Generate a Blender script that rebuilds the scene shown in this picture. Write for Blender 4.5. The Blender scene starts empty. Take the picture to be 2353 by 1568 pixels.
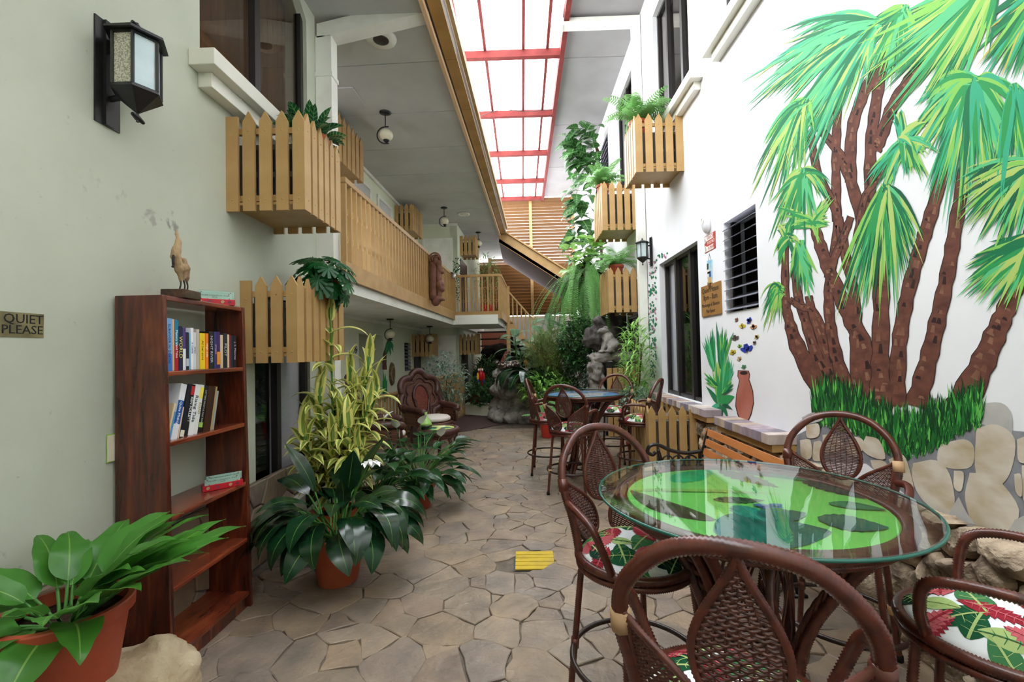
import bpy, bmesh, math, random
import numpy as np
from mathutils import Vector, Matrix, noise

# ------------------------------------------------------------------ camera, world, exposure
scene = bpy.context.scene
C = scene.collection
R = math.radians
CAM_H = 1.5
def _cam_axes():
    yaw, pitch, roll = R(1.31), R(1.31), R(1.2)
    fw = Vector((-math.sin(yaw)*math.cos(pitch), math.cos(yaw)*math.cos(pitch), math.sin(pitch)))
    rt = Vector((math.cos(yaw), math.sin(yaw), 0)); up = rt.cross(fw)
    return fw, rt*math.cos(roll) - up*math.sin(roll), up*math.cos(roll) + rt*math.sin(roll)
FW, RT, UP = _cam_axes()
cam_d = bpy.data.cameras.new('camera'); cam_d.lens = 16; cam_d.sensor_width = 36; cam_d.clip_start = .02
cam = bpy.data.objects.new('camera', cam_d); C.objects.link(cam)
M3 = Matrix((RT, UP, -FW)).transposed()
cam.matrix_world = Matrix.Translation((0, 0, CAM_H)) @ M3.to_4x4()
scene.camera = cam

world = bpy.data.worlds.new('overcast_sky'); scene.world = world; world.use_nodes = True
bg = world.node_tree.nodes['Background']
bg.inputs[0].default_value = (.95, .975, 1.0, 1); bg.inputs[1].default_value = 6.5
vs = scene.view_settings
vs.view_transform = 'Standard'; vs.look = 'None'; vs.gamma = 1; vs.use_curve_mapping = False
vs.exposure = 0.6
scene.cycles.max_bounces = 8; scene.cycles.diffuse_bounces = 4; scene.cycles.glossy_bounces = 3; scene.cycles.transparent_max_bounces = 12
scene.cycles.caustics_reflective = False; scene.cycles.caustics_refractive = False
scene.cycles.use_denoising = True; scene.cycles.use_adaptive_sampling = True; scene.cycles.adaptive_threshold = .025

def at(px, py, X=None, Y=None, Z=None):
    """the world point of a place measured in the photograph, on the plane X=, Y= or Z="""
    d = FW*1045.8 + RT*(px-1176.5) - UP*(py-784)
    t = X/d.x if X is not None else Y/d.y if Y is not None else (Z-CAM_H)/d.z
    return Vector((0, 0, CAM_H)) + d*t

# ------------------------------------------------------------------ materials
MATS = {}
def nd(nt, t, **kw):
    n = nt.nodes.new(t)
    for k, v in kw.items(): setattr(n, k, v)
    return n
def rgba(c):
    return (c[0], c[1], c[2], 1)
def srgb(r, g, b):
    f = lambda v: (v/255/12.92) if v/255 <= .04045 else ((v/255+.055)/1.055)**2.4
    return (f(r), f(g), f(b))
def mat(name, col, rough=.55, spec=.4, metal=0, col2=None, nscale=6, ndetail=4, lo=.35, hi=.65, bump=0, bscale=40,
        vary=0, coat=0, stretch=None, sheen=0, transl=0):
    """principled material: two colours mixed by noise, bump, per object brightness variation"""
    if name in MATS: return MATS[name]
    m = bpy.data.materials.new(name); m.use_nodes = True; nt = m.node_tree
    b = nt.nodes['Principled BSDF']
    b.inputs['Roughness'].default_value = rough; b.inputs['Metallic'].default_value = metal
    b.inputs['Specular IOR Level'].default_value = spec
    b.inputs['Coat Weight'].default_value = coat; b.inputs['Coat Roughness'].default_value = .08
    b.inputs['Base Color'].default_value = rgba(col)
    tc = nd(nt, 'ShaderNodeTexCoord'); src = tc.outputs['Object']
    if stretch:
        mp = nd(nt, 'ShaderNodeMapping'); mp.inputs['Scale'].default_value = stretch
        nt.links.new(src, mp.inputs[0]); src = mp.outputs[0]
    out = None
    if col2 is not None:
        n = nd(nt, 'ShaderNodeTexNoise'); n.inputs['Scale'].default_value = nscale; n.inputs['Detail'].default_value = ndetail
        nt.links.new(src, n.inputs['Vector'])
        r = nd(nt, 'ShaderNodeValToRGB'); r.color_ramp.elements[0].position = lo; r.color_ramp.elements[1].position = hi
        r.color_ramp.elements[0].color = rgba(col); r.color_ramp.elements[1].color = rgba(col2)
        nt.links.new(n.outputs[0], r.inputs[0]); out = r.outputs[0]
    if vary:
        oi = nd(nt, 'ShaderNodeObjectInfo'); h = nd(nt, 'ShaderNodeHueSaturation')
        mr = nd(nt, 'ShaderNodeMapRange'); mr.inputs['To Min'].default_value = 1-vary; mr.inputs['To Max'].default_value = 1+vary
        nt.links.new(oi.outputs['Random'], mr.inputs[0]); nt.links.new(mr.outputs[0], h.inputs['Value'])
        if out: nt.links.new(out, h.inputs['Color'])
        else: h.inputs['Color'].default_value = rgba(col)
        out = h.outputs[0]
    if out: nt.links.new(out, b.inputs['Base Color'])
    if bump:
        n2 = nd(nt, 'ShaderNodeTexNoise'); n2.inputs['Scale'].default_value = bscale; n2.inputs['Detail'].default_value = 5
        nt.links.new(src, n2.inputs['Vector'])
        bp = nd(nt, 'ShaderNodeBump'); bp.inputs['Strength'].default_value = bump; bp.inputs['Distance'].default_value = .02
        nt.links.new(n2.outputs[0], bp.inputs['Height']); nt.links.new(bp.outputs[0], b.inputs['Normal'])
    MATS[name] = m
    return m
def leaf_mat(name, col, rib, edge=None, rough=.35, vary=.18, col2=None, stripe=.07, edge_at=.78, veins=0, spec=.5, thin=.32):
    """leaf: uv.x runs across the blade (0..1), uv.y along it; a midrib line, an optional pale margin, optional side veins"""
    if name in MATS: return MATS[name]
    m = bpy.data.materials.new(name); m.use_nodes = True; nt = m.node_tree; L = nt.links.new
    b = nt.nodes['Principled BSDF']; b.inputs['Roughness'].default_value = rough; b.inputs['Specular IOR Level'].default_value = spec
    uv = nd(nt, 'ShaderNodeUVMap'); sx = nd(nt, 'ShaderNodeSeparateXYZ'); L(uv.outputs[0], sx.inputs[0])
    def math_(op, a, v=None):
        n = nd(nt, 'ShaderNodeMath', operation=op)
        if isinstance(a, (int, float)): n.inputs[0].default_value = a
        else: L(a, n.inputs[0])
        if v is not None:
            if isinstance(v, (int, float)): n.inputs[1].default_value = v
            else: L(v, n.inputs[1])
        return n.outputs[0]
    def mixc(f, a, c):
        n = nd(nt, 'ShaderNodeMix', data_type='RGBA'); L(f, n.inputs[0])
        if isinstance(a, tuple): n.inputs[6].default_value = rgba(a)
        else: L(a, n.inputs[6])
        if isinstance(c, tuple): n.inputs[7].default_value = rgba(c)
        else: L(c, n.inputs[7])
        return n.outputs[2]
    d = math_('ABSOLUTE', math_('SUBTRACT', sx.outputs[0], .5)); d = math_('MULTIPLY', d, 2.0)
    tc = nd(nt, 'ShaderNodeTexCoord'); nz = nd(nt, 'ShaderNodeTexNoise'); nz.inputs['Scale'].default_value = 9
    L(tc.outputs['Object'], nz.inputs['Vector'])
    base = mixc(nz.outputs[0], col, col2 or tuple(c*.72 for c in col))
    if veins:
        v = math_('SINE', math_('MULTIPLY', math_('ADD', sx.outputs[1], math_('MULTIPLY', d, -.12)), veins))
        v = math_('MULTIPLY', math_('GREATER_THAN', v, .80), .55)
        base = mixc(v, base, rib)
    base = mixc(math_('LESS_THAN', d, stripe), base, rib)
    if edge is not None:
        base = mixc(math_('GREATER_THAN', math_('ADD', d, math_('MULTIPLY', math_('SUBTRACT', nz.outputs[0], .5), .25)), edge_at), base, edge)
    oi = nd(nt, 'ShaderNodeObjectInfo'); h = nd(nt, 'ShaderNodeHueSaturation'); mr = nd(nt, 'ShaderNodeMapRange')
    mr.inputs['To Min'].default_value = 1-vary; mr.inputs['To Max'].default_value = 1+vary
    L(oi.outputs['Random'], mr.inputs[0]); L(mr.outputs[0], h.inputs['Value']); L(base, h.inputs['Color'])
    L(h.outputs[0], b.inputs['Base Color'])
    tr = nd(nt, 'ShaderNodeBsdfTranslucent'); mx = nd(nt, 'ShaderNodeMixShader'); mx.inputs[0].default_value = thin   # light passes through the thin blade
    gm = nd(nt, 'ShaderNodeGamma'); gm.inputs[1].default_value = .8; L(h.outputs[0], gm.inputs[0]); L(gm.outputs[0], tr.inputs[0])
    L(b.outputs[0], mx.inputs[1]); L(tr.outputs[0], mx.inputs[2]); L(mx.outputs[0], nt.nodes['Material Output'].inputs[0])
    MATS[name] = m
    return m
def glass_mat(name, tint=(1, 1, 1), ior=1.45, gloss=1.0, rough=0.0):
    """clear pane: transparent, with a fresnel mirror on top"""
    if name in MATS: return MATS[name]
    m = bpy.data.materials.new(name); m.use_nodes = True; nt = m.node_tree; L = nt.links.new
    nt.nodes.remove(nt.nodes['Principled BSDF']); out = nt.nodes['Material Output']
    t = nd(nt, 'ShaderNodeBsdfTransparent'); t.inputs[0].default_value = rgba(tint)
    g = nd(nt, 'ShaderNodeBsdfGlossy'); g.inputs['Roughness'].default_value = rough
    fr = nd(nt, 'ShaderNodeFresnel'); ge = nd(nt, 'ShaderNodeNewGeometry'); io = nd(nt, 'ShaderNodeMapRange')
    io.inputs['To Min'].default_value = ior; io.inputs['To Max'].default_value = 1/ior
    L(ge.outputs['Backfacing'], io.inputs[0]); L(io.outputs[0], fr.inputs[0])
    k = nd(nt, 'ShaderNodeMath', operation='MULTIPLY'); k.inputs[1].default_value = gloss; k.use_clamp = True
    L(fr.outputs[0], k.inputs[0])
    mx = nd(nt, 'ShaderNodeMixShader'); L(k.outputs[0], mx.inputs[0]); L(t.outputs[0], mx.inputs[1]); L(g.outputs[0], mx.inputs[2])
    L(mx.outputs[0], out.inputs[0])
    MATS[name] = m
    return m

# ------------------------------------------------------------------ mesh building
class MB:
    """collects shapes into one mesh"""
    def __init__(s): s.v = []; s.f = []; s.mi = []; s.uv = {}; s.cur = 0
    def mat(s, i): s.cur = i; return s
    def add(s, vs_, fs, uvs=None):
        o = len(s.v); s.v.extend([tuple(p) for p in vs_])
        for k, f in enumerate(fs):
            s.f.append(tuple(i+o for i in f)); s.mi.append(s.cur)
            if uvs is not None: s.uv[len(s.f)-1] = [uvs[i] for i in f]
        return s
    def box(s, c, size, rz=0, rot=None):
        hx, hy, hz = size[0]/2, size[1]/2, size[2]/2
        P = [Vector((x*hx, y*hy, z*hz)) for z in (-1, 1) for x, y in ((-1, -1), (1, -1), (1, 1), (-1, 1))]
        m = rot if rot is not None else Matrix.Rotation(rz, 3, 'Z')
        P = [m @ p + Vector(c) for p in P]
        return s.add(P, [(3, 2, 1, 0), (4, 5, 6, 7), (0, 1, 5, 4), (1, 2, 6, 5), (2, 3, 7, 6), (3, 0, 4, 7)])
    def box2(s, a, b):
        a, b = Vector(a), Vector(b)
        return s.box((a+b)/2, [abs(x) for x in (b-a)])
    def prism(s, pts, d):
        """closed polygon (3d points, planar) pushed along the vector d"""
        n = len(pts); d = Vector(d); A = [Vector(p) for p in pts]
        nrm = sum(((A[i]-A[0]).cross(A[(i+1) % n]-A[0]) for i in range(n)), Vector())
        if nrm.dot(d) > 0: A.reverse()
        B = [p+d for p in A]
        fs = [tuple(range(n)), tuple(range(2*n-1, n-1, -1))] + [(i, n+i, n+(i+1) % n, (i+1) % n)[::-1][::-1] for i in range(n)]
        fs = [fs[0], fs[1]] + [((i+1) % n, i, n+i, n+(i+1) % n) for i in range(n)]
        return s.add(A+B, fs)
    def tube(s, path, r, n=8, caps=True, closed=False):
        P = [Vector(p) for p in path]; m = len(P)
        rs = r if isinstance(r, (list, tuple)) else [r]*m
        T = []
        for i in range(m):
            a = P[(i-1) % m] if closed else P[max(i-1, 0)]; b = P[(i+1) % m] if closed else P[min(i+1, m-1)]
            t = (b-a); T.append(t.normalized() if t.length > 1e-9 else Vector((0, 0, 1)))
        u = T[0].orthogonal().normalized(); vs_ = []; prev = T[0]
        for i in range(m):
            q = prev.rotation_difference(T[i]); u = q @ u; u = (u - T[i]*u.dot(T[i])).normalized(); prev = T[i]; w = T[i].cross(u)
            for k in range(n):
                a = 2*math.pi*k/n; vs_.append(P[i] + (u*math.cos(a)+w*math.sin(a))*rs[i])
        fs = []
        for i in range(m if closed else m-1):
            j = (i+1) % m
            for k in range(n): fs.append((i*n+k, i*n+(k+1) % n, j*n+(k+1) % n, j*n+k))
        if caps and not closed: fs += [tuple(range(n-1, -1, -1)), tuple((m-1)*n+k for k in range(n))]
        return s.add(vs_, fs)
    def lathe(s, prof, c=(0, 0, 0), n=24, cap=True):
        """(radius, z) profile turned about the vertical axis through c"""
        c = Vector(c); vs_ = [c+Vector((r*math.cos(2*math.pi*k/n), r*math.sin(2*math.pi*k/n), z)) for r, z in prof for k in range(n)]
        fs = [(i*n+k, i*n+(k+1) % n, (i+1)*n+(k+1) % n, (i+1)*n+k) for i in range(len(prof)-1) for k in range(n)]
        if cap: fs += [tuple(range(n-1, -1, -1)), tuple((len(prof)-1)*n+k for k in range(n))]
        return s.add(vs_, fs)
    def ball(s, c, r, nu=10, nv=7):
        r = r if isinstance(r, (tuple, list)) else (r, r, r); c = Vector(c)
        vs_ = [c+Vector((0, 0, -r[2]))]
        for i in range(1, nv):
            a = -math.pi/2+math.pi*i/nv
            for k in range(nu):
                b = 2*math.pi*k/nu; vs_.append(c+Vector((r[0]*math.cos(a)*math.cos(b), r[1]*math.cos(a)*math.sin(b), r[2]*math.sin(a))))
        vs_.append(c+Vector((0, 0, r[2]))); e = len(vs_)-1
        fs = [(0, 1+(k+1) % nu, 1+k) for k in range(nu)]
        for i in range(nv-2):
            for k in range(nu): fs.append((1+i*nu+k, 1+i*nu+(k+1) % nu, 1+(i+1)*nu+(k+1) % nu, 1+(i+1)*nu+k))
        fs += [(1+(nv-2)*nu+k, 1+(nv-2)*nu+(k+1) % nu, e) for k in range(nu)]
        return s.add(vs_, fs)
    def poly(s, pts): return s.add(pts, [tuple(range(len(pts)))])
    def mesh(s, name, mats, smooth=False):
        me = bpy.data.meshes.new(name); me.from_pydata(s.v, [], s.f)
        for m in (mats if isinstance(mats, (list, tuple)) else [mats]): me.materials.append(m)
        if any(s.mi): me.polygons.foreach_set('material_index', s.mi)
        if s.uv:
            ul = me.uv_layers.new(name='UVMap')
            for p in me.polygons:
                u = s.uv.get(p.index)
                if u:
                    for li, q in zip(p.loop_indices, u): ul.data[li].uv = q
        if smooth: me.polygons.foreach_set('use_smooth', [True]*len(s.f))
        me.update(); return me
    def build(s, name, mats, parent=None, smooth=False, bevel=0, angle=None):
        me = s.mesh(name, mats, smooth)
        if bevel:
            bm = bmesh.new(); bm.from_mesh(me); bmesh.ops.remove_doubles(bm, verts=bm.verts, dist=1e-6)
            bmesh.ops.bevel(bm, geom=bm.edges[:], offset=bevel, segments=2, affect='EDGES', profile=.6); bm.to_mesh(me); bm.free()
        if angle: me.polygons.foreach_set('use_smooth', [True]*len(me.polygons)); me.set_sharp_from_angle(angle=R(angle))
        return link(bpy.data.objects.new(name, me), parent)
def link(o, parent=None):
    C.objects.link(o)
    if parent is not None: o.parent = parent
    return o
def tag(o, label=None, cat=None, group=None, kind=None):
    for k, v in (('label', label), ('category', cat), ('group', group), ('kind', kind)):
        if v: o[k] = v
    return o
def thing(name, label, cat, loc=(0, 0, 0), rz=0, group=None):
    o = bpy.data.objects.new(name, None); o.empty_display_size = .1; C.objects.link(o)
    o.location = loc; o.rotation_euler = (0, 0, rz)
    return tag(o, label, cat, group)
def copy_tree(o, parent=None):
    c = o.copy(); C.objects.link(c); c.parent = parent
    for ch in list(o.children): copy_tree(ch, c)
    return c
def inst(me, name, parent, loc, rz=0, sc=1, rot=None):
    """a new object on shared mesh data"""
    o = bpy.data.objects.new(name, me); o.location = loc
    o.rotation_euler = rot if rot is not None else (0, 0, rz)
    o.scale = (sc, sc, sc) if isinstance(sc, (int, float)) else sc
    return link(o, parent)
def struct(o): o['kind'] = 'structure'; return o

def bez(pts, n=12):
    """smooth curve (Catmull-Rom) through points"""
    P = [Vector(p) for p in pts]; P = [P[0]*2-P[1]]+P+[P[-1]*2-P[-2]]; out = []
    for i in range(1, len(P)-2):
        for k in range(n):
            t = k/n; a, b, c, d = P[i-1], P[i], P[i+1], P[i+2]
            out.append(.5*((2*b)+(c-a)*t+(2*a-5*b+4*c-d)*t*t+(3*b-a-3*c+d)*t**3))
    return out+[P[-2]]
def resample(path, step):
    P = [Vector(p) for p in path]; out = [P[0]]; acc = 0
    for a, b in zip(P, P[1:]):
        L = (b-a).length; d = step-acc
        while d <= L: out.append(a.lerp(b, d/L)); d += step
        acc = (acc+L) % step
    return out
def wrapped(mb, path, r, pitch=.008, n=8, closed=False, amp=.12):
    """cane pole wound with rattan: a tube with a ridge for each turn"""
    p = resample(path, pitch/2)
    return mb.tube(p, [r*(1+amp*(1 if i % 2 else -1)) for i in range(len(p))], n, closed=closed)

_texts = []
def text(s, name, material, parent, loc, size, rot, depth=.001, align='CENTER', sx=1.0):
    """flat raised lettering as a mesh"""
    cu = bpy.data.curves.new(name, 'FONT'); cu.body = s; cu.size = size; cu.extrude = depth; cu.resolution_u = 2
    cu.align_x = align; cu.align_y = 'CENTER'; cu.space_line = .95
    tmp = bpy.data.objects.new('tmp', cu)
    me = bpy.data.meshes.new_from_object(tmp); bpy.data.objects.remove(tmp); bpy.data.curves.remove(cu)
    me.name = name; me.materials.clear(); me.materials.append(material)
    o = bpy.data.objects.new(name, me); o.location = loc; o.scale = (sx, 1, 1)
    if isinstance(rot, Matrix): o.rotation_euler = rot.to_euler()
    else: o.rotation_euler = rot
    return link(o, parent)
FACE_PX = (R(90), 0, R(90))      # lettering that reads from the +x side (on the left wall)
FACE_NX = (R(90), 0, R(-90))     # lettering that reads from the -x side (on the right wall)
FACE_NY = (R(90), 0, 0)          # lettering that faces the camera's side

def blob(name, parts, material, parent=None, voxel=.02, disp=0, dscale=6, smooth=5, seed=0):
    """one continuous body grown from overlapping ellipsoids and tapered limbs
    parts: (x,y,z,rx,ry,rz) or ((x,y,z),(x,y,z),r0,r1)"""
    mb = MB()
    for p in parts:
        if len(p) == 6: mb.ball(p[:3], p[3:], 14, 10)
        else:
            a, b = Vector(p[0]), Vector(p[1]); n = max(2, int((b-a).length/(min(p[2], p[3])*.5))+1)
            for i in range(n+1):
                t = i/n; mb.ball(a.lerp(b, t), p[2]+(p[3]-p[2])*t, 10, 7)
    me = mb.mesh(name, material)
    o = bpy.data.objects.new(name, me); C.objects.link(o)
    md = o.modifiers.new('r', 'REMESH'); md.mode = 'VOXEL'; md.voxel_size = voxel
    sm = o.modifiers.new('s', 'SMOOTH'); sm.iterations = smooth; sm.factor = .5
    dg = bpy.context.evaluated_depsgraph_get()
    me2 = bpy.data.meshes.new_from_object(o.evaluated_get(dg)); bpy.data.objects.remove(o)
    if disp:
        off = Vector((seed*7.3, seed*3.1, seed*1.7))
        co = [v.co.copy() for v in me2.vertices]; no = [v.normal.copy() for v in me2.vertices]
        for v, c, q in zip(me2.vertices, co, no):
            v.co = c+q*disp*(noise.fractal(c*dscale+off, 1.0, 2.0, 4))
    me2.polygons.foreach_set('use_smooth', [True]*len(me2.polygons)); me2.name = name
    if not me2.materials: me2.materials.append(material)
    return link(bpy.data.objects.new(name, me2), parent)
# ------------------------------------------------------------------ shared materials
M_wallL = None
def wall_left_mat():
    m = mat('pale_green_render', srgb(196, 200, 183), .75, .2, col2=srgb(186, 190, 173), nscale=1.6, bump=.06, bscale=14)
    nt = m.node_tree; L = nt.links.new; b = nt.nodes['Principled BSDF']
    src = b.inputs['Base Color'].links[0].from_socket
    tc = nd(nt, 'ShaderNodeTexCoord')
    nz = nd(nt, 'ShaderNodeTexNoise'); nz.inputs['Scale'].default_value = 26; nz.inputs['Detail'].default_value = 6
    L(tc.outputs['Object'], nz.inputs['Vector'])
    cur = src
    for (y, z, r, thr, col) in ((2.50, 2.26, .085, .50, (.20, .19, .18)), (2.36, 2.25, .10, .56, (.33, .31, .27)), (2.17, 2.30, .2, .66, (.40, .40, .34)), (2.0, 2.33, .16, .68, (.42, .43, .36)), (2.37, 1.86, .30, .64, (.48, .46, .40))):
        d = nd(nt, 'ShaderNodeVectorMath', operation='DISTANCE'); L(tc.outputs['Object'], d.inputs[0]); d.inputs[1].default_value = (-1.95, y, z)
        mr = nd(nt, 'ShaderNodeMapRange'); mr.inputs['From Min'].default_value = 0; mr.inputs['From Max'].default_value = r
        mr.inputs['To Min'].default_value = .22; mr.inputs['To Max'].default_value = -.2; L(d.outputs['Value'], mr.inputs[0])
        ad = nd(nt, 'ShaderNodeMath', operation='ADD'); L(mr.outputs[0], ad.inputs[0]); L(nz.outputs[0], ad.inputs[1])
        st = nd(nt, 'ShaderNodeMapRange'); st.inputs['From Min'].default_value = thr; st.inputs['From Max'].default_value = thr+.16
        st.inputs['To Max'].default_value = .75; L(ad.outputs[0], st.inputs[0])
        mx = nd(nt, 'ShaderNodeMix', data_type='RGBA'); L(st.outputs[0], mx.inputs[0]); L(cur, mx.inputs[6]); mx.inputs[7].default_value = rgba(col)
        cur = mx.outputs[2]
    L(cur, b.inputs['Base Color'])
    return m
m_wallL = wall_left_mat()
m_wallR = mat('white_render', srgb(240, 240, 243), .7, .2, col2=srgb(232, 232, 236), nscale=1.2, bump=.05, bscale=16)
m_cream = mat('cream_render', srgb(224, 228, 205), .75, .2, col2=srgb(216, 219, 196), nscale=1.3, bump=.03, bscale=16)
m_white = mat('white_paint', srgb(236, 236, 228), .5, .4, col2=srgb(214, 212, 200), nscale=3, lo=.5, hi=.8)
m_ceil = mat('grey_ceiling_board', srgb(200, 200, 198), .6, .3, col2=srgb(190, 190, 188), nscale=1.5)
m_dark = mat('dark_frame', srgb(38, 34, 34), .4, .5)
m_black = mat('black_paint', srgb(20, 20, 22), .35, .5)
m_tan = mat('tan_paint', srgb(184, 149, 98), .45, .35, col2=srgb(172, 136, 86), nscale=5, vary=.07, bump=.03, bscale=30)
m_tan_d = mat('tan_gutter', srgb(176, 138, 82), .4, .4, col2=srgb(160, 124, 72), nscale=4, vary=.06)
m_peach = mat('peach_trim', srgb(226, 190, 150), .5, .3)
m_red = mat('red_oxide_steel', srgb(126, 52, 48), .7, .2, col2=srgb(112, 44, 42), nscale=6)
m_lav = mat('grey_sill', srgb(226, 224, 212), .6, .3)
m_brownglass = glass_mat('bronze_glass', (.66, .58, .52), 1.5, 1.6)
m_darkglass = glass_mat('dark_glass', (.26, .24, .24), 1.5, 1.2); m_greyglass = glass_mat('grey_glass', (.88, .88, .9), 1.5, 1.0)
m_curt = mat('curtain_cloth', srgb(196, 190, 180), .8, .1, col2=srgb(176, 170, 160), nscale=2, stretch=(1, 8, .3))
m_curtw = mat('white_curtain', srgb(235, 235, 240), .8, .1)
m_mort = mat('floor_mortar', srgb(98, 88, 80), .85, .2, col2=srgb(122, 110, 98), nscale=14, bump=.2, bscale=60)

def wall_holes(name, x0, x1, ys, zs, holes, m, axis='X'):
    """a wall of thickness x0..x1 with rectangular openings; axis Y swaps the two horizontal axes"""
    Yb = sorted({ys[0], ys[1], *[h[0] for h in holes], *[h[1] for h in holes]}); Yb = [v for v in Yb if ys[0] <= v <= ys[1]]
    Zb = sorted({zs[0], zs[1], *[h[2] for h in holes], *[h[3] for h in holes]}); Zb = [v for v in Zb if zs[0] <= v <= zs[1]]
    def solid(i, j):
        if not (0 <= i < len(Yb)-1 and 0 <= j < len(Zb)-1): return False
        y, z = (Yb[i]+Yb[i+1])/2, (Zb[j]+Zb[j+1])/2
        return not any(h[0] < y < h[1] and h[2] < z < h[3] for h in holes)
    mb = MB(); sw = (lambda p: (p[1], p[0], p[2])) if axis == 'Y' else (lambda p: p)
    def q(*p): mb.add([sw(a) for a in p], [(0, 1, 2, 3)])
    for i in range(len(Yb)-1):
        for j in range(len(Zb)-1):
            if not solid(i, j): continue
            y0, y1, z0, z1 = Yb[i], Yb[i+1], Zb[j], Zb[j+1]
            q((x0, y0, z0), (x0, y0, z1), (x0, y1, z1), (x0, y1, z0)); q((x1, y0, z0), (x1, y1, z0), (x1, y1, z1), (x1, y0, z1))
            if not solid(i-1, j): q((x0, y0, z0), (x1, y0, z0), (x1, y0, z1), (x0, y0, z1))
            if not solid(i+1, j): q((x0, y1, z0), (x0, y1, z1), (x1, y1, z1), (x1, y1, z0))
            if not solid(i, j-1): q((x0, y0, z0), (x0, y1, z0), (x1, y1, z0), (x1, y0, z0))
            if not solid(i, j+1): q((x0, y0, z1), (x1, y0, z1), (x1, y1, z1), (x0, y1, z1))
    o = mb.build(name, m)
    bm = bmesh.new(); bm.from_mesh(o.data); bmesh.ops.remove_doubles(bm, verts=bm.verts, dist=1e-5); bmesh.ops.recalc_face_normals(bm, faces=bm.faces); bm.to_mesh(o.data); bm.free()
    return struct(o)

# ------------------------------------------------------------------ walls
XL, XR = -1.95, 2.0
wall_left = wall_holes('wall_left', -2.15, XL, (-3.0, 4.3), (-.02, 4.86), [(2.72, 4.13, 3.33, 4.80), (3.27, 4.13, .33, 1.96)], m_wallL)
# cut-off corner of the upper window
MB().prism([(-2.1, 4.13, 4.80), (-2.1, 4.13, 4.62), (-2.1, 3.93, 4.80)], (.15, 0, 0)).build('corner_fillet', m_wallL, wall_left)
wall_right = wall_holes('wall_right', XR, 2.2, (-3.0, 16.2), (-.02, 6.95),
    [(3.88, 4.49, 1.83, 2.71), (5.165, 6.6, .86, 2.71), (5.25, 6.6, 4.52, 6.35), (3.2, 4.42, 4.52, 6.1), (7.9, 9.2, 4.55, 6.4), (10.1, 11.0, 5.3, 6.35), (7.4, 8.7, 1.4, 2.1), (9.6, 10.6, 4.55, 5.2)], m_wallR)
wall_light_block = struct(MB().box2((-2.3, -3.15, -.02), (2.3, -3.0, 6.95)).build('wall_light_block', m_cream))  # unseen wall added behind the camera to block light from the rear
wall_end = struct(MB().box2((-3.3, 16.15, -.02), (2.2, 16.3, 2.74)).build('wall_back', m_white))

# upper left window, sill
def framed_window(name, x, ys, zs, bars, glass, out, fw=.045, inset=.06, m=m_dark, backing=None, depth=.5):
    """window in a wall at plane x; out = +1 when the room lies towards +x. bars: extra mullion positions along y"""
    o = bpy.data.objects.new(name, None); C.objects.link(o); struct(o)
    xi = x-out*inset; mb = MB()
    for y in (ys[0]+fw/2, ys[1]-fw/2): mb.box((xi, y, (zs[0]+zs[1])/2), (.05, fw, zs[1]-zs[0]))
    for z in (zs[0]+fw/2, zs[1]-fw/2): mb.box((xi, (ys[0]+ys[1])/2, z), (.05, ys[1]-ys[0], fw))
    mb.build('frame', m, o)
    for y, w in bars: MB().box((xi+out*.012, y, (zs[0]+zs[1])/2), (.05, w, zs[1]-zs[0]-.01)).build('mullion', m, o)
    edges = [ys[0]]+[b[0] for b in bars]+[ys[1]]
    for gi, (a, b) in enumerate(zip(edges, edges[1:])):
        MB().box((xi-out*.01, (a+b)/2, (zs[0]+zs[1])/2), (.006, b-a-.02, zs[1]-zs[0]-.03)).build('pane', glass[gi] if isinstance(glass, list) else glass, o)
    if backing:
        mb = MB(); n = 40; pts = []
        for i in range(n+1):
            y = ys[0]-.1+(ys[1]-ys[0]+.2)*i/n; pts.append((xi-out*(.14+.015*(i % 2)), y))
        mb.add([(p[0], p[1], z) for p in pts for z in (zs[0]-.1, zs[1]+.1)], [(2*i, 2*i+2, 2*i+3, 2*i+1) for i in range(n)])
        mb.build('curtain', backing, o)
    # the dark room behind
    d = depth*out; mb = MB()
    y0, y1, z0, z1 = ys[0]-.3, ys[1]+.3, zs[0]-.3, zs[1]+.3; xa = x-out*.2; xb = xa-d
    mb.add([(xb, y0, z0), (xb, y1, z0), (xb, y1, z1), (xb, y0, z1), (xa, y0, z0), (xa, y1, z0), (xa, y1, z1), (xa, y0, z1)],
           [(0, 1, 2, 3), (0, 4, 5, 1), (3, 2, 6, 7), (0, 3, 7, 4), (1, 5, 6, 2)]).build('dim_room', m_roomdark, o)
    return o
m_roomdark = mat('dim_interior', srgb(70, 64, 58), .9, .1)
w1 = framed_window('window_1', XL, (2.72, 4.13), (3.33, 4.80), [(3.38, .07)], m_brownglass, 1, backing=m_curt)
def sill(name, y0, y1, z, out, X, d=.16, parent=None):
    mb = MB(); mb.box2((X, y0, z-.1), (X+out*d, y1, z)); mb.box2((X, y0+.08, z-.19), (X+out*d*.55, y1-.08, z-.1))
    o = mb.build(name, m_lav, parent, bevel=.006); return o
struct(sill('trim_1', 2.62, 4.16, 3.345, 1, XL))
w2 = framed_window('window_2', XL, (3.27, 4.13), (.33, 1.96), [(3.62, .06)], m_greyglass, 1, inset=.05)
mb = MB()
for i in range(18):
    y = 3.64+.47*i/18; mb.box((-2.04, y, 1.12), (.008, .03, 1.56), rz=-.35)
mb.build('vertical_blind', m_curtw, w2)['kind'] = 'stuff'
struct(sill('trim_2', 3.2, 4.25, .33, 1, XL, .1))
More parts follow.
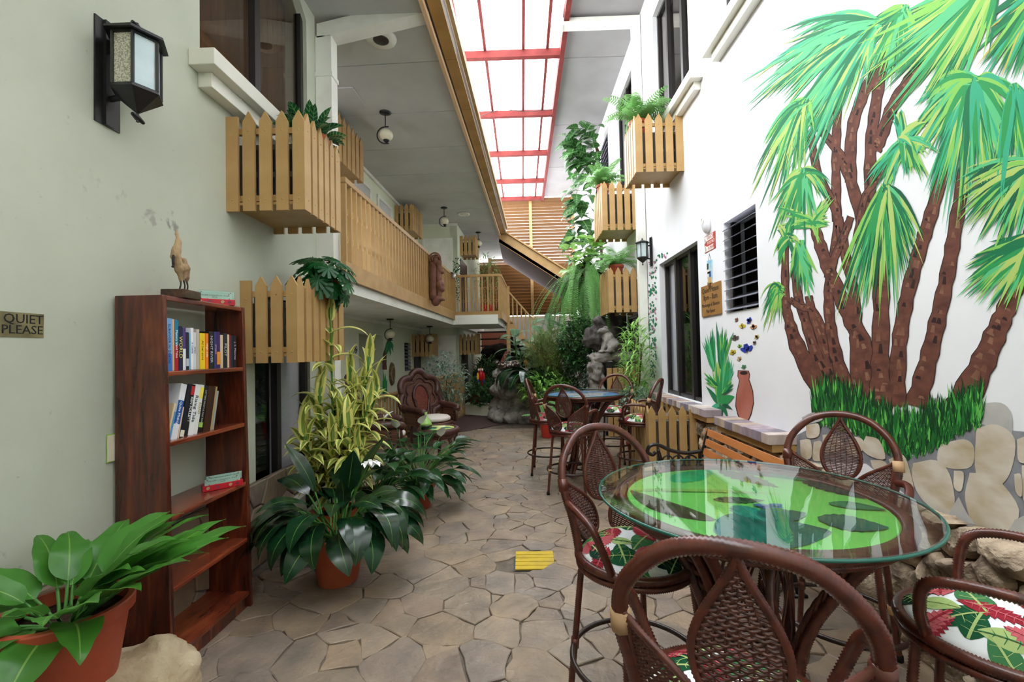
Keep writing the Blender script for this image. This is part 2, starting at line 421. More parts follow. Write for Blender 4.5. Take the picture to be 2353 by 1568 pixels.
# right windows
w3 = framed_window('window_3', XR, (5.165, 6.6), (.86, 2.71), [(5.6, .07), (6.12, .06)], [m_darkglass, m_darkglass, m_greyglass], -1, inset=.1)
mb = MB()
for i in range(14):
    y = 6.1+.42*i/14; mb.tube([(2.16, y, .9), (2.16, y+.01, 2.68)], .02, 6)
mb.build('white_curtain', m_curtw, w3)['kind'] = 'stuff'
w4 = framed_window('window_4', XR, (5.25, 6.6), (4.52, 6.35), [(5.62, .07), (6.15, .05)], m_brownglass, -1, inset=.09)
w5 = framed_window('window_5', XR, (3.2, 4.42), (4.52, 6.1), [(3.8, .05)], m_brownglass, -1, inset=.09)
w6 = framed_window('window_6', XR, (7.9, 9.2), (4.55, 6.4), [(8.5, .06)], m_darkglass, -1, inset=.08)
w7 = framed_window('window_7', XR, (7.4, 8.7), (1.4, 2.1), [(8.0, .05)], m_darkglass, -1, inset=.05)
struct(sill('trim_3', 4.86, 6.7, 4.5, -1, XR, .14)); struct(sill('trim_4', 3.1, 4.55, 4.5, -1, XR, .14))
# glass louvre windows
m_louv = mat('louvre_glass', srgb(150, 150, 166), .25, .6)
def louvre_window(name, x, ys, zs, out, n):
    o = bpy.data.objects.new(name, None); C.objects.link(o); struct(o)
    d_ = out*.2; y0, y1, z0, z1 = ys[0]-.1, ys[1]+.1, zs[0]-.1, zs[1]+.1; xa = x-out*.17; xb = x-out*.6
    MB().add([(xb, y0, z0), (xb, y1, z0), (xb, y1, z1), (xb, y0, z1), (xa, y0, z0), (xa, y1, z0), (xa, y1, z1), (xa, y0, z1)], [(0, 1, 2, 3), (0, 4, 5, 1), (3, 2, 6, 7), (0, 3, 7, 4), (1, 5, 6, 2)]).build('dim_room', m_roomdark, o)  # closed box added behind the blades to keep sky light out
    mb = MB()
    for y in (ys[0]+.012, ys[1]-.03): mb.box((x-out*.1, y, (zs[0]+zs[1])/2), (.08, .03, zs[1]-zs[0]))
    mb.build('frame', m_dark, o)
    dz = (zs[1]-zs[0])/n
    me = None
    for i in range(n):
        z = zs[0]+dz*(i+.45)
        if me is None: me = MB().box((0, 0, 0), (.13, ys[1]-ys[0]-.02, .006)).mesh('louvre_blade', m_louv)
        inst(me, 'louvre_blade', o, (x-out*.04, (ys[0]+ys[1])/2, z), rot=(0, out*R(24), 0))
    return o
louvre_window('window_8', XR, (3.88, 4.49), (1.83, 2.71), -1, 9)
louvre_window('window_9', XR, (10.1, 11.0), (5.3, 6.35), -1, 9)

# ------------------------------------------------------------------ left ceiling, gutter, right soffit, skylight
LBM = Matrix.Translation((-1.74, 4.4, 0)) @ Matrix.Rotation(R(-2.0), 4, 'Z')   # frame of the set-back left building
def LB(t, s, z): return LBM @ Vector((t, s, z))
def place_lb(o): o.matrix_world = LBM; return o
ceil_l = bpy.data.objects.new('ceiling', None); C.objects.link(ceil_l); struct(ceil_l); ceil_l.matrix_world = LBM
me = MB().box((0, 0, 0), (2.4, 1.048, .02)).mesh('ceiling_panel', m_ceil)
for k in range(-7, 11):
    inst(me, 'ceiling_panel', ceil_l, (-.32, .67+.525+1.06*k, 4.80))
MB().box2((-2.5, -7.5, 4.83), (1.05, 11.6, 5.0)).build('roof_slab', m_ceil, ceil_l)
# access hatch and round vents
hatch = place_lb(MB().box((-.62, 1.3, 4.782), (.62, .5, .016)).build('ceiling_hatch', m_ceil, bevel=.004)); struct(hatch)
g = bpy.data.objects.new('trim_5', None); C.objects.link(g); struct(g); g.matrix_world = LBM
MB().box2((.86, -7.3, 4.74), (.90, 8.4, 4.84)).build('inner_board', m_peach, g)
me = MB().box((0, 0, 0), (.13, 1.05, .12)).mesh('gutter_length', m_tan_d)
for k in range(-7, 8): inst(me, 'gutter_length', g, (.985, .67+.53+1.06*k, 4.86))
MB().box2((1.065, -7.3, 4.92), (1.105, 8.4, 5.02)).build('outer_lip', m_tan, g)
MB().box2((.90, -7.3, 4.8), (.92, 8.4, 4.9)).build('shadow_gap', m_black, g)
# right soffit
m_soff = mat('grey_soffit_board', srgb(158, 155, 155), .6, .3, col2=srgb(148, 145, 145), nscale=1.5)
cr = bpy.data.objects.new('ceiling_right', None); C.objects.link(cr); struct(cr)
me = MB().box((0, 0, 0), (1.2, 2.485, .02)).mesh('ceiling_panel', m_soff)
for k in range(-4, 4): inst(me, 'ceiling_panel', cr, (1.4, 7.05+2.5*k, 6.9))
MB().box2((.8, -3, 6.93), (2.4, 16.3, 7.1)).build('roof_slab', m_ceil, cr)
# white box gutter with its downpipe
dp = bpy.data.objects.new('trim_6', None); C.objects.link(dp); struct(dp)
MB().box2((.74, 7.2, 6.72), (1.99, 7.36, 6.84)).build('box_gutter', m_white, dp, bevel=.006)
MB().box2((.68, 7.15, 6.7), (.76, 7.45, 7.05)).build('gutter_outlet', m_white, dp)
MB().box2((1.86, 7.2, .5), (1.99, 7.32, 6.72)).build('downpipe', m_white, dp, bevel=.006)
dp = bpy.data.objects.new('trim_7', None); C.objects.link(dp); struct(dp)
MB().prism([(-1.93, 4.3, 4.58), (-1.93, 4.3, 4.72), (-.84, 4.3, 4.95), (-.84, 4.3, 4.80)], (0, .16, 0)).build('box_gutter', m_white, dp)
MB().box2((-1.945, 4.3, 0), (-1.79, 4.44, 4.6)).build('downpipe', m_white, dp)
MB().box2((-1.955, 4.29, 4.2), (-1.78, 4.45, 4.24)).build('pipe_collar', m_white, dp)
# skylight
m_sky = bpy.data.materials.new('frosted_sheet'); m_sky.use_nodes = True
nt = m_sky.node_tree; nt.nodes.remove(nt.nodes['Principled BSDF'])
t_ = nd(nt, 'ShaderNodeBsdfTransparent'); t_.inputs[0].default_value = (.93, .95, .96, 1)
nt.links.new(t_.outputs[0], nt.nodes['Material Output'].inputs[0])
sk = bpy.data.objects.new('roof_skylight', None); C.objects.link(sk); struct(sk)
SY = [-2.2, -.15, 1.9, 3.97, 6.03, 8.09, 10.15, 12.2, 14.2, 15.85]
me = MB().box((0, 0, 0), (1.86, .10, .13)).mesh('cross_beam', m_red)
for y in SY: inst(me, 'cross_beam', sk, (-.1, y, 6.85))
me = MB().box((0, 0, 0), (.05, 18.3, .05)).mesh('long_bar', m_red)
for x in (-.98, -.56, .13, .56): inst(me, 'long_bar', sk, (x, 6.9, 6.93))
MB().box2((.78, -2.3, 6.78), (.86, 16.1, 7.0)).build('edge_beam', m_red, sk)
for a, b in zip(SY, SY[1:]):
    mp = MB().box((0, 0, 0), (.4, b-a-.03, .008)).mesh('roof_pane', m_sky)
    for x0, x1 in ((-.98, -.56), (-.56, .13), (.13, .56)):
        inst(mp, 'roof_pane', sk, ((x0+x1)/2, (a+b)/2, 6.97), sc=((x1-x0-.02)/.4, 1, 1))

# ------------------------------------------------------------------ set-back left building (walls, slab, doors)
lw = place_lb(wall_holes('wall_recess', -1.3, -1.12, (-.12, 7.25), (-.02, 4.8), [(3.15, 4.35, -.02, 1.86), (5.75, 6.25, 1.1, 1.75)], m_cream))
MB().box2((-1.75, 3.0, -.02), (-1.6, 4.6, 2.0)).build('niche_back', m_cream, lw)
MB().box2((-1.62, 4.35, -.02), (-1.3, 4.45, 2.0)).build('niche_side', m_cream, lw)
MB().box2((-1.9, 2.6, 1.9), (-1.3, 4.8, 2.1)).box2((-1.9, 2.6, -.02), (-1.75, 4.8, 2.1)).box2((-1.75, 2.75, -.02), (-1.3, 3.0, 1.95)).build('niche_lining', m_cream, lw)  # added around the niche to stop sky light leaking in
def lb_part(mb, name, m, parent, **kw):
    return mb.build(name, m, parent, **kw)
wd = place_lb(struct(MB().box2((-1.2, 7.1, -.5), (-.12, 7.25, 4.8)).build('wall_door', m_cream)))
ws = place_lb(struct(MB().box2((-.3, 7.1, -.5), (-.12, 11.8, 4.8)).build('wall_side', m_cream)))
# cornice lines
cn = bpy.data.objects.new('trim_8', None); C.objects.link(cn); struct(cn); cn.matrix_world = LBM
MB().box2((-1.12, -.1, 4.73), (-1.08, 7.1, 4.79)).build('cornice', m_white, cn)
MB().box2((-1.12, 7.06, 4.73), (-.1, 7.1, 4.79)).build('cornice', m_white, cn)
MB().box2((-1.12, -.1, 2.07), (-1.07, 7.1, 2.13)).build('cornice', m_white, cn)
# balcony slab with the square landing
slab = place_lb(struct(MB().box2((-1.2, -.1, 2.13), (-.02, 12, 2.34)).box2((-.02, 5.83, 2.13), (1.0, 8.0, 2.34)).build('floor_balcony', m_white)))
MB().box2((-1.2, 0, 2.341), (-.05, 11.9, 2.36)).build('balcony_deck', mat('deck_tile', srgb(160, 110, 90), .6), slab)
louv2 = louvre_window('window_10', -1.12, (5.75, 6.25), (1.1, 1.75), 1, 8); louv2.matrix_world = LBM
def lb_door(name, t0, t1, z0, zt, zd, num, numz):
    o = bpy.data.objects.new(name, None); C.objects.link(o); struct(o); o.matrix_world = LBM
    y = 7.1
    mb = MB(); mb.box2((t0, y-.03, z0), (t0+.05, y, zt)).box2((t1-.05, y-.03, z0), (t1, y, zt)).box2((t0+.05, y-.03, zt-.05), (t1-.05, y, zt)).box2((t0+.05, y-.03, zd), (t1-.05, y, zd+.06))
    mb.build('door_frame', m_white, o)
    MB().box2((t0+.05, y-.012, z0), (t1-.05, y, zd)).build('door_leaf', m_white, o)
    MB().box2((t0+.05, y-.012, zd+.06), (t1-.05, y, zt-.05)).build('transom_panel', m_white, o)
    w = (t1-t0-.1)
    for k in range(2):
        a = t0+.05+w*(.10+.44*k); mb = MB(); b = a+w*.34
        for zz0, zz1 in ((z0+.2, z0+.85), (z0+1.0, zd-.12)):
            mb.box2((a, y-.03, zz0), (a+.02, y-.012, zz1)).box2((b-.02, y-.03, zz0), (b, y-.012, zz1)).box2((a, y-.03, zz0), (b, y-.012, zz0+.02)).box2((a, y-.03, zz1-.02), (b, y-.012, zz1))
        mb.build('raised_panel', m_white, o)
    text(num, 'door_number', m_black, o, ((t0+t1)/2-.02, y-.034, numz), .24, FACE_NY, .004)
    return o
lb_door('door_1', -1.0, -.24, 2.36, 4.42, 4.0, '29', 3.66)
lb_door('door_2', -.98, -.2, -.4, 1.93, 1.58, '22', 1.20)
# doors and transoms along the upper wall, seen steeply
for k, s in enumerate((2.9, 4.1)):
    o = bpy.data.objects.new('window_%d' % (11+k), None); C.objects.link(o); struct(o); o.matrix_world = LBM  # rock colour darkened to set off the frog in front
    mb = MB(); x = -1.12
    for s0 in (s, s+.8): mb.box2((x, s0, 2.36), (x+.03, s0+.06, 4.55))
    for z in (4.0, 4.49): mb.box2((x, s, z), (x+.03, s+.86, z+.06))
    mb.build('frame', m_white, o); MB().box2((x, s+.06, 4.06), (x+.008, s+.8, 4.49)).build('pane', m_ceil, o)
# dark glazed doors on the side wall
for k, (s0, s1, z0, z1) in enumerate(((7.5, 8.6, 2.36, 3.98), (7.4, 8.5, -.3, 1.45))):
    o = place_lb(struct(MB().box2((-.13, s0, z0), (-.105, s1, z1)).build('door_%d' % (3+k), m_black)))
# tall dark glazed opening on the camera-facing lower wall and in the far recess
place_lb(struct(MB().box2((-1.11, 6.5, -.3), (-1.09, 7.05, 1.42)).build('door_5', m_dark)))

# ------------------------------------------------------------------ far end: louvred screens, lower roof
scr = bpy.data.objects.new('wall_louvre_screen', None); C.objects.link(scr); struct(scr)
m_slat = mat('slat_paint', srgb(122, 88, 52), .5, .3, vary=.08)
mu = MB().box((0, 0, 0), (1.42, .12, .018)).mesh('slat', m_slat)
ml = MB().box((0, 0, 0), (1.42, .13, .018)).mesh('slat', m_slat)
for i in range(37):
    z = 2.82+.112*i
    for x in (-1.85, -.37, 1.11):
        if z > 4.7 and x < -1: continue
        low = z < 4.55
        inst(ml if low else mu, 'slat', scr, (x+random.Random(i).uniform(-.003, .003), 16, z), rot=(R(-60 if low else -35), 0, 0))
for x in (-2.58, -1.1, .38, 1.86): MB().box2((x-.05, 15.93, 2.74), (x+.05, 16.07, 7.0)).build('post', m_tan, scr)
lr = bpy.data.objects.new('roof_lower', None); C.objects.link(lr); struct(lr)
m_under = mat('purple_grey_board', srgb(150, 138, 146), .5, .3)
a0, a1 = Vector((-.60, 12.75, 4.98)), Vector((1.75, 12.75, 3.42))
MB().prism([a0, a1, a1-Vector((0, 0, .42)), a0-Vector((0, 0, .40))], (0, .05, 0)).build('eave_board', m_tan, lr)
MB().prism([a0+Vector((0, .03, .03)), a1+Vector((0, .03, .03)), a1+Vector((0, .03, -.02)), a0+Vector((0, .03, -.02))], (0, -.09, 0)).build('eave_lip', m_tan, lr)
MB().prism([a0-Vector((0, 0, .39)), a1-Vector((0, 0, .41)), a1+Vector((0, 2.8, -.41)), a0+Vector((0, 2.8, -.39))], (0, 0, .1)).build('roof_board', m_under, lr)

# ------------------------------------------------------------------ floor
floor = struct(MB().box2((-3.4, -3.1, -.1), (2.1, 16.2, -.012)).build('floor', m_mort))
def voronoi(pts, bounds, k=18, wt=0, seed=1):
    P = np.array(pts); out = []; wr = np.random.RandomState(seed).rand(len(P))*wt
    for i, p in enumerate(P):
        d = ((P-p)**2).sum(1); idx = np.argsort(d)[1:k+1]
        poly = [(bounds[0], bounds[2]), (bounds[1], bounds[2]), (bounds[1], bounds[3]), (bounds[0], bounds[3])]
        for j in idx:
            q = P[j]; n = q-p; m = p+n*max(.12, min(.88, .5+(wr[i]-wr[j])/(2*float(n @ n)))); new = []
            for a, b in zip(poly, poly[1:]+poly[:1]):
                da, db = (a[0]-m[0])*n[0]+(a[1]-m[1])*n[1], (b[0]-m[0])*n[0]+(b[1]-m[1])*n[1]
                if da <= 0: new.append(a)
                if da*db < 0: t = da/(da-db); new.append((a[0]+(b[0]-a[0])*t, a[1]+(b[1]-a[1])*t))
            poly = new
            if len(poly) < 3: break
        out.append(poly)
    return out
def poisson(bounds, r, rng, tries=9000, vary=.5, ax=1.0):
    pts = []; rs = []
    for _ in range(tries):
        p = (rng.uniform(bounds[0], bounds[1]), rng.uniform(bounds[2], bounds[3])); rr = r*rng.uniform(1-vary, 1+vary)
        if all(((p[0]-q[0])/ax)**2+(p[1]-q[1])**2 > (max(rr, s)*.9)**2 for q, s in zip(pts, rs)): pts.append(p); rs.append(rr)
    return pts
def shrink(poly, g):
    n = len(poly); cx = sum(p[0] for p in poly)/n; cy = sum(p[1] for p in poly)/n; out = []
    for x, y in poly:
        d = math.hypot(x-cx, y-cy) or 1; f = max(.2, 1-g/d); out.append((cx+(x-cx)*f, cy+(y-cy)*f))
    return out
def rough_edge(poly, rng, step=.07, amp=.008):
    """break each straight side into a few points and wobble them a little"""
    out = []
    for a, b in zip(poly, poly[1:]+poly[:1]):
        L = math.hypot(b[0]-a[0], b[1]-a[1]); n = min(3, max(1, int(L/step)))
        for k in range(n):
            t = k/n; w = amp if k else amp*.6
            out.append((a[0]+(b[0]-a[0])*t+rng.uniform(-w, w), a[1]+(b[1]-a[1])*t+rng.uniform(-w, w)))
    return out
def fine_edge(poly, rng, step=.028, amp=.006):
    out = []
    for a, b in zip(poly, poly[1:]+poly[:1]):
        L = math.hypot(b[0]-a[0], b[1]-a[1]); n = max(1, int(L/step))
        for k in range(n): t = k/n; out.append((a[0]+(b[0]-a[0])*t+rng.uniform(-amp, amp), a[1]+(b[1]-a[1])*t+rng.uniform(-amp, amp)))
    return out
def stone_mat():
    m = mat('flagstone', srgb(158, 140, 122), .5, .4, col2=srgb(124, 112, 102), nscale=4.5, ndetail=9, lo=.32, hi=.68, bump=.6, bscale=16)
    nt = m.node_tree; L = nt.links.new; b = nt.nodes['Principled BSDF']; src = b.inputs['Base Color'].links[0].from_socket
    at_ = nd(nt, 'ShaderNodeAttribute', attribute_name='stone_tint')
    mx = nd(nt, 'ShaderNodeMix', data_type='RGBA', blend_type='MULTIPLY'); mx.inputs[0].default_value = 1
    L(src, mx.inputs[6]); L(at_.outputs['Color'], mx.inputs[7]); L(mx.outputs[2], b.inputs['Base Color'])
    # veining drawn through the rock
    tc = nd(nt, 'ShaderNodeTexCoord'); n = nd(nt, 'ShaderNodeTexNoise'); n.inputs['Scale'].default_value = 5; n.inputs['Detail'].default_value = 8; n.inputs['Distortion'].default_value = 1.2
    L(tc.outputs['Object'], n.inputs['Vector']); mr = nd(nt, 'ShaderNodeMapRange'); mr.inputs['From Min'].default_value = .3; mr.inputs['From Max'].default_value = .75; mr.inputs['To Min'].default_value = .34; mr.inputs['To Max'].default_value = .62
    L(n.outputs[0], mr.inputs[0]); L(mr.outputs[0], b.inputs['Roughness'])
    return m
m_stone = stone_mat()
STONE_TINTS = [(1, 1, 1), (1.02, .98, .93), (.92, .91, .93), (.86, .82, .80), (1.06, 1.0, .90), (.97, .90, .86), (.88, .88, .86), (1.08, 1.04, .98), (1.0, .93, .82)]
def set_tint(me, tints):
    a = me.attributes.new('stone_tint', 'FLOAT_COLOR', 'FACE')
    for i, t in enumerate(tints): a.data[i].color = (*t, 1)
def slab_mesh(mb, poly, top, th, to3, ch=.0035):
    """a flagstone: sides, chamfer and top; to3 maps (u, v, height) to 3d"""
    n = len(poly); inn = shrink(poly, ch*1.3); base = len(mb.f)
    vs_ = [to3(x, y, top-th) for x, y in poly]+[to3(x, y, top-ch) for x, y in poly]+[to3(x, y, top) for x, y in inn]
    fs = [(i, (i+1) % n, n+(i+1) % n, n+i) for i in range(n)]+[(n+i, n+(i+1) % n, 2*n+(i+1) % n, 2*n+i) for i in range(n)]+[tuple(range(2*n, 3*n))]
    mb.add(vs_, fs); return len(mb.f)-base
rng = random.Random(11)
B = (-3.0, 1.97, .9, 8.9)
pts = poisson(B, .165, rng, 9000, .8, 1.35)
cells = [c for c in voronoi(pts, B, wt=.022) if len(c) >= 3]
stones = []
for c in cells:
    n = len(c); cx, cy = sum(p[0] for p in c)/n, sum(p[1] for p in c)/n
    if cx < -1.97 and cy < 4.2: continue
    if -.12 < cx < .24 and 3.12 < cy < 3.5: pass
    stones.append((cy+abs(cx)*.3, cx, cy, rough_edge(shrink(c, .0022), rng, .06, .012)))
cov = (-.10, .21, 3.15, 3.47)
def clear_of_cover(poly):
    return not any(cov[0] < x < cov[1] and cov[2] < y < cov[3] for x, y in poly)
stones.sort()
seen_first = [s for s in stones if (s[2] > 1.55 and abs(s[1]) < s[2]*1.15)]
rest_ids = set(map(id, stones))-set(map(id, seen_first[:296]))
mbr = MB(); rt_tints = []
for s in stones:
    poly = s[3]
    if not clear_of_cover(poly) or (cov[0] < s[1] < cov[1] and cov[2] < s[2] < cov[3]):   # cut back around the cover
        poly = [(x, y) if not (cov[0] < x < cov[1] and cov[2] < y < cov[3]) else
                min(((cov[0], y), (cov[1], y), (x, cov[2]), (x, cov[3])), key=lambda q: abs(q[0]-x)+abs(q[1]-y)) for x, y in poly]
        if cov[0] < s[1] < cov[1] and cov[2] < s[2] < cov[3]: continue
    t = rng.choice(STONE_TINTS); g = rng.uniform(.9, 1.06); t = tuple(v*g for v in t); top = rng.uniform(-.003, .003)
    to3 = lambda x, y, z: (x, y, z)
    if id(s) in rest_ids:
        k = slab_mesh(mbr, poly, top, .02, to3); rt_tints += [t]*k
    else:
        mb = MB(); k = slab_mesh(mb, poly, top, .02, to3); me = mb.mesh('flagstone', m_stone); set_tint(me, [t]*k)
        link(bpy.data.objects.new('flagstone', me), floor)
me = mbr.mesh('flagstone_field', m_stone); set_tint(me, rt_tints); o = link(bpy.data.objects.new('flagstone_field', me), floor); o['kind'] = 'stuff'
# carpet on the ramp beyond
m_carpet = mat('brown_carpet', srgb(92, 74, 72), .95, .1, col2=srgb(78, 62, 60), nscale=120, bump=.3, bscale=300)
cp = [(-2.6, 8.0), (-1.75, 8.15), (-1.0, 8.75), (-.62, 9.25), (-.2, 9.6), (-.3, 13.5), (-1.4, 13.5), (-1.45, 11.35), (-2.55, 11.35)]
carpet = MB().prism([(x, y, -.011) for x, y in cp], (0, 0, .019)).build('carpet', m_carpet)
tag(carpet, 'dark brown carpet laid over the far walkway', 'carpet')
# paving edge by the far macaw plant
struct(MB().prism([(-1.45, 10.95, -.01), (-.8, 10.6, -.01), (-.5, 10.9, -.01), (-1.4, 11.7, -.01)], (0, 0, .25)).build('trim_9', m_cream))
# stone facing on the left wall's foot
wl = struct(MB().box2((-1.95, -1, -.02), (-1.935, 4.3, .60)).build('baseboard_left', m_mort))
rng = random.Random(5); Bw = (.9, 4.3, 0, .6)
for c in voronoi(poisson(Bw, .24, rng, 1500, .4), Bw):
    if len(c) < 3: continue
    mb = MB(); k = slab_mesh(mb, rough_edge(shrink(c, .008), rng, amp=.006), .018, .018, lambda y, z, h: (-1.935+h, y, z), .006)
    me = mb.mesh('facing_stone', m_stone); t = rng.choice(STONE_TINTS); set_tint(me, [t]*k); link(bpy.data.objects.new('facing_stone', me), wl)
# rough boulders along the foot of the right wall
m_rock = mat('rubble_rock', srgb(196, 176, 152), .85, .25, col2=srgb(104, 88, 74), nscale=8, ndetail=10, lo=.38, hi=.66, bump=1.0, bscale=34, vary=.14)
m_rockgap = mat('rubble_joint', srgb(96, 80, 66), .95, .1, bump=.5, bscale=30)
wr = struct(MB().prism([(2.0, -.5, -.02), (1.88, -.5, -.02), (1.94, -.5, .64), (2.0, -.5, .64)], (0, 8.0, 0)).build('baseboard_right', m_rockgap))
rng = random.Random(8); Bw = (.9, 5.0, -.02, .70)
def rock_on_wall(poly, seed, parent):
    """a boulder: the cell outline swelling towards the room, broken by noise"""
    n = len(poly); cx, cz = sum(p[0] for p in poly)/n, sum(p[1] for p in poly)/n; off = Vector((seed*3.7, seed*1.3, 0))
    rings = [(1.0, 0), (1.0, .035), (.95, .06), (.84, .075), (.68, .085), (.48, .09), (.25, .092)]; vs_ = []; big = rng.uniform(.7, 1.25); tl = Vector((rng.uniform(-.5, .5), rng.uniform(-.5, .5)))
    for f, h in rings:
        for y, z in poly:
            yy, zz = cx+(y-cx)*f, cz+(z-cz)*f
            base_x = 1.90+.05*(zz/.7)
            d = h*big+(tl.x*(yy-cx)+tl.y*(zz-cz))*(h > 0)*.6+(.016*noise.fractal(Vector((yy, zz, h))*16+off, .8, 2, 3)+.03*noise.noise(Vector((yy, zz, 0))*9+off))*(1 if h else 0)
            vs_.append((base_x-d+.02, yy+.010*noise.noise(Vector((yy*30, zz*30, seed))), zz+.010*noise.noise(Vector((zz*30, yy*30, seed+9)))))
    m_ = len(poly); fs = [(r*m_+i, r*m_+(i+1) % m_, (r+1)*m_+(i+1) % m_, (r+1)*m_+i) for r in range(len(rings)-1) for i in range(m_)]
    vs_.append((vs_[-m_][0]-.004, cx, cz)); e = len(vs_)-1; r0 = (len(rings)-1)*m_
    fs += [(r0+i, r0+(i+1) % m_, e) for i in range(m_)]
    o = MB().add(vs_, fs).build('boulder', m_rock, parent); o.data.flip_normals()
    o.data.polygons.foreach_set('use_smooth', [True]*len(o.data.polygons)); o.data.set_sharp_from_angle(angle=R(32)); return o
for i, c in enumerate(voronoi(poisson(Bw, .17, rng, 1500, .6, 1.3), Bw, wt=.008)):
    if len(c) >= 3: rock_on_wall(fine_edge(shrink(c, .008), rng), i, wr)
# ------------------------------------------------------------------ rattan bar chairs and glass-topped tables
m_ratt = mat('rattan', srgb(98, 46, 34), .32, .5, col2=srgb(66, 28, 22), nscale=30, lo=.4, hi=.7, coat=.25)
m_weave = mat('rattan_weave', srgb(96, 50, 40), .38, .5, col2=srgb(70, 34, 28), nscale=60, coat=.15)
m_lash = mat('pale_lashing', srgb(196, 160, 122), .6, .3)
m_rubber = mat('black_rubber', srgb(18, 17, 16), .6, .3)
m_cloth = mat('white_cotton', srgb(232, 232, 234), .85, .1, bump=.05, bscale=300)
PRINT = [mat('print_dark_green', srgb(28, 82, 52), .85, .1), mat('print_green', srgb(64, 118, 74), .85, .1), mat('print_pale_green', srgb(166, 186, 118), .85, .1),
         mat('print_red', srgb(150, 42, 54), .85, .1), mat('print_pink', srgb(196, 96, 104), .85, .1), mat('print_deep_green', srgb(22, 58, 46), .85, .1)]
def dome(x, y):
    r = min(1, math.hypot(x, y)/.222); return .660+.074*(1-r**2.8)
def print_leaf(mb, x, y, ang, L, W, mi, jag=0, rib=None):
    n = 18 if jag else 9; ca, sa = math.cos(ang), math.sin(ang); rows = []
    for i in range(n+1):
        t = i/n; w = W*math.sin(math.pi*min(1, t*.94+.03))**.8*(1.15-.5*t)
        if jag: w *= (1.25 if i % 2 else .72)
        row = []
        for k in (-1, -.5, 0, .5, 1):
            u = (t-.5)*L-(.12*L*abs(k) if jag and i % 2 == 0 else 0); v = k*w
            px, py = x+u*ca-v*sa, y+u*sa+v*ca; r = math.hypot(px, py)
            if r > .216: px, py = px*.216/r, py*.216/r
            row.append((px, py, dome(px, py)+.0012+.0004*mi))
        rows.append(row)
    vs_ = [p for r in rows for p in r]
    mb.mat(mi).add(vs_, [(i*5+k, i*5+k+1, i*5+k+6, i*5+k+5) for i in range(n) for k in range(4)])
    if rib is not None:
        vs_ = []
        for i in range(n+1):
            t = i/n; c = rows[i][2]
            for k in (-1, 1): vs_.append((c[0]-k*.0035*sa, c[1]+k*.0035*ca, c[2]+.001))
        mb.mat(rib).add(vs_, [(2*i, 2*i+1, 2*i+3, 2*i+2) for i in range(n)])
        for i in range(2, n-1, 2):      # side veins
            for k in (0, 4):
                a, b = Vector(rows[i][2]), Vector(rows[min(n, i+1)][k]).lerp(Vector(rows[i][2]), .25); d = (b-a).orthogonal().normalized()*.0014
                mb.add([a+Vector((0, 0, .0012)), b+Vector((0, 0, .0012)), b+Vector((.0012, .0012, .0016)), a+Vector((.003*ca, .003*sa, .0012))], [(0, 1, 2, 3)])
def yb(x, z):
    q = max(0, min(1, 1-(z-.66)/.3)); return -.212-.055*(z-.66)/.5+(1.0+1.9*q)*x*x
def petal(o, apex, bottom, w, name, rows_step=.0078):
    """a leaf-shaped woven back panel between two points of the back surface"""
    ax = Vector((bottom[0]-apex[0], bottom[1]-apex[1])); L = ax.length; ax.normalize(); nx = Vector((-ax.y, ax.x))
    def width(t): return w*(math.sin(math.pi*.5*min(1, t/.66))**1.5 if t < .66 else math.sqrt(max(0, 1-((t-.66)/.34)**2)))
    def pt(t, v):
        q = Vector(apex)+ax*(t*L)+nx*v; return Vector((q.x, yb(q.x, q.y), q.y))
    mb = MB(); n = int(L/rows_step)
    for i in range(1, n):
        t = i/n; ww = width(t)
        if ww < .006: continue
        k = max(4, int(ww*2/.011)); path = []
        for j in range(k+1):
            v = -ww+2*ww*j/k; p = pt(t, v); p.y += .0032*(1 if (j+i) % 2 else -1); path.append(p)
        mb.tube(path, .0034, 4, caps=False)
    nw = 7
    for j in range(-nw//2+1, nw//2+1):
        path = [pt(t/20, width(t/20)*j*2/nw) for t in range(1, 20)]; mb.tube(path, .0026, 4, caps=False)
    mb.build(name, m_weave, o, smooth=True)['kind'] = 'stuff'
    out = [pt(t/24, width(t/24)) for t in range(25)]+[pt(t/24, -width(t/24)) for t in range(23, 0, -1)]
    mb = MB(); wrapped(mb, out+[out[0]], .0085, .008, 6); mb.build('petal_frame', m_ratt, o, smooth=True)
